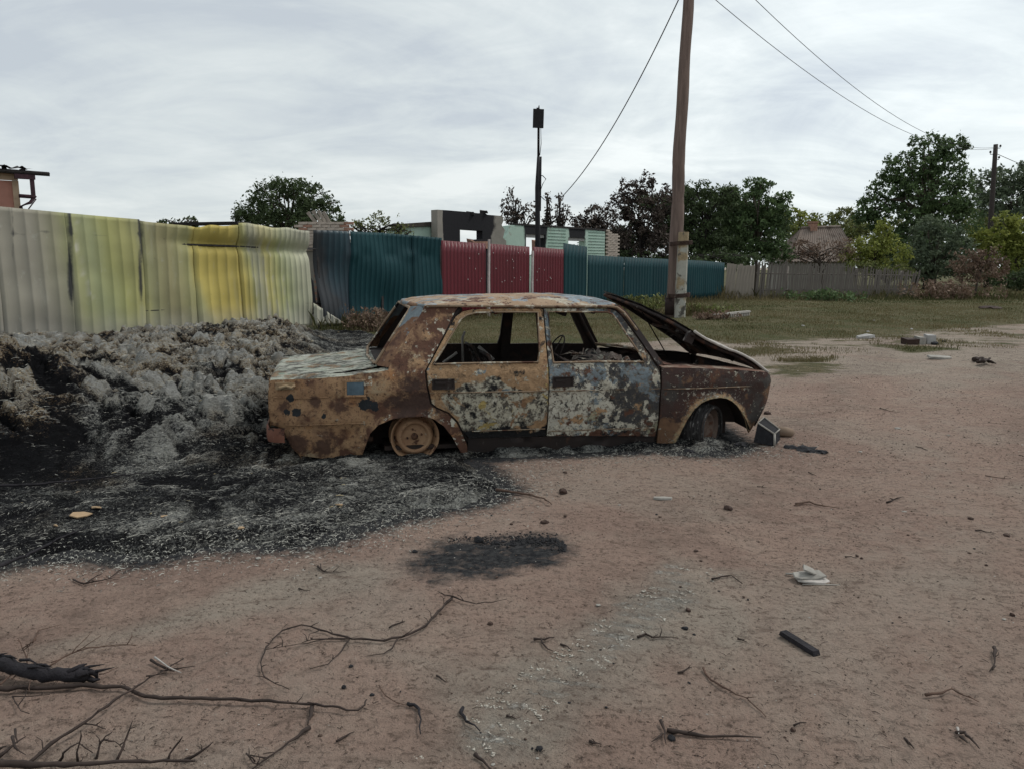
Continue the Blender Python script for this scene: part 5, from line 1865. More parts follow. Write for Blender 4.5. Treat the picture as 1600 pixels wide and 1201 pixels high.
def wallpanel(name, parent, base, A, B, outline, holes, mats, th=0.3, sootf=None, sp=0.12):
    """wall in the vertical plane through plan points A,B; outline in (distance along, height)"""
    A = np.array(A, float)
    B = np.array(B, float)
    L = np.linalg.norm(B - A)
    d = (B - A) / L
    nrm_ = np.array([-d[1], d[0]])          # away from the camera side

    def f(u, v):
        return np.stack([A[0] + d[0] * u - base[0], A[1] + d[1] * u - base[1], v - base[2]], 1)
    me = panel(outline, holes, f, (nrm_[0] * th, nrm_[1] * th, 0), sp, name=name, mats=mats,
               attrf=(lambda u, v: {'soot': sootf(u, v)}) if sootf else None)
    for p in me.polygons:
        pass
    me.polygons.foreach_set('use_smooth', [False] * len(me.polygons))
    return put(name, me, parent)


# ruined house: mint front with two burnt windows, right of the mast
HA = np.array(AT(786, 380, 29.0)[:2])
HB = np.array(AT(945, 380, 34.2)[:2])
HL = float(np.linalg.norm(HB - HA))
hd = (HB - HA) / HL
hb = (float((HA[0] + HB[0]) / 2), float((HA[1] + HB[1]) / 2), 0.0)


def hu(px):                 # distance along the front for an image column
    k = ray(px, 380)
    k = k[0] / k[1]
    return float((k * HA[1] - HA[0]) / (hd[0] - k * hd[1]))


def hz(px, py):
    u = hu(px)
    return AT(px, py, HA[1] + hd[1] * u)[2]


RH = thing('ruined_house', 'roofless burnt-out mint green house with two soot-blackened windows behind the red gate', 'house', hb)
win1 = (hu(822), hu(852), hz(835, 400), hz(835, 366.5))
win2 = (hu(888), hu(915), hz(900, 402), hz(900, 372))


def soot_h(u, v):
    o = u * 0
    for (a, b, z0, z1), kx in ((win1, 0.95), (win2, 0.75)):
        c = (a + b) / 2
        o = o + 1.1 * sst(kx, kx * 0.45, np.abs(u - c) - 0.15 * (v - z1)) * sst(z0 - 0.1, z1 - 0.5, v) * sst(z1 + 1.2, z1 + 0.35, v)
        o = np.minimum(o, 1.0)
    return o


ztop = 3.0
out = [(0.0, 0.0), (HL, 0.0), (HL, ztop - 0.03), (HL * 0.72, ztop + 0.0), (HL * 0.45, ztop + 0.02), (hu(804), hz(804, 352)), (hu(797), hz(797, 353)), (hu(793), hz(793, 365)), (hu(789), hz(789, 372)), (0.0, hz(786, 380))]
wallpanel('wall', RH, hb, HA, HB, out, [[(w_[0], w_[2]), (w_[1], w_[2]), (w_[1], w_[3]), (w_[0], w_[3])] for w_ in (win1, win2)], [M_mint, M_plaster], 0.35, soot_h, 0.12)
nrmh = np.array([-hd[1], hd[0]])
for k_, w_ in enumerate((win1, win2)):
    f_ = MB()
    c = (w_[0] + w_[1]) / 2
    p = HA + hd * c + nrmh * 0.16
    f_.box((p[0], p[1], w_[3] - 0.06), (w_[1] - w_[0], 0.2, 0.12), (0, 0, math.atan2(hd[1], hd[0])))
    f_.build('lintel', M_concrete, RH, hb)
    f_ = MB()
    p = HA + hd * c + nrmh * 1.6
    f_.box((p[0], p[1], w_[3] - 0.75 + 0.2), (w_[1] - w_[0] + 0.5, 0.2, 0.9), (0, 0, math.atan2(hd[1], hd[0])))
    f_.build('inner_partition', M_brickp, RH, hb, jit=0.04)
# boards of the cladding: thin horizontal laps
g = MB()
for k in range(9):
    z = 1.9 + k * 0.125
    for a, b in ((hu(856), hu(884)), (hu(919), HL - 0.02)):
        pa, pb = HA + hd * a - nrmh * 0.012, HA + hd * b - nrmh * 0.012
        m_ = (pa + pb) / 2
        g.box((m_[0], m_[1], z), (b - a, 0.02, 0.012), (0, 0, math.atan2(hd[1], hd[0])))
o = g.build('cladding_laps', plain('lap_shadow_paint', (0.22, 0.33, 0.28), var=0.2), RH, hb)
o['kind'] = 'stuff'
# coping of charred roof plate and the brick return wall
g = MB()
pa, pb = HA + hd * hu(806), HB
m_ = (pa + pb) / 2 + nrmh * 0.12
g.box((m_[0], m_[1], ztop + 0.035), (float(np.linalg.norm(pb - pa)) + 0.1, 0.30, 0.07), (0, 0, math.atan2(hd[1], hd[0])))
g.build('wall_plate', M_char, RH, hb, jit=0.01)
# gable/side return of brick
bk = MB()
bk.box((0, 0, 0), (0.245, 0.115, 0.068))
mbp = bk.mesh('brick', M_brickp)
bk2 = MB()
bk2.box((0, 0, 0), (0.245, 0.115, 0.068), taper=0.97)
mbw = bk2.mesh('brick', M_brickw)


def brickwall(parent, base, A, ang, nx_, rows, z0, mesh_fn, skip=None, course=0.078, bl=0.255, rs=3, off=(0, 0)):
    rr = random.Random(rs)
    ca, sa = math.cos(ang), math.sin(ang)
    for r_ in range(rows):
        for i in range(nx_):
            if skip and skip(i, r_):
                continue
            u = (i + 0.5 + (0.5 if r_ % 2 else 0)) * bl
            o = put('brick', mesh_fn(i, r_), parent, (A[0] + ca * u - base[0] + rr.uniform(-.004, .004), A[1] + sa * u - base[1] + rr.uniform(-.012, .012), z0 + (r_ + 0.5) * course - base[2]))
            o.rotation_euler = (0, rr.uniform(-.01, .01), ang + rr.uniform(-.02, .02))


RA = HB + hd * 0.05 + nrmh * 0.02
brickwall(RH, hb, RA, math.atan2(nrmh[1], nrmh[0]) - R(100), 3, 17, 1.72, lambda i, r: mbw, skip=lambda i, r: r > 14 and i > 0)
g = MB()
p = RA + np.array([0.32, 0.08])
g.box((p[0], p[1], 0.86), (0.70, 0.12, 1.72), (0, 0, math.atan2(nrmh[1], nrmh[0]) - R(100)))
g.build('side_wall_base', M_brickw, RH, hb)

# ruined annex left of it: sooty wall with an opening that shows the sky
XA = np.array(AT(684, 380, 26.0)[:2])
XB = np.array(AT(791, 380, 28.6)[:2])
XL = float(np.linalg.norm(XB - XA))
xd = (XB - XA) / XL


def xu(px):
    k = ray(px, 380)
    k = k[0] / k[1]
    return float((k * XA[1] - XA[0]) / (xd[0] - k * xd[1]))


def xz(px, py):
    return AT(px, py, XA[1] + xd[1] * xu(px))[2]


xb_ = (float((XA[0] + XB[0]) / 2), float((XA[1] + XB[1]) / 2), 0.0)
RX = thing('ruined_annex', 'soot-black roofless wall with an empty window hole showing sky, left of the mast', 'ruin', xb_)
out = [(0, 0), (XL, 0), (xu(791), xz(791, 377)), (xu(786), xz(786, 372)), (xu(789), xz(789, 360)), (xu(784), xz(784, 352)), (xu(787), xz(787, 345)), (xu(785), xz(785, 338)), (xu(762), xz(762, 336)), (xu(757), xz(757, 333)), (xu(750), xz(750, 334)), (xu(735), xz(735, 332)), (xu(700), xz(700, 329)), (0.0, xz(684, 328))]
hole = [(xu(719), xz(719, 379)), (xu(741), xz(741, 379)), (xu(744), xz(744, 375)), (xu(754), xz(754, 374)), (xu(754), xz(754, 361)), (xu(719), xz(719, 358.5))]
wallpanel('wall', RX, xb_, XA, XB, out, [hole], [M_plaster, M_plaster], 0.30,
          lambda u, v: sst(xu(690), xu(696), u) * sst(xu(774), xu(760), u) * 1.1 + 0.5 * sst(xu(785), xu(770), u) * sst(xz(770, 372), xz(770, 355), v) * sst(xu(690), xu(696), u), 0.10)
g = MB()
p = XA + xd * xu(748)
g.box((p[0], p[1] + 0.1, xz(748, 377) - 0.1), (0.8, 0.3, 0.25), (0, 0, math.atan2(xd[1], xd[0])))
g.build('rubble_sill', M_brickp, RX, xb_, jit=0.06)
g = MB()
for (a, b, c) in ((735, 333, 0.0), (756, 331, 0.02)):
    p = XA + xd * xu(a)
    g.box((p[0], p[1] + 0.15, xz(a, b)), (0.25, 0.25, 0.10))
    g.build('loose_coping', M_char, RX, xb_, jit=0.03)
    g = MB()

# mint side wall further left with charred wall plate
LA = np.array(AT(612, 380, 25.2)[:2])
LB = np.array(AT(689, 380, 26.6)[:2])
lb = (float((LA[0] + LB[0]) / 2), float((LA[1] + LB[1]) / 2), 0.0)
LW = thing('mint_wall_remnant', 'low mint green wall under a charred beam, between the bushes and the sooty annex', 'ruin', lb)
LL = float(np.linalg.norm(LB - LA))
wallpanel('wall', LW, lb, LA, LB, [(0, 0), (LL, 0), (LL, AT(688, 353, 26.5)[2]), (0, AT(612, 357, 25.2)[2])], [], [M_mint, M_plaster], 0.3, lambda u, v: u * 0, 0.2)
g = MB()
za, zb_ = AT(612, 356, 25.2)[2], AT(688, 352, 26.5)[2]
g.add([(LA[0], LA[1] - 0.12, za - 0.02), (LB[0], LB[1] - 0.12, zb_ - 0.02), (LB[0], LB[1] - 0.12, zb_ + 0.13), (LA[0], LA[1] - 0.12, za + 0.09), (LA[0], LA[1] + 0.35, za - 0.02), (LB[0], LB[1] + 0.35, zb_ - 0.02), (LB[0], LB[1] + 0.35, zb_ + 0.15), (LA[0], LA[1] + 0.35, za + 0.10)],
      [(0, 1, 2, 3), (7, 6, 5, 4), (3, 2, 6, 7), (1, 0, 4, 5), (0, 3, 7, 4), (2, 1, 5, 6)])
g.build('charred_beam', plain('charred_beam_brown', (0.05, 0.042, 0.035), var=0.4), LW, lb)

# brick remnant behind the gap between the two fences
BY = 21.5
q0 = AT(461, 380, BY)
bkb = (float(q0[0]) + 0.75, BY, 0.0)
BR = thing('brick_wall_remnant', 'broken whitewashed brick wall showing above the gap between the scorched and teal fences', 'ruin', bkb)
zt = AT(500, 347, BY)[2]
rows = 10
z0 = zt - rows * 0.078
brickwall(BR, bkb, (q0[0], BY), 0.0, 6, rows, z0, lambda i, r: mbp if (i == 0 and r in (5, 6, 7)) or (i == 5 and r > 5) or (i == 1 and r == 8) else mbw, skip=lambda i, r: (i == 0 and r < 2) or (i > 3 and r < 3 and (i + r) % 2), bl=0.25)
g = MB()
g.box((q0[0] + 0.80, BY + 0.07, z0 / 2 + 0.3), (1.35, 0.10, z0 + 0.5))
g.build('wall_core', M_plaster, BR, bkb)
pz = AT(487, 380, BY - 0.3)
prow = 27
brickwall(BR, bkb, (pz[0] + 0.02, BY - 0.25), 0.0, 1, prow, 0.05, lambda i, r: mbw if r > 18 else mbp, bl=0.26)
ps = AT(500, 338, BY)
g = MB()
for k in range(4):
    g.box((ps[0] - 0.22 + 0.13 * k, BY + 0.05 + 0.02 * k, ps[2] - 0.06 + (0.03 if k in (1, 2) else 0)), (0.09, 0.03, 0.42), (0, R(-38 + 3 * k), 0))
    g.build('broken_slat', M_board, BR, bkb)
    g = MB()

# corner of a burnt house at the left edge
LY = 19.0
h0 = AT(0, 300, LY)
PH = thing('pink_house_corner', 'corner of a burnt pink house with charred eave, above the fence at far left', 'house', (h0[0] + AT(21, 300, LY)[0] - h0[0], LY, 0), (0, 0, R(37)))
M_pink = plain('salmon_plaster', (0.40, 0.20, 0.155), var=0.15, s=3)
M_beige = plain('beige_trim', (0.36, 0.27, 0.19), var=0.2, s=5)
M_mar = plain('charred_maroon_frame', (0.045, 0.022, 0.028), var=0.4)
xr = 0.0
zt1, zt0 = AT(0, 283, LY)[2], AT(0, 272, LY)[2]
g = MB()
g.box((xr - 2.5, 2.0, zt1 / 2), (5.0, 4.0, zt1))
g.build('wall', M_pink, PH)
g = MB()
g.box((xr - 2.4, -0.03, (zt1 + zt0) / 2 + 0.01), (5.02, 0.10, zt0 - zt1))
g.build('wall_plate', M_beige, PH)
g = MB()
g.box((xr + 0.05, -0.02, zt1 / 2 + 0.02), (0.13, 0.12, zt1 - 0.04))
g.build('corner_board', M_beige, PH)
g = MB()
rr = random.Random(12)
for k in range(14):
    xx = xr - 4.6 + 0.37 * k
    g.tube([(xx, -0.3, zt0 + 0.05 + rr.uniform(-0.02, 0.05)), (xx + 0.10, 1.2, zt0 + 0.22 + rr.uniform(-0.03, 0.08))], 0.05, 5)
g.tube([(xr - 4.8, -0.25, zt0 + 0.09), (xr + 0.75, -0.25, zt0 + 0.02)], 0.065, 5)
g.grid(50, 3, lambda a, b: (xr - 4.8 + 5.2 * a, -0.35 + 1.2 * b, zt0 + 0.13 + 0.12 * b + 0.035 * math.sin(a * 100) - 0.05 * a * float(vnoise(a * 20, b, 2))))
g.build('burnt_roof_edge', M_char, PH, jit=0.02)
px1 = 0.38
g = MB()
z_t, z_b = AT(40, 277, LY)[2], AT(40, 309, LY)[2]
g.box((px1, -0.25, (z_t + z_b) / 2), (0.09, 0.09, z_t - z_b))
g.build('charred_post', M_mar, PH)
g = MB()
g.box((px1 - 0.14, -0.25, z_t + 0.0), (0.42, 0.11, 0.11))
g.build('charred_bracket', M_mar, PH)
g = MB()
g.tube([(px1 + 0.04, -0.25, z_b + 0.05), (px1 - 0.08, -0.25, z_b - 0.12), (xr + 0.1, -0.25, z_b - 0.22), (xr + 0.08, -0.2, 0.0)], 0.04, 5)
g.tube([(px1 + 0.02, -0.25, z_b + 0.02), (xr + 0.08, -0.25, z_b + 0.03)], 0.05, 5)
g.tube([(px1 + 0.05, -0.25, z_b - 0.03), (xr + 0.25, -0.27, z_b - 0.28)], 0.015, 5)
g.build('bent_railing', M_mar, PH)
o = AT(345, 350, 30)
g = MB()
g.box((o[0] - 0.3, 30, o[2]), (2.4, 1.5, 0.10), (R(2), R(-1), 0))
g.box((o[0] - 1.3, 30.6, o[2] / 2), (0.12, 0.12, o[2]))
g.box((o[0] + 0.7, 30.6, o[2] / 2), (0.12, 0.12, o[2]))
o = solo(g, 'low_shed_roof', M_char)
tag(o, 'flat dark shed roof just showing over the yellow fence sheet', 'shed')

# hipped asbestos roof between the trees on the right
RY = 47.0
r0 = AT(1232, 410, RY)
r1 = AT(1345, 410, RY)
ridl, ridr = AT(1252, 358, RY + 2.2), AT(1313, 356, RY + 2.2)
hb2 = (float((r0[0] + r1[0]) / 2), RY + 2, 0.0)
HR = thing('hipped_roof_house', 'low house with a ribbed grey-brown hipped roof and small chimney behind the palings', 'house', hb2)
M_slate = patina('old_asbestos_roof', (0.165, 0.125, 0.105), (0.20, 0.165, 0.14), [((0.10, 0.075, 0.06), 1.0, 0.52, 0.62, dict(seed=411)), ((0.26, 0.23, 0.20), 4, 0.60, 0.66, dict(seed=413))], bump=0.4)
ez = 1.75


def roofface(p0, p1, q1, q0, n, name):
    """ribbed roof face; eaves p0->p1, ridge q0->q1"""
    g = MB()
    p0, p1, q0, q1 = [np.array(q, float) for q in (p0, p1, q0, q1)]
    nn = np.cross(p1 - p0, q0 - p0)
    nn /= np.linalg.norm(nn)

    def f(a, b):
        e_ = p0 + (p1 - p0) * a
        # ribs run up the slope: keep parallel, clip at the hip
        r_ = q0 + (q1 - q0) * a
        q = e_ + (r_ - e_) * b
        return tuple(q + nn * (0.05 * (0.5 + 0.5 * math.cos(a * n * 2 * math.pi))) - np.array(hb2))
    g.grid(n * 6 + 1, 5, f)
    return g.build(name, M_slate, HR)


fl, fr_ = (r0[0], RY, ez), (r1[0], RY, ez)
bl_, br_ = (r0[0], RY + 4.5, ez), (r1[0], RY + 4.5, ez)
roofface(fl, fr_, ridr, ridl, 22, 'roof_slope')
roofface(fr_, br_, ridr, ridr, 14, 'roof_slope')
roofface(bl_, fl, ridl, ridl, 14, 'roof_slope')
roofface(br_, bl_, ridl, ridr, 22, 'roof_slope')
g = MB()
g.box(((r0[0] + r1[0]) / 2, RY + 2.25, ez / 2), (r1[0] - r0[0] - 0.5, 4.1, ez))
g.build('wall', M_plaster, HR, hb2)
g = MB()
g.tube([tuple(np.array(ridl) + [0, 0, 0.06]), tuple(np.array(ridr) + [0, 0, 0.06])], 0.09, 6)
g.build('ridge', M_slate, HR, hb2)
chx = AT(1270, 355, RY + 2.2)
g = MB()
g.box((chx[0], RY + 2.2, chx[2] - 0.1), (0.42, 0.42, 0.75))
g.box((chx[0], RY + 2.2, chx[2] + 0.28), (0.52, 0.52, 0.10))
g.build('chimney', M_brickp, HR, hb2)
#PART4

# ================================================================ trees and shrubs
BARK = plain('tree_bark', (0.075, 0.06, 0.048), var=0.35, s=8, bump=0.6, bdist=0.02)
BARKB = plain('burnt_bark', (0.022, 0.018, 0.016), var=0.4, s=8, bump=0.6, bdist=0.02)


def leafmat(name, a, b, transl=0.25):
    return attr_mix(name, a, b, 'tint', 0.7, transl)


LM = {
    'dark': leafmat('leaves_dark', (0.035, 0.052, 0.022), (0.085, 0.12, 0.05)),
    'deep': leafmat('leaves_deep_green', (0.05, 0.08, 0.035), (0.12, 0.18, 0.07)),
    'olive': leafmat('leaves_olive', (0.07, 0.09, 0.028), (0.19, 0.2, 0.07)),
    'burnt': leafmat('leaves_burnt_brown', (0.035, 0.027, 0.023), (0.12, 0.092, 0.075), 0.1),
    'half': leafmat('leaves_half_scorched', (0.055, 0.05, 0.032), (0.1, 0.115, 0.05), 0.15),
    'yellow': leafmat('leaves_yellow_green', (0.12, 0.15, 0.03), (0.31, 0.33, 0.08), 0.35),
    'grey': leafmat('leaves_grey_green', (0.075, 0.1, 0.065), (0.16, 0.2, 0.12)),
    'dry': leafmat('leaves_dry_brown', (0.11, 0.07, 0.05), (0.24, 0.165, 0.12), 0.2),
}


def leaves(C, rad, cnt, size, seed, ctint, flat=0.0):
    """leaf faces scattered round clump centres"""
    r = np.random.default_rng(seed)
    idx = np.repeat(np.arange(len(C)), cnt)
    n = len(idx)
    P = C[idx] + r.normal(0, 1, (n, 3)) * rad[idx][:, None] * np.array([0.55, 0.55, 0.42])
    a = r.normal(0, 1, (n, 3))
    a /= np.linalg.norm(a, axis=1)[:, None]
    b = r.normal(0, 1, (n, 3))
    b = b - (a * b).sum(1)[:, None] * a
    b /= np.linalg.norm(b, axis=1)[:, None]
    s = size * (0.45 + 1.0 * r.random(n) ** 1.6)[:, None] * 1.05
    V = np.stack([P - a * s * 0.62, P + b * s * 0.30 - a * s * 0.08, P + a * s * 0.62, P - b * s * 0.30 - a * s * 0.08], 1)
    T = np.clip(ctint[idx] + r.normal(0, 0.24, n), 0, 1)
    F = np.arange(n * 4).reshape(n, 4)
    return V.reshape(-1, 3), F, np.repeat(T, 4)


def tree(name, label, cat, Y, blobs, kind, trunk=None, dens=5.0, size=None, seed=1, bark=None, group=None, clump=0.30, limbs=True, base_r=None, shoots=0):
    r = np.random.default_rng(seed)
    size = size or 0.0034 * Y
    k = Y / FPX
    cen = []
    rr_ = []
    nl = []
    tint = []
    pxs = [b[0] for b in blobs]
    tpx = trunk if trunk is not None else float(np.mean(pxs))
    bx = AT(tpx, 450, Y)[0]
    zmax = 0
    for (px, py, rx, ry) in blobs:
        c = np.array(AT(px, py, Y))
        ax = np.array([rx * k, max(rx, ry) * k * 0.75, ry * k])
        area = math.pi * ax[0] * ax[2]
        nlv = int(dens * area / (size * size * 0.38))
        cr = clump * math.sqrt(ax[0] * ax[2]) * 0.9
        cr = max(cr, size * 1.3)
        nc = max(4, int(2.2 * (ax[0] * ax[1] * ax[2]) ** (2 / 3) / cr ** 2 * 1.6))
        d = r.normal(0, 1, (nc, 3))
        d /= np.linalg.norm(d, axis=1)[:, None]
        rad = r.uniform(0.25, 1.0, nc) ** 0.45 * r.uniform(0.88, 1.08, nc)
        C = c + d * ax * rad[:, None]
        cen.append(C)
        rr_.append(np.full(nc, cr) * r.uniform(0.55, 1.2, nc))
        nl.append(np.maximum(3, (nlv / nc * r.uniform(0.35, 1.65, nc)).astype(int)))
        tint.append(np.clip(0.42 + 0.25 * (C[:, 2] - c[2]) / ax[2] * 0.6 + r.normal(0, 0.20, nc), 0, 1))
    C = np.vstack(cen)
    ok = C[:, 2] > 0.15
    C, RR, NL, TT = C[ok], np.concatenate(rr_)[ok], np.concatenate(nl)[ok], np.concatenate(tint)[ok]
    T = thing(name, label, cat, (bx, Y, 0), group=group)
    V, F, tt = leaves(C - np.array([bx, Y, 0]), RR, NL, size, seed + 50, TT)
    V[:, 2] = np.maximum(V[:, 2], 0.02)
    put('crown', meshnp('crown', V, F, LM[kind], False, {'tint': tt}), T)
    if limbs:
        g = MB()
        bark = bark or BARK
        zc = float(np.median(C[:, 2]))
        zb = zc * 0.45
        r0 = base_r or max(0.05, 0.02 * zc + 0.03)
        top = Vector((float(np.mean(C[:, 0])) - bx, 0, zc))
        g.tube([(0, 0, -0.05), (0.02, 0.02, zb * 0.5), (top.x * 0.25, 0, zb), (top.x * 0.7, 0, (zb + zc) / 2), top], [r0 * 1.25, r0, r0 * 0.8, r0 * 0.55, r0 * 0.3], 7)
        g.build('trunk', bark, T)
        g = MB()
        pick = r.choice(len(C), min(len(C), 34), replace=False)
        for i in pick:
            e = Vector(tuple(C[i] - np.array([bx, Y, 0])))
            t = r.uniform(0.15, 1.0)
            s = Vector((top.x * (0.25 + 0.75 * t) * t, 0, zb * 0.7 + (zc - zb * 0.7) * t))
            m = (s + e) / 2 + Vector((r.normal() * 0.1, r.normal() * 0.1, 0.12 * (e - s).length))
            g.tube([s, m, e], [r0 * 0.35, r0 * 0.2, 0.012 + 0.0003 * Y], 5)
        g.build('limbs', bark, T)
    return T


tree('round_tree', 'wide round dark tree standing alone behind the yellow and pale fence sheets', 'tree', 45,
     [(452, 318, 62, 36), (402, 332, 38, 26), (502, 334, 38, 26), (432, 296, 34, 20), (475, 300, 28, 18), (455, 345, 85, 22), (385, 345, 20, 16), (530, 350, 14, 14)], 'dark', 455, dens=3.48, seed=3, clump=0.26, base_r=0.25)
tree('garden_shrub', 'small dark shrub top left of the round tree, over the drab fence sheet', 'shrub', 38, [(262, 346, 14, 7), (292, 344, 15, 8), (308, 350, 8, 5)], 'dark', 278, dens=2.32, seed=5, clump=0.4)
tree('sparse_bush', 'thin olive bush with bare twigs between the brick remnant and the mint wall', 'bush', 24.3,
     [(600, 346, 24, 18), (570, 352, 20, 12), (632, 356, 18, 9), (556, 356, 14, 9), (612, 365, 36, 8)], 'olive', 600, dens=1.59, seed=7, clump=0.30, size=0.065, bark=BARKB)
tree('scorched_sapling', 'scorched brown sapling cluster rising over the ruin roof left of the mast', 'tree', 37,
     [(797, 318, 9, 24), (788, 322, 5, 12), (812, 328, 14, 20), (828, 334, 12, 20), (806, 340, 22, 14)], 'burnt', 808, dens=1.23, seed=9, clump=0.22, bark=BARKB, size=0.13)
tree('scorched_sapling', 'narrow scorched brown columnar sapling just right of the mast', 'tree', 37, [(855.5, 318, 3.5, 22), (856, 345, 7, 12)], 'burnt', 856, dens=3.19, seed=10, clump=0.5, bark=BARKB, size=0.11)
tree('scorched_sapling', 'forked scorched sapling between the columnar one and the burnt orchard trees', 'tree', 37.5, [(873, 320, 7, 24), (884, 332, 9, 14), (868, 344, 14, 11)], 'burnt', 873, dens=1.59, seed=12, clump=0.3, bark=BARKB, size=0.12)
tree('burnt_tree', 'small dense burnt tree behind the right end of the ruined house', 'tree', 38,
     [(930, 338, 22, 18), (908, 348, 20, 12), (948, 352, 20, 18), (925, 360, 40, 14)], 'burnt', 925, dens=3.19, seed=14, clump=0.3, bark=BARKB)
tree('burnt_tree', 'large scorched brown tree left of the tall wooden pole with sky showing through', 'tree', 37,
     [(985, 300, 24, 20), (1012, 285, 13, 17), (968, 322, 20, 24), (1005, 330, 36, 28), (1040, 318, 22, 28), (990, 375, 46, 26), (1030, 380, 40, 28), (960, 380, 30, 22)], 'burnt', 1000, dens=3.6, seed=16, clump=0.24, bark=BARKB, size=0.12)
tree('burnt_tree', 'half scorched tree right of the tall wooden pole, brown turning green', 'tree', 38,
     [(1085, 298, 24, 16), (1070, 330, 26, 26), (1115, 322, 34, 28), (1100, 365, 44, 34), (1140, 300, 14, 14), (1125, 385, 40, 22)], 'dark', 1100, dens=4.0, seed=18, clump=0.24, bark=BARKB, size=0.12)
tree('leafy_tree', 'dense dark green tree above the end of the low teal fence', 'tree', 39,
     [(1185, 290, 22, 16), (1170, 318, 34, 26), (1205, 330, 30, 28), (1165, 350, 40, 34), (1200, 370, 34, 34), (1150, 390, 40, 22), (1225, 312, 12, 14), (1212, 398, 28, 14)], 'deep', 1180, dens=5.22, seed=20, clump=0.24, size=0.125)
tree('distant_tree', 'yellowish green distant tree just right of the dense dark tree', 'tree', 75, [(1240, 345, 22, 22), (1262, 350, 22, 16), (1236, 370, 20, 26)], 'yellow', 1245, dens=3.48, seed=22, size=0.26)
tree('distant_tree', 'olive distant tree over the hipped roof chimney', 'tree', 78, [(1290, 348, 24, 14), (1318, 342, 22, 16), (1300, 360, 40, 14), (1340, 352, 20, 18)], 'olive', 1305, dens=3.48, seed=24, size=0.26)
tree('tall_tree', 'tallest leafy green tree right of the hipped roof, its crown high against bright cloud', 'tree', 50,
     [(1452, 232, 34, 22), (1490, 232, 22, 20), (1432, 262, 44, 24), (1480, 268, 40, 30), (1395, 268, 18, 24), (1390, 296, 34, 22), (1450, 305, 60, 34), (1500, 312, 26, 34), (1365, 325, 24, 22), (1405, 345, 50, 30), (1475, 350, 56, 40), (1440, 390, 70, 40), (1350, 338, 20, 14)], 'deep', 1452, dens=4.35, seed=26, clump=0.20, base_r=0.35)
tree('roadside_tree', 'grey green tree mass behind the thin distant pole at the right edge', 'tree', 64,
     [(1545, 290, 26, 30), (1580, 278, 30, 26), (1615, 290, 34, 34), (1570, 320, 50, 34), (1600, 350, 50, 40), (1540, 345, 28, 36), (1660, 330, 50, 70)], 'grey', 1575, dens=4.35, seed=28, clump=0.24)
tree('yellow_green_tree', 'bright yellow green tree low at the right edge below the grey green crowns', 'tree', 52,
     [(1568, 362, 28, 30), (1605, 370, 40, 34), (1570, 400, 40, 34), (1620, 410, 50, 34), (1530, 372, 14, 24)], 'yellow', 1590, dens=4.64, seed=30, clump=0.26)
tree('yellow_shrub', 'light yellow green shrub beside the hipped roof, above the palings', 'shrub', 41,
     [(1378, 368, 18, 18), (1362, 390, 34, 24), (1392, 396, 30, 26), (1336, 398, 28, 18), (1380, 352, 8, 12)], 'yellow', 1368, dens=3.48, seed=32, clump=0.26, size=0.12)
tree('grey_green_shrub', 'tall grey green shrub under the tallest tree at the end of the palings', 'shrub', 42,
     [(1445, 365, 26, 28), (1475, 375, 28, 26), (1430, 400, 34, 26), (1470, 410, 40, 26), (1500, 400, 24, 30), (1440, 425, 40, 14)], 'grey', 1455, dens=4.64, seed=34, clump=0.28, size=0.13)
tree('dry_bush', 'reddish brown leafless bush covering the lower hipped roof', 'bush', 40,
     [(1262, 388, 24, 16), (1300, 392, 34, 18), (1245, 402, 24, 10), (1325, 384, 18, 14)], 'dry', 1285, dens=1.30, seed=36, clump=0.3, size=0.08)
tree('dry_bush', 'dark reddish brown thicket beside the foot of the distant pole', 'bush', 38,
     [(1512, 410, 26, 20), (1540, 405, 22, 18), (1525, 430, 40, 16), (1560, 418, 18, 16)], 'dry', 1525, dens=2.61, seed=38, clump=0.3, size=0.10)
tree('hedge_bush', 'dark green bush low behind the pickets under the tallest tree', 'bush', 39, [(1400, 425, 30, 14), (1350, 418, 34, 10)], 'olive', 1390, dens=3.62, seed=40, size=0.12)
tree('far_shrub', 'dark green shrub strip at the right edge where the grass ends', 'shrub', 47, [(1570, 436, 36, 14), (1625, 436, 46, 20)], 'dark', 1590, dens=5.08, seed=42)
tree('garden_bush', 'dark bush filling the gap under the burnt trees behind the low teal fence', 'bush', 36.5, [(960, 398, 30, 12), (1010, 404, 44, 10), (1090, 402, 50, 12), (1150, 405, 50, 10)], 'dark', 1040, dens=3.48, seed=44, size=0.12, bark=BARKB)
tree('back_orchard', 'continuous dark foliage low behind the burnt trees and the wooden pole', 'trees', 43,
     [(950, 375, 40, 30), (1010, 355, 46, 44), (1060, 345, 40, 50), (1100, 345, 44, 50), (1150, 345, 44, 54), (1205, 365, 36, 44), (1150, 320, 30, 26)], 'dark', 1080, dens=5.2, seed=45, size=0.17, clump=0.3)
tree('back_orchard', 'continuous green foliage low behind the hipped roof and the tallest tree', 'trees', 60,
     [(1350, 372, 50, 30), (1420, 370, 50, 40), (1500, 370, 50, 44), (1540, 400, 50, 40), (1380, 410, 60, 22), (1330, 360, 30, 18), (1250, 380, 26, 24)], 'olive', 1430, dens=3.0, seed=46, size=0.24, clump=0.3)
far = np.random.default_rng(77)
TL = []
for i in range(60):
    x = -420 + 14.5 * i + far.uniform(-5, 5)
    TL.append((x, 235 + far.uniform(-25, 25), far.uniform(3.5, 8)))
Cc = []
for x, y, h in TL:
    for q in range(7):
        Cc.append((x + far.normal() * 4.5, y + far.normal() * 3, h * far.uniform(0.2, 0.9)))
Cc = np.array(Cc)
V, F, tt = leaves(Cc, np.full(len(Cc), 3.2), np.full(len(Cc), 60), 1.2, 5, far.uniform(0.1, 0.6, len(Cc)))
V[:, 2] = np.maximum(V[:, 2], 0)
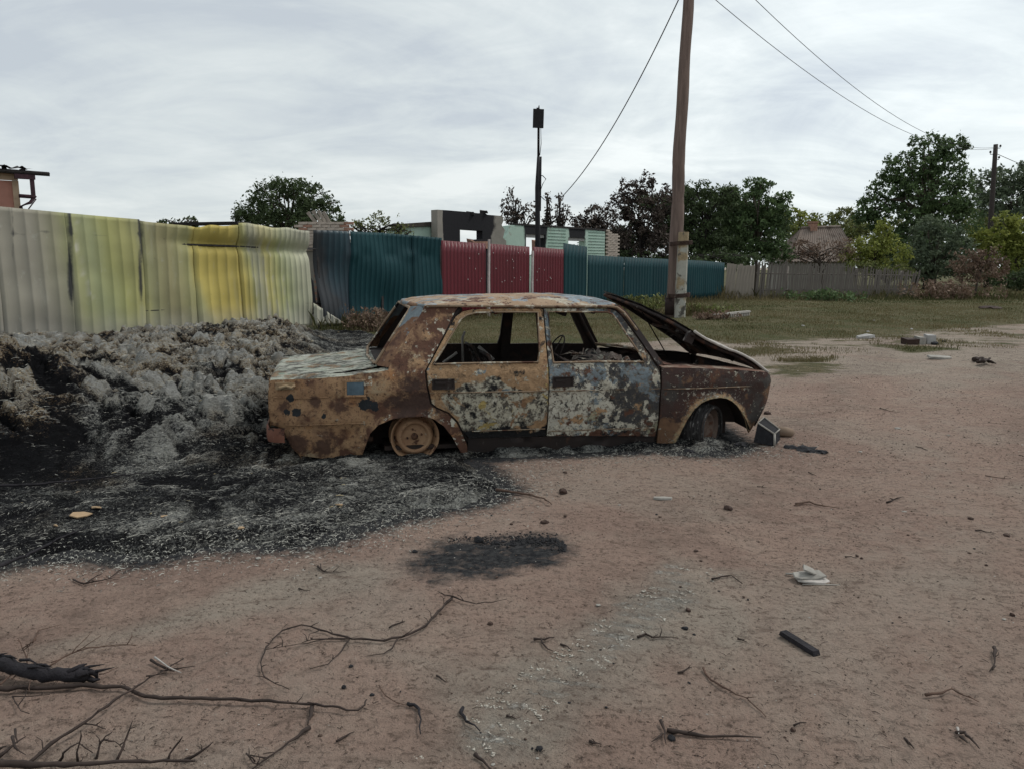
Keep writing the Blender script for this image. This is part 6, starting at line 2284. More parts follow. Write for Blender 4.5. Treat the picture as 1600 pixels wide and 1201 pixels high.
tag(put('distant_wood', meshnp('distant_wood', V, F, LM['dark'], False, {'tint': tt})), 'dark strip of far-off wood along the horizon', 'woodland', kind='stuff')

# ================================================================ grass and weeds
M_grass = attr_mix('grass_blades', (0.055, 0.070, 0.022), (0.22, 0.175, 0.095), transl=0.25, c3=(0.36, 0.30, 0.18))


def blades(x, y, h, wd, tint, seed, droop=0.5):
    r = np.random.default_rng(seed)
    n = len(x)
    z = gh(x, y)
    a = r.uniform(0, 2 * math.pi, n)
    dx, dy = np.cos(a), np.sin(a)
    ln = h * r.uniform(0.1, droop, n)
    V = np.zeros((n, 5, 3))
    V[:, 0] = np.stack([x - dy * wd, y + dx * wd, z - 0.01], 1)
    V[:, 1] = np.stack([x + dy * wd, y - dx * wd, z - 0.01], 1)
    V[:, 2] = np.stack([x + dy * wd * .7 + dx * ln * .35, y - dx * wd * .7 + dy * ln * .35, z + h * 0.6], 1)
    V[:, 3] = np.stack([x + dx * ln, y + dy * ln, z + h], 1)
    V[:, 4] = np.stack([x - dy * wd * .7 + dx * ln * .35, y + dx * wd * .7 + dy * ln * .35, z + h * 0.6], 1)
    F = np.arange(n * 5).reshape(n, 5)
    return V.reshape(-1, 3), F, np.repeat(tint, 5)


def build_grass():
    r = np.random.default_rng(31)
    n = 330000
    y = 11.5 + 48 * r.random(n) ** 1.7
    x = (r.random(n) * 1.55 - 0.70) * y
    ok0 = (x - 4.85) ** 2 * 1.2 + (y - 21.6) ** 2 > 0.8
    x, y = x[ok0], y[ok0]
    n = len(x)
    g = sdf(GRASS, x, y)
    gd = np.full(n, -9.0)
    for q in GRASS_DARK:
        gd = np.maximum(gd, sdf(q, x, y))
    patch = fbm(x * 0.55, y * 0.35, 51, 4)
    p = sst(-0.4, 1.6, g + 0.9 * patch) * (0.35 + 0.65 * sst(-0.35, 0.35, patch + 0.02 * (y - 14)))
    p = np.maximum(p, sst(-0.2, 0.15, gd + 0.25 * patch))
    p = np.maximum(p, 0.8 * sst(0.12, 0.35, patch) * sst(12.2, 14.0, y) * sst(20, 17.5, y) * sst(1.5, 3.5, x) * sst(15, 11, x))
    # only the road side of the fences
    sd_ = (x - F0[0]) * FN[0] + (y - F0[1]) * FN[1]
    p = p * ((sd_ > 0.03) | (y > 34.5))
    hay = hay_height(x, y)[4]
    p = p * (1 - hay)
    ok = r.random(n) < p
    x, y, sd_, patch = x[ok], y[ok], sd_[ok], patch[ok]
    m = len(x)
    nearf = sst(1.6, 0.0, sd_) * (y < 35)
    npk_ = sst(2.2, 0.2, 34.9 - y) * (x > 9) * (y < 36)
    pole = np.exp(-((x - 4.9) ** 2 + (y - 22.6) ** 2) / 1.6)
    h = r.uniform(0.012, 0.05, m) + (nearf + npk_) * r.uniform(0.0, 0.28, m) + pole * r.uniform(0, 0.3, m)
    tall = fbm(x * 0.8, y * 0.8, 53, 2) > 0.25
    h = np.where(tall, h * 1.6, h)
    tint = np.clip(0.64 + 0.55 * fbm(x * 0.25, y * 0.2, 57, 3) + r.normal(0, 0.16, m) - 0.15 * (nearf + npk_) - 0.25 * sst(10, 22, x) * sst(20, 28, y), 0, 0.88)
    tint[r.random(m) < 0.03] = 1.0
    wd = 0.0030 * np.clip(y / 9, 1, 6)
    V, F, T = blades(x, y, h, wd, tint, 3)
    tag(put('grass', meshnp('grass', V, F, M_grass, False, {'tint': T})), 'short patchy green and straw coloured grass between the road and the fences', 'grass', kind='stuff')


build_grass()


def weed(name, label, px, py, wpx, hpx, n, kind, seed, cat='weeds', dry=0.7):
    r = np.random.default_rng(seed)
    gx, gy = G(px, py)
    k = gy / FPX
    g = MB()
    base = (gx, gy, gz(gx, gy) - 0.02)
    T = thing(name, label, cat, base)
    C = []
    for i in range(n):
        sx = r.normal(0, wpx * k * 0.35)
        sy = r.normal(0, wpx * k * 0.25)
        hh = hpx * k * r.uniform(0.5, 1.05)
        lx, ly = r.normal(0, 0.18) * hh, r.normal(0, 0.18) * hh
        pts = [(sx, sy, 0), (sx + lx * 0.3, sy + ly * 0.3, hh * 0.5), (sx + lx, sy + ly, hh)]
        g.tube(pts, [0.006 + 0.0002 * gy, 0.004 + 0.0002 * gy, 0.002 + 0.0002 * gy], 3, caps=False)
        for q in np.linspace(0.35, 1, 4):
            C.append((sx + lx * q, sy + ly * q, hh * q))
    g.build('stems', plain(name + '_stem' + str(seed), (0.13, 0.105, 0.06), var=0.3), T)
    C = np.array(C)
    V, F, tt = leaves(C, np.full(len(C), 0.03 + 0.0035 * gy), np.full(len(C), 5), 0.02 + 0.0030 * gy, seed, r.uniform(0.2, 0.9, len(C)))
    V[:, 2] = np.maximum(V[:, 2], 0)
    put('leaves', meshnp('leaves', V, F, LM[kind], False, {'tint': tt}), T)
    return T


weed('dry_weeds', 'dry yellowish weed clump at the foot of the teal fence behind the car boot', 585, 518, 60, 34, 60, 'dry', 3)
weed('green_weeds', 'green weeds just right of the concrete stub of the tall pole', 1100, 492, 50, 16, 40, 'olive', 5)
weed('green_weeds', 'green weeds against the low teal fence left of the tall pole, behind the raised bonnet', 1010, 484, 60, 22, 50, 'olive', 7)
weed('green_weeds', 'low green weeds in front of the picket fence, left half', 1290, 470, 70, 15, 60, 'deep', 9)
weed('dry_weeds', 'tangled dry brown weeds at the right end of the picket fence', 1480, 468, 90, 28, 90, 'dry', 11)
weed('dry_weeds', 'sparse dry weeds and rubble stalks just right of the concrete stub', 1112, 500, 45, 12, 26, 'dry', 13)

# ================================================================ loose things on the road
M_twig = plain('dark_twig', (0.035, 0.024, 0.020), var=0.45, s=20)
M_twig2 = plain('brown_twig', (0.085, 0.052, 0.038), var=0.4, s=20)
M_charw = plain('charcoal_wood', (0.016, 0.014, 0.017), var=0.5, s=14, bump=0.8, bdist=0.01)
M_clod = patina('dark_clod', (0.045, 0.024, 0.018), (0.028, 0.018, 0.015), [((0.09, 0.06, 0.045), 30, 0.58, 0.66, dict(seed=501))], bump=0.9)
M_slag = plain('black_slag', (0.016, 0.016, 0.019), var=0.5, s=20, bump=0.9, bdist=0.01)
M_shard = plain('pale_shard', (0.27, 0.255, 0.23), var=0.25, s=12)
M_cardb = plain('tan_scrap', (0.36, 0.25, 0.15), var=0.25, s=10)


def gpt(px, py, lift=0.0):
    z = 0.0
    for _ in range(3):
        x, y = G(px, py, z + lift)
        z = gz(x, y)
    return Vector((x, y, z + lift))


def stick(label, paths, r0, mat=None, name='twig', cat='twig', seed=1, tw=0, group=None, parent_parts=False):
    """paths: list of (pixel polyline, start radius factor, lifts)"""
    rr = random.Random(seed)
    g = MB()
    for i, (pl, f, lift) in enumerate(paths):
        P = []
        for j, (px, py) in enumerate(pl):
            lf = lift[j] if isinstance(lift, (list, tuple)) else lift
            P.append(gpt(px, py, lf + r0 * f * 0.6))
        # refine with wobble
        Q = []
        for j in range(len(P) - 1):
            L = (P[j + 1] - P[j]).length
            k = max(2, int(L / 0.03))
            for q in range(k):
                t = q / k
                Q.append(P[j].lerp(P[j + 1], t) + Vector((rr.uniform(-1, 1), rr.uniform(-1, 1), rr.uniform(-0.4, 0.8))) * (0.0022 + 0.25 * r0 * f))
        Q.append(P[-1])
        n = len(Q)
        g.tube(Q, [max(0.0012, r0 * f * (1 - 0.72 * j / (n - 1)) * rr.uniform(0.75, 1.25)) for j in range(n)], 6)
        # buds and side twigs
        for j in range(2, n - 1):
            if rr.random() < tw:
                a = rr.uniform(0, 6.28)
                L = rr.uniform(0.01, 0.05)
                g.tube([Q[j], Q[j] + Vector((math.cos(a) * L * 0.6, math.sin(a) * L * 0.6, L * 0.4)), Q[j] + Vector((math.cos(a + .3) * L, math.sin(a + .3) * L, L * 0.6))], [0.0022, 0.0016, 0.0008], 4)
    o = solo(g, name, mat or M_twig)
    tag(o, label, cat, group)
    return o


stick('long thin dark branch curling in a hook across the soil below the car', [
    ([(708, 931), (690, 950), (665, 978), (640, 990), (600, 1000), (550, 998), (500, 983), (472, 975), (440, 985), (415, 1010), (407, 1035), (412, 1055), (430, 1067), (452, 1076)], 1.0, 0.01),
    ([(708, 931), (725, 938), (745, 942), (770, 940), (792, 935)], 0.6, 0.012), ([(708, 931), (695, 929), (684, 923)], 0.5, 0.02),
    ([(548, 998), (515, 997), (490, 998), (472, 1003)], 0.6, 0.01), ([(545, 998), (535, 1015), (512, 1037), (484, 1044)], 0.55, 0.01),
    ([(622, 998), (612, 1012), (600, 1020), (575, 1024)], 0.6, 0.005), ([(520, 996), (480, 1004), (415, 1014)], 0.35, 0.01),
    ([(500, 984), (484, 990), (481, 1000)], 0.35, 0.02)], 0.0058, tw=0.30, seed=3, name='fallen_branch', cat='branch')
stick('long thin branch lying left to right across the lower left corner', [
    ([(-60, 1076), (0, 1075), (60, 1073), (130, 1071), (192, 1072), (205, 1078), (225, 1087), (300, 1091), (380, 1092), (450, 1097), (520, 1103), (540, 1109), (560, 1108), (570, 1100), (573, 1092)], 1.0, 0.012),
    ([(488, 1104), (486, 1118), (481, 1131)], 0.9, 0.006)], 0.0085, tw=0.22, seed=5, name='fallen_branch', cat='branch')
stick('thick dark branch along the bottom edge at lower left, with upright side twigs', [
    ([(-80, 1190), (0, 1194), (70, 1193), (140, 1192), (220, 1189), (305, 1188)], 1.0, 0.015),
    ([(180, 1190), (192, 1165), (200, 1150), (207, 1125)], 0.5, [0, .03, .05, .08]), ([(262, 1188), (272, 1165), (285, 1150)], 0.4, [0, .03, .06]),
    ([(290, 1187), (315, 1175), (333, 1158)], 0.5, [0, .02, .04]), ([(90, 1192), (100, 1175), (122, 1160), (145, 1175)], 0.35, [0, .04, .05, .02]),
    ([(120, 1191), (124, 1160), (126, 1140)], 0.35, [0, .05, .09])], 0.0115, tw=0.2, seed=7, name='fallen_branch', cat='branch')
stick('straight thin branch leaning diagonally up to the right at lower left', [
    ([(40, 1195), (80, 1160), (130, 1130), (180, 1092), (225, 1064), (287, 1028)], 0.9, [0.01, 0.02, 0.03, 0.03, 0.02, 0.01]),
    ([(130, 1130), (150, 1132), (165, 1138)], 0.4, 0.02), ([(250, 1048), (270, 1045), (305, 1040)], 0.5, 0.01)], 0.0065, tw=0.15, seed=9, name='fallen_branch', cat='branch')
stick('thin broken stick pointing down left from the long branch tip', [([(484, 1136), (465, 1150), (440, 1167), (415, 1185), (388, 1205)], 1.0, 0.008), ([(400, 1190), (390, 1180), (389, 1168)], 0.5, [0, .02, .03])], 0.0058, tw=0.2, seed=10, name='fallen_branch', cat='branch')
stick('fan of thin brown twigs rising right of the charred log', [
    ([(75, 1042), (110, 1020), (140, 1013), (165, 1008), (215, 1007)], 0.6, [0.02, 0.03, 0.04, 0.04, 0.03]), ([(112, 1020), (128, 1003), (143, 985)], 0.5, [.03, .05, .07]), ([(118, 1018), (140, 1005), (158, 992)], 0.4, [.03, .05, .06]),
    ([(155, 1053), (170, 1049), (185, 1042)], 0.4, 0.02)], 0.005, M_twig2, tw=0.1, seed=11, name='fallen_branch', cat='branch')
stick('forked upright grey twigs standing over the charred log at the left edge', [
    ([(48, 1060), (42, 1030), (36, 1012), (28, 996)], 0.6, [0, .05, .08, .11]), ([(38, 1014), (45, 1008), (48, 1002)], 0.4, [.08, .10, .12]), ([(42, 1035), (44, 1015), (42, 1005)], 0.4, [.04, .07, .10]), ([(20, 1060), (30, 1050), (48, 1052), (46, 1080)], 0.5, 0.03), ([(0, 1068), (20, 1052), (34, 1045)], 0.6, .03)], 0.005, M_twig2, tw=0.2, seed=12, name='fallen_branch', cat='branch')
stick('small angular twig between the charred log and the diagonal branch at lower left', [([(20, 1088), (22, 1095), (34, 1110), (46, 1114)], 0.6, 0.01), ([(20, 1088), (50, 1086), (78, 1084)], 0.5, 0.015)], 0.005, tw=0.2, seed=14)
stick('splintered twig with a pale split end right of the charred log', [([(235, 1030), (255, 1043), (270, 1047), (303, 1040)], 0.8, 0.01), ([(228, 1057), (260, 1050)], 0.6, 0.005)], 0.006, tw=0.2, seed=15)
stick('pale straight splinter lying across the dark twig right of the charred log', [([(242, 1026), (262, 1040), (283, 1050)], 0.8, 0.022)], 0.0045, M_hem, seed=16, name='wood_splinter', cat='splinter')
# the charred log
g = MB()
pp = [gpt(-90, 1018, 0.05), gpt(0, 1036, 0.05), gpt(35, 1046, 0.045), gpt(70, 1052, 0.04), gpt(105, 1054, 0.036), gpt(128, 1053, 0.033), gpt(140, 1055, 0.03)]
QL = []
RL = []
rl_ = random.Random(31)
for j in range(len(pp) - 1):
    kq = max(2, int((pp[j + 1] - pp[j]).length / 0.018))
    for q in range(kq):
        QL.append(pp[j].lerp(pp[j + 1], q / kq) + Vector((0, rl_.uniform(-1, 1), rl_.uniform(-1, 1))) * 0.003)
        RL.append(rl_.uniform(0.019, 0.027))
QL.append(pp[-1])
RL.append(0.006)
g.tube(QL, RL, 9)
for j in range(26):
    q = rl_.choice(QL[4:])
    a = rl_.uniform(-0.5, 0.5)
    L = rl_.uniform(0.03, 0.09)
    o_ = Vector((0, rl_.uniform(-0.02, 0.02), rl_.uniform(0.0, 0.024)))
    g.tube([q + o_, q + o_ + Vector((L * 0.5, a * L * 0.3, 0.006)), q + o_ + Vector((L, a * L, rl_.uniform(-0.004, 0.012)))], [rl_.uniform(0.004, 0.009), 0.005, 0.001], 4)
g.tube([gpt(105, 1050, 0.05), gpt(125, 1040, 0.06), gpt(136, 1036, 0.06)], [0.010, 0.008, 0.002], 5)
g.tube([gpt(120, 1054, 0.05), gpt(140, 1048, 0.045), gpt(150, 1052, 0.03), gpt(152, 1060, 0.01)], [0.012, 0.012, 0.009, 0.004], 5)
g.tube([gpt(132, 1056, 0.02), gpt(146, 1062, 0.015), gpt(156, 1060, 0.012)], [0.012, 0.009, 0.003], 5)
o = solo(g, 'charred_log', M_charw)
tag(o, 'thick charred log with a splintered end entering from the left edge', 'log')
sticks = [
    ('twiggy charred scrap on the soil below the ash edge, far left', [([(113, 905), (130, 912), (150, 908), (170, 903), (190, 888)], 0.8, .005), ([(135, 911), (150, 900), (160, 895)], 0.6, .01), ([(170, 903), (186, 905)], .4, .005)], 0.006, None),
    ('small spiky charred twig left of the dark soot patch', [([(497, 884), (505, 892), (520, 893), (540, 892)], 0.7, .006), ([(500, 880), (503, 890)], .5, .01), ([(520, 893), (530, 884)], .4, .01)], 0.006, None),
    ('nearly straight dark stick with a forked left end at bottom centre right', [([(1040, 1138), (1060, 1143), (1085, 1148), (1110, 1150), (1150, 1151), (1190, 1151)], 1, .006), ([(1032, 1125), (1038, 1140), (1040, 1160)], .7, .01), ([(1035, 1145), (1018, 1158)], .5, .01)], 0.0075, None),
    ('slender brown curved stick above the forked stick, bottom centre right', [([(1098, 1044), (1110, 1060), (1130, 1072), (1150, 1084), (1165, 1090), (1180, 1102), (1197, 1119)], 1, .006)], 0.0048, M_twig2),
    ('short bent black twig on the pale ashy patch', [([(1112, 904), (1128, 900), (1143, 899), (1160, 911)], 1, .006)], 0.005, None),
    ('scraggly black twig below the pale ashy patch', [([(997, 996), (1010, 990), (1022, 996), (1040, 994), (1060, 996)], 1, .006), ([(1010, 990), (1007, 985)], .6, .01), ([(1018, 996), (1028, 990)], .5, .01)], 0.0052, None),
    ('zigzag black twig left of the pale ashy patch', [([(833, 997), (850, 998), (866, 995)], 1, .006), ([(845, 998), (850, 1008), (864, 1016)], .8, .006)], 0.0055, None),
    ('hammer shaped charred stick at bottom centre', [([(636, 1100), (648, 1101), (656, 1108), (657, 1125), (657, 1146)], 1, .006)], 0.007, M_charw),
    ('leaf shaped charred curl right of the hammer shaped stick', [([(725, 1104), (720, 1112), (730, 1125), (750, 1141)], 1, .006)], 0.007, M_charw),
    ('thin dark stick cut by the bottom edge near its centre', [([(742, 1178), (755, 1188), (770, 1203)], 1, .006)], 0.006, None),
    ('thin rusty brown stick lying level in front of the car nose', [([(1243, 786), (1265, 784), (1285, 790), (1312, 793)], 1, .006), ([(1240, 789), (1262, 787)], .6, .005)], 0.007, M_twig2),
    ('little dark y shaped twig on the open soil right of the car', [([(1386, 784), (1398, 779), (1411, 775)], 1, .006), ([(1395, 780), (1390, 777)], .7, .006)], 0.006, None),
    ('small dark upright twig near the right edge', [([(1554, 1010), (1555, 1028), (1551, 1046)], 1, .008), ([(1552, 1040), (1546, 1048)], .7, .005)], 0.0065, None),
    ('shallow arched twig near the right edge', [([(1446, 1086), (1470, 1082), (1487, 1076), (1505, 1085), (1530, 1096)], 1, .008)], 0.0048, M_twig2),
    ('crumpled dark sprig at the lower right', [([(1494, 1145), (1506, 1143), (1516, 1152), (1530, 1168)], 1, .008), ([(1500, 1150), (1512, 1160)], .7, .006), ([(1497, 1136), (1498, 1147)], .6, .01)], 0.006, None),
    ('brown stick poking out of the right tip of the flat ash', [([(775, 765), (800, 768), (830, 772), (850, 779), (862, 787)], 1, .012)], 0.0095, M_twig2),
    ('long thin charred stick across the left of the flat black ash', [([(-30, 760), (60, 756), (140, 748), (230, 738)], 1, .09)], 0.011, M_charw),
    ('second charred stick running down left through the flat black ash', [([(-20, 892), (40, 868), (90, 842), (140, 822)], 1, .03)], 0.010, M_charw),
    ('hair thin brown stem left of the hammer shaped stick', [([(592, 1070), (602, 1085), (620, 1098), (636, 1101)], 1, .006)], 0.0028, M_twig2),
    ('pale stalk near the lower right sprig', [([(1497, 1136), (1498, 1146)], 1, .01)], 0.006, M_hem),
]
sticks += [
    ('upright dark twigs standing beyond the bottom left branch, below the diagonal stick', [([(150, 1185), (158, 1160), (166, 1150), (175, 1143)], .8, [0, .03, .05, .06]), ([(158, 1160), (150, 1148)], .5, [.03, .05]), ([(163, 1155), (180, 1158), (195, 1172)], .5, [.04, .03, 0])], 0.0048, None),
    ('spidery dark twig tangle at the far left bottom corner', [([(0, 1180), (25, 1160), (40, 1150)], .8, .02), ([(20, 1150), (24, 1168), (40, 1178)], .7, .02), ([(24, 1140), (28, 1160)], .6, .05), ([(0, 1168), (10, 1165)], .6, .02)], 0.0065, None),
    ('low dark twig near the bottom edge right of the long lower branch', [([(385, 1175), (395, 1190), (410, 1195)], .8, .01), ([(392, 1180), (420, 1183)], .5, .01)], 0.004, None),
    ('thin bare twig lying above the charred log at the left', [([(52, 1003), (60, 985), (95, 975)], .8, .01), ([(60, 985), (56, 1000)], .5, .01)], 0.0042, M_twig2),
    ('long hair thin stem crossing above the long branch at lower left', [([(80, 1035), (130, 1012), (190, 1006), (212, 1008)], .8, .015)], 0.003, M_twig2),
]
for i, (lb_, pa, r0, m) in enumerate(sticks):
    stick(lb_, pa, r0, m, tw=0.12, seed=20 + i)
rr = random.Random(99)
for i, (px, py, L, a) in enumerate([(885, 1010, 10, 0.5), (1160, 1000, 8, 0.3), (620, 975, 14, -0.4), (540, 1150, 16, -0.5), (1070, 1046, 12, -0.4), (1440, 700, 10, 0.3), (1330, 870, 9, 0.1), (1560, 745, 20, 0.1),
                                    (930, 1160, 10, 0.2), (1390, 640, 16, 0.2), (1190, 760, 8, 0.1), (1540, 830, 16, 0.15), (1270, 740, 7, 0.4), (690, 1060, 9, 0.6), (475, 920, 9, 0.2), (1250, 1130, 10, -0.2), (800, 1120, 8, 0.3), (1420, 1160, 12, 0.8)]):
    c, s = math.cos(a) * L, math.sin(a) * L
    stick('tiny dark twig scrap lying loose on the open soil', [([(px - c, py - s), (px, py + rr.uniform(-2, 2)), (px + c, py + s)], 1, .004)], 0.0042, None, tw=0.25, seed=60 + i, group='tiny dark twig scraps on the road', name='twig_scrap')


def lump(px, py, wpx, label, mat=None, name='clod', cat='clod', flat=0.6, seed=1, group=None, rough=0.25, sub=2):
    p = gpt(px, py)
    r = wpx / 2 * p.y / FPX * 1.02
    rr = np.random.default_rng(seed)
    import bmesh
    bm = bmesh.new()
    bmesh.ops.create_icosphere(bm, subdivisions=sub, radius=r)
    off = rr.uniform(0, 50)
    for v in bm.verts:
        n = v.co.normalized()
        k = 1 + rough * float(fbm(n.x * 1.7 + off, n.y * 1.7 + n.z * 1.3, seed, 3)) + rr.uniform(-0.07, 0.07)
        v.co = Vector((v.co.x * k, v.co.y * k * 0.85, max(-r * 0.15, v.co.z * k * flat)))
    me = bpy.data.meshes.new(name)
    bm.to_mesh(me)
    bm.free()
    me.materials.append(mat or M_clod)
    o = put(name, me, None, (p.x, p.y + r * 0.5, p.z + r * flat * 0.25))
    o.rotation_euler = (0, 0, rr.uniform(0, 6.28))
    tag(o, label, cat, group)
    return o


for i, (px, py, w_, lb_, mt) in enumerate([
    (880, 771, 15, 'dark jagged clod just right of the ash tip, beyond its brown stick', None), (851, 818, 14, 'rounded brown clod above the dark soot patch', None), (1139, 796, 16, 'dark brown clod on open soil below the front wheel', None),
    (748, 847, 17, 'biggest black lump on the upper rim of the soot patch', M_slag), (787, 847, 8, 'small black lump on the soot patch rim, right of the biggest one', M_slag), (1088, 862, 9, 'reddish brown clod right of the soot patch', None), (766, 976, 10, 'black clod right of the hooked branch end', None),
    (546, 855, 9, 'dark clod between the ash edge and the spiky twig', None), (648, 863, 10, 'dark clod touching the left end of the soot patch', M_slag), (1076, 955, 10, 'brown lump in the middle of the pale ashy patch', None), (1071, 983, 11, 'black lump at the lower edge of the pale ashy patch', M_slag),
    (883, 739, 8, 'small dark clod close to the middle of the car sill', None), (883, 807, 6, 'tiny reddish clod right of the rounded brown clod', None), (1340, 869, 6, 'tiny dark pebble above the pale crumpled slab', None), (1085, 992, 6, 'tiny black crumb beside the lump under the ashy patch', M_slag),
    (537, 1075, 9, 'black lump just below the long hooked branch', M_slag), (581, 1087, 9, 'dark chip above the curled end of the long branch', M_slag), (548, 1042, 9, 'black chip inside the loop of the hooked branch', M_slag), (1190, 623, 12, 'brown lump on the sandy ground left of the track', None),
    (1575, 838, 12, 'flat brown clod by the right edge', None), (1518, 811, 9, 'brown clod left of the flat one near the right edge', None), (1583, 962, 9, 'dark brown clod low by the right edge', None), (843, 1172, 14, 'black pointed lump at the bottom right of centre', M_slag), (1050, 1156, 16, 'black flat lump beside the forked stick', M_slag), (1240, 1142, 11, 'brown clod right of the forked stick', None),
    (500, 1150, 8, 'small dark pebble near the diagonal stick, lower left of centre', None), (1200, 647, 12, 'dark rusty block lying just ahead of the car nose', None)]):
    lump(px, py, w_, lb_, mt, seed=i + 3, flat=0.65 if i % 3 else 0.85)
# stray crumbs that nothing tells apart
rg = np.random.default_rng(123)
for i in range(60):
    px, py = rg.uniform(620, 1590), rg.uniform(740, 1190)
    if py < 770 and px < 900:
        continue
    lump(px, py, rg.uniform(3.5, 7), 'small dark crumb of earth lying loose on the road soil', None if i % 3 else M_slag, seed=200 + i, group='small dark crumbs on the road', name='earth_crumb', cat='crumb', sub=1)
for i, (px, py, w_) in enumerate([(935, 946, 10), (968, 789, 7), (1345, 706, 8), (1404, 670, 12), (1105, 1116, 5), (840, 1185, 7), (595, 1053, 5), (1570, 968, 8), (1414, 800, 9), (500, 903, 8), (402, 873, 12), (770, 1195, 8), (1265, 965, 5), (1000, 1110, 4), (1483, 680, 6)]):
    lump(px, py, w_, 'small whitish stone chip on the road soil', M_shard, seed=300 + i, group='whitish chips on the road', name='stone_chip', cat='stone', flat=0.35, sub=1)


def slabthing(px, py, poly, th, label, name, cat, mat, rot=0.0, tilt=(0, 0), lift=0.0, wob=0.004):
    p = gpt(px, py)
    g = MB()
    n = len(poly)
    rr = random.Random(px)
    zt = [rr.uniform(-wob, wob) for _ in poly]
    V = [(x, y, 0 + z) for (x, y), z in zip(poly, zt)] + [(x * 0.96, y * 0.96, th + z) for (x, y), z in zip(poly, zt)]
    V += [(0, 0, 0), (0, 0, th + wob)]
    F = [(i, (i + 1) % n, (i + 1) % n + n, i + n) for i in range(n)] + [(i + n, (i + 1) % n + n, 2 * n + 1) for i in range(n)] + [((i + 1) % n, i, 2 * n) for i in range(n)]
    g.add(V, F)
    o = g.build(name, mat)
    o.location = (p.x, p.y, p.z + lift)
    o.rotation_euler = (tilt[0], tilt[1], rot)
    if label:
        tag(o, label, cat)
    return o


# crumpled pale sheet: layered folds
p = gpt(1269, 908)
CR = thing('crumpled_pale_sheet', 'crumpled pale grey sheet of slate or cloth lying on the soil at right', 'scrap', tuple(p))
for nm, poly, z, tl, m in (('lower_fold', [(-0.075, -0.02), (-0.05, -0.035), (0.05, -0.03), (0.082, -0.01), (0.07, 0.03), (0.0, 0.05), (-0.07, 0.03)], 0.004, (0.0, 0.03), M_hem),
                           ('upper_fold', [(-0.085, 0.0), (-0.06, -0.02), (0.02, -0.012), (0.07, 0.0), (0.05, 0.045), (-0.03, 0.06), (-0.08, 0.04)], 0.020, (0.20, -0.04), M_shard),
                           ('peak', [(-0.05, 0.0), (0.0, -0.01), (0.028, 0.01), (0.02, 0.05), (-0.035, 0.05)], 0.036, (0.25, 0.35), M_shard)):
    o = slabthing(1269, 908, poly, 0.006, None, nm, None, m, wob=0.008)
    o.parent = CR
    o.location = (0, 0, z)
    o.rotation_euler = (tl[0], tl[1], 0.05)
g = MB()
g.tube([(-0.10, 0.07, 0.01), (-0.03, 0.05, 0.018)], 0.004, 4)
g.tube([(-0.06, -0.04, 0.004), (0.02, -0.045, 0.006), (0.13, -0.05, 0.004)], 0.0025, 4)
g.build('stray_fibre', M_shard, CR)
# charred plank
g = MB()
a_, b_ = gpt(1222, 988, 0.012), gpt(1277, 1019, 0.012)
d_ = (b_ - a_)
g.box(tuple((a_ + b_) / 2), (d_.length, 0.032, 0.018), (0, 0, math.atan2(d_.y, d_.x)), taper=0.93)
o = solo(g, 'charred_plank', M_charw)
tag(o, 'short straight black charred plank lying at lower right', 'plank')
slabthing(1035, 779, [(-0.06, -0.01), (-0.02, -0.03), (0.05, -0.025), (0.065, 0.005), (0.02, 0.03), (-0.05, 0.025)], 0.012, 'flat oval pale stone right of centre, above the open soil', 'flat_stone', 'stone', M_shard, 0.1)
for px, py, w_, lb_ in ((128, 817, 0.055, 'larger tan cardboard scrap on the flat black ash'), (151, 806, 0.035, 'paler upper tan scrap beside the larger cardboard one'), (125, 782, 0.018, 'tiny orange tan scrap high on the flat ash'), (258, 820, 0.022, 'small cream scrap on the middle of the flat ash'), (378, 839, 0.018, 'cream flake near the lower edge of the flat ash'), (88, 835, 0.014, 'small yellowish flake at the left of the flat ash'), (530, 802, 0.022, 'greenish scrap on the ash below the rear wheel')):
    slabthing(px, py, [(-w_, -w_ * 0.4), (-w_ * 0.2, -w_ * 0.6), (w_ * 0.6, -w_ * 0.3), (w_, w_ * 0.3), (w_ * 0.1, w_ * 0.6), (-w_ * 0.9, w_ * 0.4)], 0.006, lb_, 'tan_scrap', 'scrap', M_cardb, px * 0.1, (0.25, 0.1), 0.05)
# rubble and litter in the right distance
p = gpt(1438, 538)
BK = thing('broken_block', 'broken dark and white masonry block at the edge of the grass, far right', 'rubble', tuple(p))
g = MB()
g.box((-0.16, 0, 0.055), (0.30, 0.22, 0.11), (0, 0, 0.1))
g.build('dark_part', M_clod, BK, jit=0.015)
g = MB()
g.box((0.18, 0.02, 0.09), (0.14, 0.2, 0.18), (0, 0, -0.1))
g.build('white_end', M_concrete, BK, jit=0.01)
g = MB()
g.box((-0.02, -0.01, 0.075), (0.10, 0.23, 0.14))
g.build('pale_core', M_shard, BK, jit=0.01)
lump(1463, 539, 13, 'dark chunk just right of the broken masonry block', M_slag, 'rubble_chunk', 'rubble', seed=401)
lump(1476, 535, 8, 'smaller dark chunk beyond the first, right of the masonry block', M_slag, 'rubble_chunk', 'rubble', seed=402)
slabthing(1353, 529, [(-0.20, -0.08), (0, -0.12), (0.16, -0.06), (0.2, 0.06), (0.0, 0.12), (-0.17, 0.08)], 0.06, 'white rag or bag lying on the bare sand before the grass', 'white_rag', 'rag', M_concrete, 0.1, wob=0.04)
slabthing(1468, 561, [(-0.19, -0.07), (0.02, -0.10), (0.17, -0.04), (0.19, 0.05), (0.0, 0.09), (-0.17, 0.07)], 0.03, 'flat pale plate tilted on the sand below the masonry block', 'pale_plate', 'debris', M_shard, 0.0, (0.12, 0.05), 0.01)
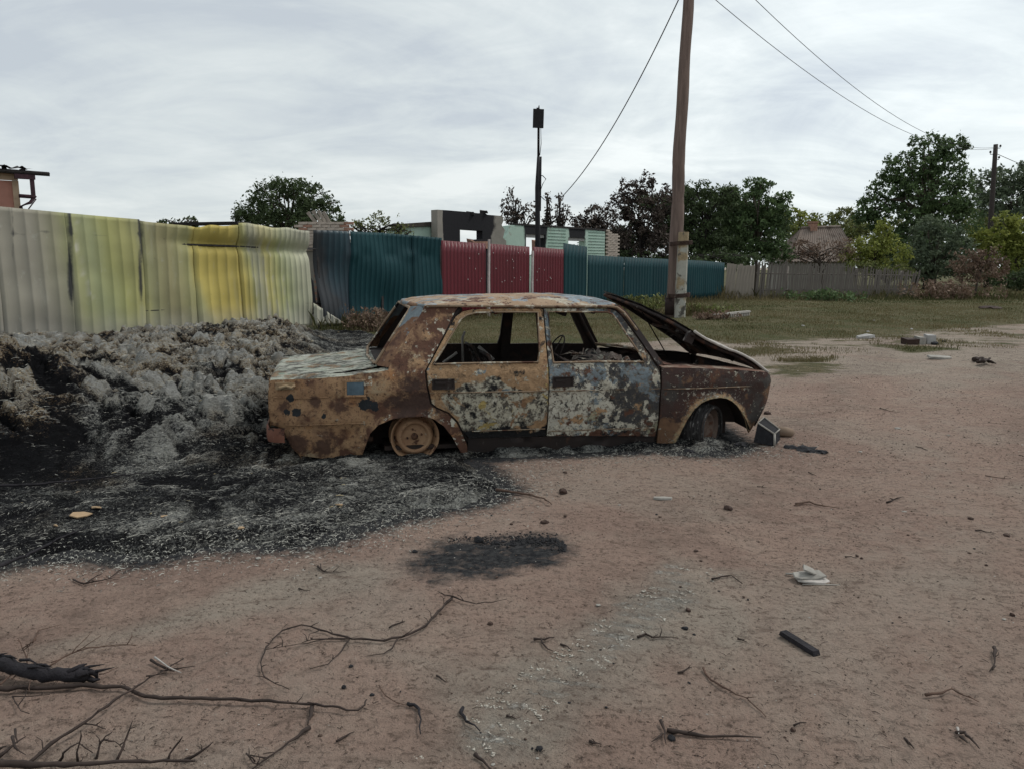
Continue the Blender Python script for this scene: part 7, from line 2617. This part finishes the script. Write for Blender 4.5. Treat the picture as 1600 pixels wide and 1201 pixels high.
stick('dark tangled twig heap near the right edge of the track', [([(1522, 562), (1535, 560), (1545, 566), (1556, 568)], 1, .02), ([(1528, 566), (1540, 562), (1553, 566)], .9, .04), ([(1535, 565), (1548, 560)], .8, .06)], 0.035, None, seed=90, name='twig_heap', cat='twigs')
lump(1552, 483, 30, 'low dark heap lying on the far grass at the right', M_clod, 'dark_heap', 'heap', flat=0.25, seed=404)
for q in ((1366, 502), (1357, 519), (1425, 515), (1255, 510)):
    lump(q[0], q[1], 6, 'white speck of litter on the far grass', M_concrete, 'litter', 'litter', seed=int(q[0]), group='white litter on the grass', flat=0.5, sub=1)
# fallen slatted concrete panel beyond the pole
p0_, p1_ = gpt(1113, 500, 0.0), gpt(1171, 494, 0.0)
FPn = thing('fallen_slatted_panel', 'fallen pale slatted panel lying in the grass right of the concrete stub', 'panel', tuple((p0_ + p1_) / 2))
d_ = p1_ - p0_
an_ = math.atan2(d_.y, d_.x)
g = MB()
g.box((0, 0.04, 0.13), (d_.length, 0.10, 0.05), (0, 0, an_))
g.build('top_rail', M_hem, FPn)
g = MB()
g.box((0, 0, 0), (0.035, 0.05, 0.11))
sm_ = g.mesh('slat', M_hem)
for k in range(16):
    t = (k + 0.5) / 16 - 0.5
    o = put('slat', sm_, FPn, (d_.x * t, d_.y * t, 0.06))
    o.rotation_euler = (0, 0.05 * math.sin(k * 2.1), an_)

# fallen things at the car's nose
p = gpt(1198, 693)
LH = thing('fallen_lamp_housing', 'black angular lamp housing with pale edges fallen under the car nose', 'car part', (p.x, p.y + 0.02, p.z))
V = [(-0.115, -0.04, 0.02), (0.035, -0.10, 0.0), (0.115, 0.0, 0.035), (-0.02, 0.10, 0.05), (-0.085, -0.03, 0.175), (0.035, -0.085, 0.095), (0.105, 0.0, 0.115), (-0.0, 0.08, 0.20)]
g = MB()
g.add(V, [(3, 2, 1, 0), (0, 1, 5, 4), (1, 2, 6, 5), (2, 3, 7, 6), (3, 0, 4, 7), (4, 5, 6, 7)])
g.build('housing', M_slag, LH)
for a, b, r_ in ((4, 5, 0.007), (5, 1, 0.010), (5, 6, 0.006), (6, 7, 0.005), (4, 7, 0.005)):
    g = MB()
    g.tube([Vector(V[a]) + Vector((0, -0.004, 0.003)), Vector(V[b]) + Vector((0, -0.004, 0.003))], r_, 5)
    g.build('pale_edge', M_shard, LH)
p = gpt(1228, 682)
g = MB()
g.tube([(p.x - 0.10, p.y + 0.03, p.z + 0.045), (p.x + 0.0, p.y + 0.02, p.z + 0.04), (p.x + 0.055, p.y + 0.01, p.z + 0.032), (p.x + 0.066, p.y, p.z + 0.03)], [0.042, 0.042, 0.036, 0.018], 14)
o = solo(g, 'tan_canister', plain('tan_enamel', (0.20, 0.145, 0.105), var=0.2, s=8))
tag(o, 'rounded tan canister lying just ahead of the fallen lamp housing', 'canister')
rr = random.Random(7)
for k, (px, py, w_, lb_) in enumerate(((1262, 705, 34, 'long black char lump right of the fallen lamp housing'), (1284, 708, 24, 'black char lump at the far right end of the nose debris'), (1238, 700, 22, 'black char lump right below the tan canister'), (1160, 697, 26, 'black char lump between front wheel and lamp housing'), (1078, 706, 18, 'black char lump under the front wheel, left side'))):
    lump(px, py, w_, lb_, M_slag, 'char_lump', 'debris', flat=0.32, seed=500 + k, rough=0.5)

# ================================================================ fine litter of the ground
M_crumb = attr_mix('soil_crumbs', (0.030, 0.020, 0.016), (0.19, 0.145, 0.115), c3=(0.46, 0.43, 0.39))


def crumbs(x, y, s, tint, zoff, name, label, mat=None, flat=0.6, seed=4):
    r = np.random.default_rng(seed)
    n = len(x)
    z = gh(x, y) + zoff
    base = np.array([[1, 0, 0], [-0.5, 0.87, 0], [-0.5, -0.87, 0], [0, 0, 1.0], [0, 0, -0.4]])
    a = r.uniform(0, 6.28, n)
    ca, sa = np.cos(a), np.sin(a)
    J = base[None] * r.uniform(0.6, 1.3, (n, 5, 1))
    V = np.zeros((n, 5, 3))
    V[:, :, 0] = (J[:, :, 0] * ca[:, None] - J[:, :, 1] * sa[:, None]) * s[:, None] + x[:, None]
    V[:, :, 1] = (J[:, :, 0] * sa[:, None] + J[:, :, 1] * ca[:, None]) * s[:, None] + y[:, None]
    V[:, :, 2] = J[:, :, 2] * s[:, None] * flat + z[:, None]
    b = np.arange(n)[:, None] * 5
    F = np.vstack([b + np.array(f)[None] for f in ((0, 1, 3), (1, 2, 3), (2, 0, 3), (1, 0, 4), (2, 1, 4), (0, 2, 4))])
    o = put(name, meshnp(name, V.reshape(-1, 3), F, mat or M_crumb, False, {'tint': np.repeat(tint, 5)}))
    tag(o, label, 'ground litter', kind='stuff')
    return o


r = np.random.default_rng(61)
n = 60000
y = 1.75 + 13 * r.random(n) ** 1.9
x = (r.random(n) * 1.7 - 0.80) * y
keep = (hay_height(x, y)[4] < 0.3) & (r.random(n) < 0.35 + 0.65 * sst(-0.2, 0.3, fbm(x * 1.1, y * 1.1, 63, 3)))
x, y = x[keep], y[keep]
m = len(x)
tint = np.clip(r.beta(0.7, 1.3, m), 0, 0.85)
tint[r.random(m) < 0.035] = 1.0
s = (0.0012 + 0.0042 * r.random(m) ** 3.5) * np.clip(y / 3.0, 0.9, 2.2)
crumbs(x, y, s, tint, 0.001, 'soil_crumbs', 'fine crumbs, grit and pebbles scattered over the sandy road')
# short dark fibres and stalk bits
n = 9000
y = 1.75 + 12 * r.random(n) ** 1.8
x = (r.random(n) * 1.7 - 0.80) * y
keep = hay_height(x, y)[4] < 0.3
x, y = x[keep], y[keep]
m = len(x)
P = np.stack([x, y, gh(x, y) + 0.004], 1)
tt = np.clip(r.beta(0.6, 1.6, m), 0, 0.85)
V, F, T = ribbons(P, r.uniform(0, 6.28, m), r.uniform(0.008, 0.035, m), r.uniform(0.0012, 0.003, m) * np.clip(y / 3, 0.9, 2), tt, np.full(m, 0.003), r.normal(0, 0.8, m), 2, 5)
tag(put('stalk_bits', meshnp('stalk_bits', V, F, M_crumb, False, {'tint': T})), 'short dark stalk and twig bits strewn over the road', 'ground litter', kind='stuff')
# pale ash flakes spilling round the rim of the burnt hay and along the car
n = 7000
Lq = GP([(0, 885), (120, 872), (230, 880), (320, 857), (420, 858), (510, 850), (560, 832), (620, 815), (690, 800), (760, 788), (792, 768), (775, 745), (900, 722), (1040, 716), (1120, 716), (1200, 706), (1250, 702)])
seg = r.integers(0, len(Lq) - 1, n)
t = r.random(n)
A_ = np.array(Lq)
x = A_[seg, 0] * (1 - t) + A_[seg + 1, 0] * t + r.normal(0, 0.20, n)
y = A_[seg, 1] * (1 - t) + A_[seg + 1, 1] * t + r.normal(0, 0.14, n) + r.exponential(0.12, n) * (seg > 11)
hh_ = hay_height(x, y)
P = np.stack([x, y, gh(x, y) + np.maximum(0.004, hh_[0] + 0.004)], 1)
tt = np.clip(r.beta(1.2, 0.8, n), 0, 0.88)
V, F, T = ribbons(P, r.uniform(0, 6.28, n), r.uniform(0.006, 0.03, n), r.uniform(0.0014, 0.0038, n), tt, np.full(n, 0.004), r.normal(0, 0.9, n), 2, 6)
tag(put('ash_flakes', meshnp('ash_flakes', V, F, M_straw, False, {'tint': T})), 'pale ash flakes along the rim of the burnt hay and under the car sill', 'ash', kind='stuff')
# dried lug prints of a tyre: broken rows of pale earth flakes along the track
r = np.random.default_rng(88)
T0 = np.array(G(1105, 885))
T1 = np.array(G(640, 1215))
Lt = float(np.linalg.norm(T1 - T0))
tdir = (T1 - T0) / Lt
tn = np.array([-tdir[1], tdir[0]])
xs_, ys_ = [], []
s_ = 0.0
while s_ < Lt:
    for sd_ in (-1, 1):
        if r.random() < 0.22:
            continue
        nn_ = int(r.uniform(10, 34))
        q = r.random(nn_)
        u = s_ + (0.024 if sd_ > 0 else 0) + 0.030 * q + r.normal(0, 0.006, nn_)
        v = sd_ * (0.02 + 0.085 * q) + r.normal(0, 0.006, nn_)
        xs_.append(T0[0] + tdir[0] * u + tn[0] * v)
        ys_.append(T0[1] + tdir[1] * u + tn[1] * v)
    s_ += 0.048
xs_, ys_ = np.concatenate(xs_), np.concatenate(ys_)
keep = fbm(xs_ * 3.0, ys_ * 3.0, 101, 3) > -0.22
xs_, ys_ = xs_[keep], ys_[keep]
m = len(xs_)
M_flake = attr_mix('dry_mud_flakes', (0.27, 0.24, 0.20), (0.43, 0.40, 0.35))
crumbs(xs_, ys_, r.uniform(0.0025, 0.0092, m), r.random(m), 0.0005, 'tyre_print_flakes', 'broken rows of pale dry mud flakes left by a tyre tread', M_flake, 0.22, 9)
# crisp black slag crust on the far rim of the soot patch
n = 900
q = r.random(n)
px_ = 700 + 185 * q
py_ = 846 + r.normal(0, 4, n) + 8 * (q - 0.5) ** 2 + 12 * sst(0.9, 1.0, q)
pts_ = np.array([G(a, b) for a, b in zip(px_, py_)])
crumbs(pts_[:, 0], pts_[:, 1], r.uniform(0.002, 0.011, n) * (0.5 + q), np.clip(r.normal(0.02, 0.03, n), 0, 0.2), 0.0, 'slag_crust', 'black slag crumbs crusting the far rim of the soot patch', attr_mix('slag_crumbs', (0.012, 0.012, 0.014), (0.15, 0.15, 0.15)), 0.8, 10)
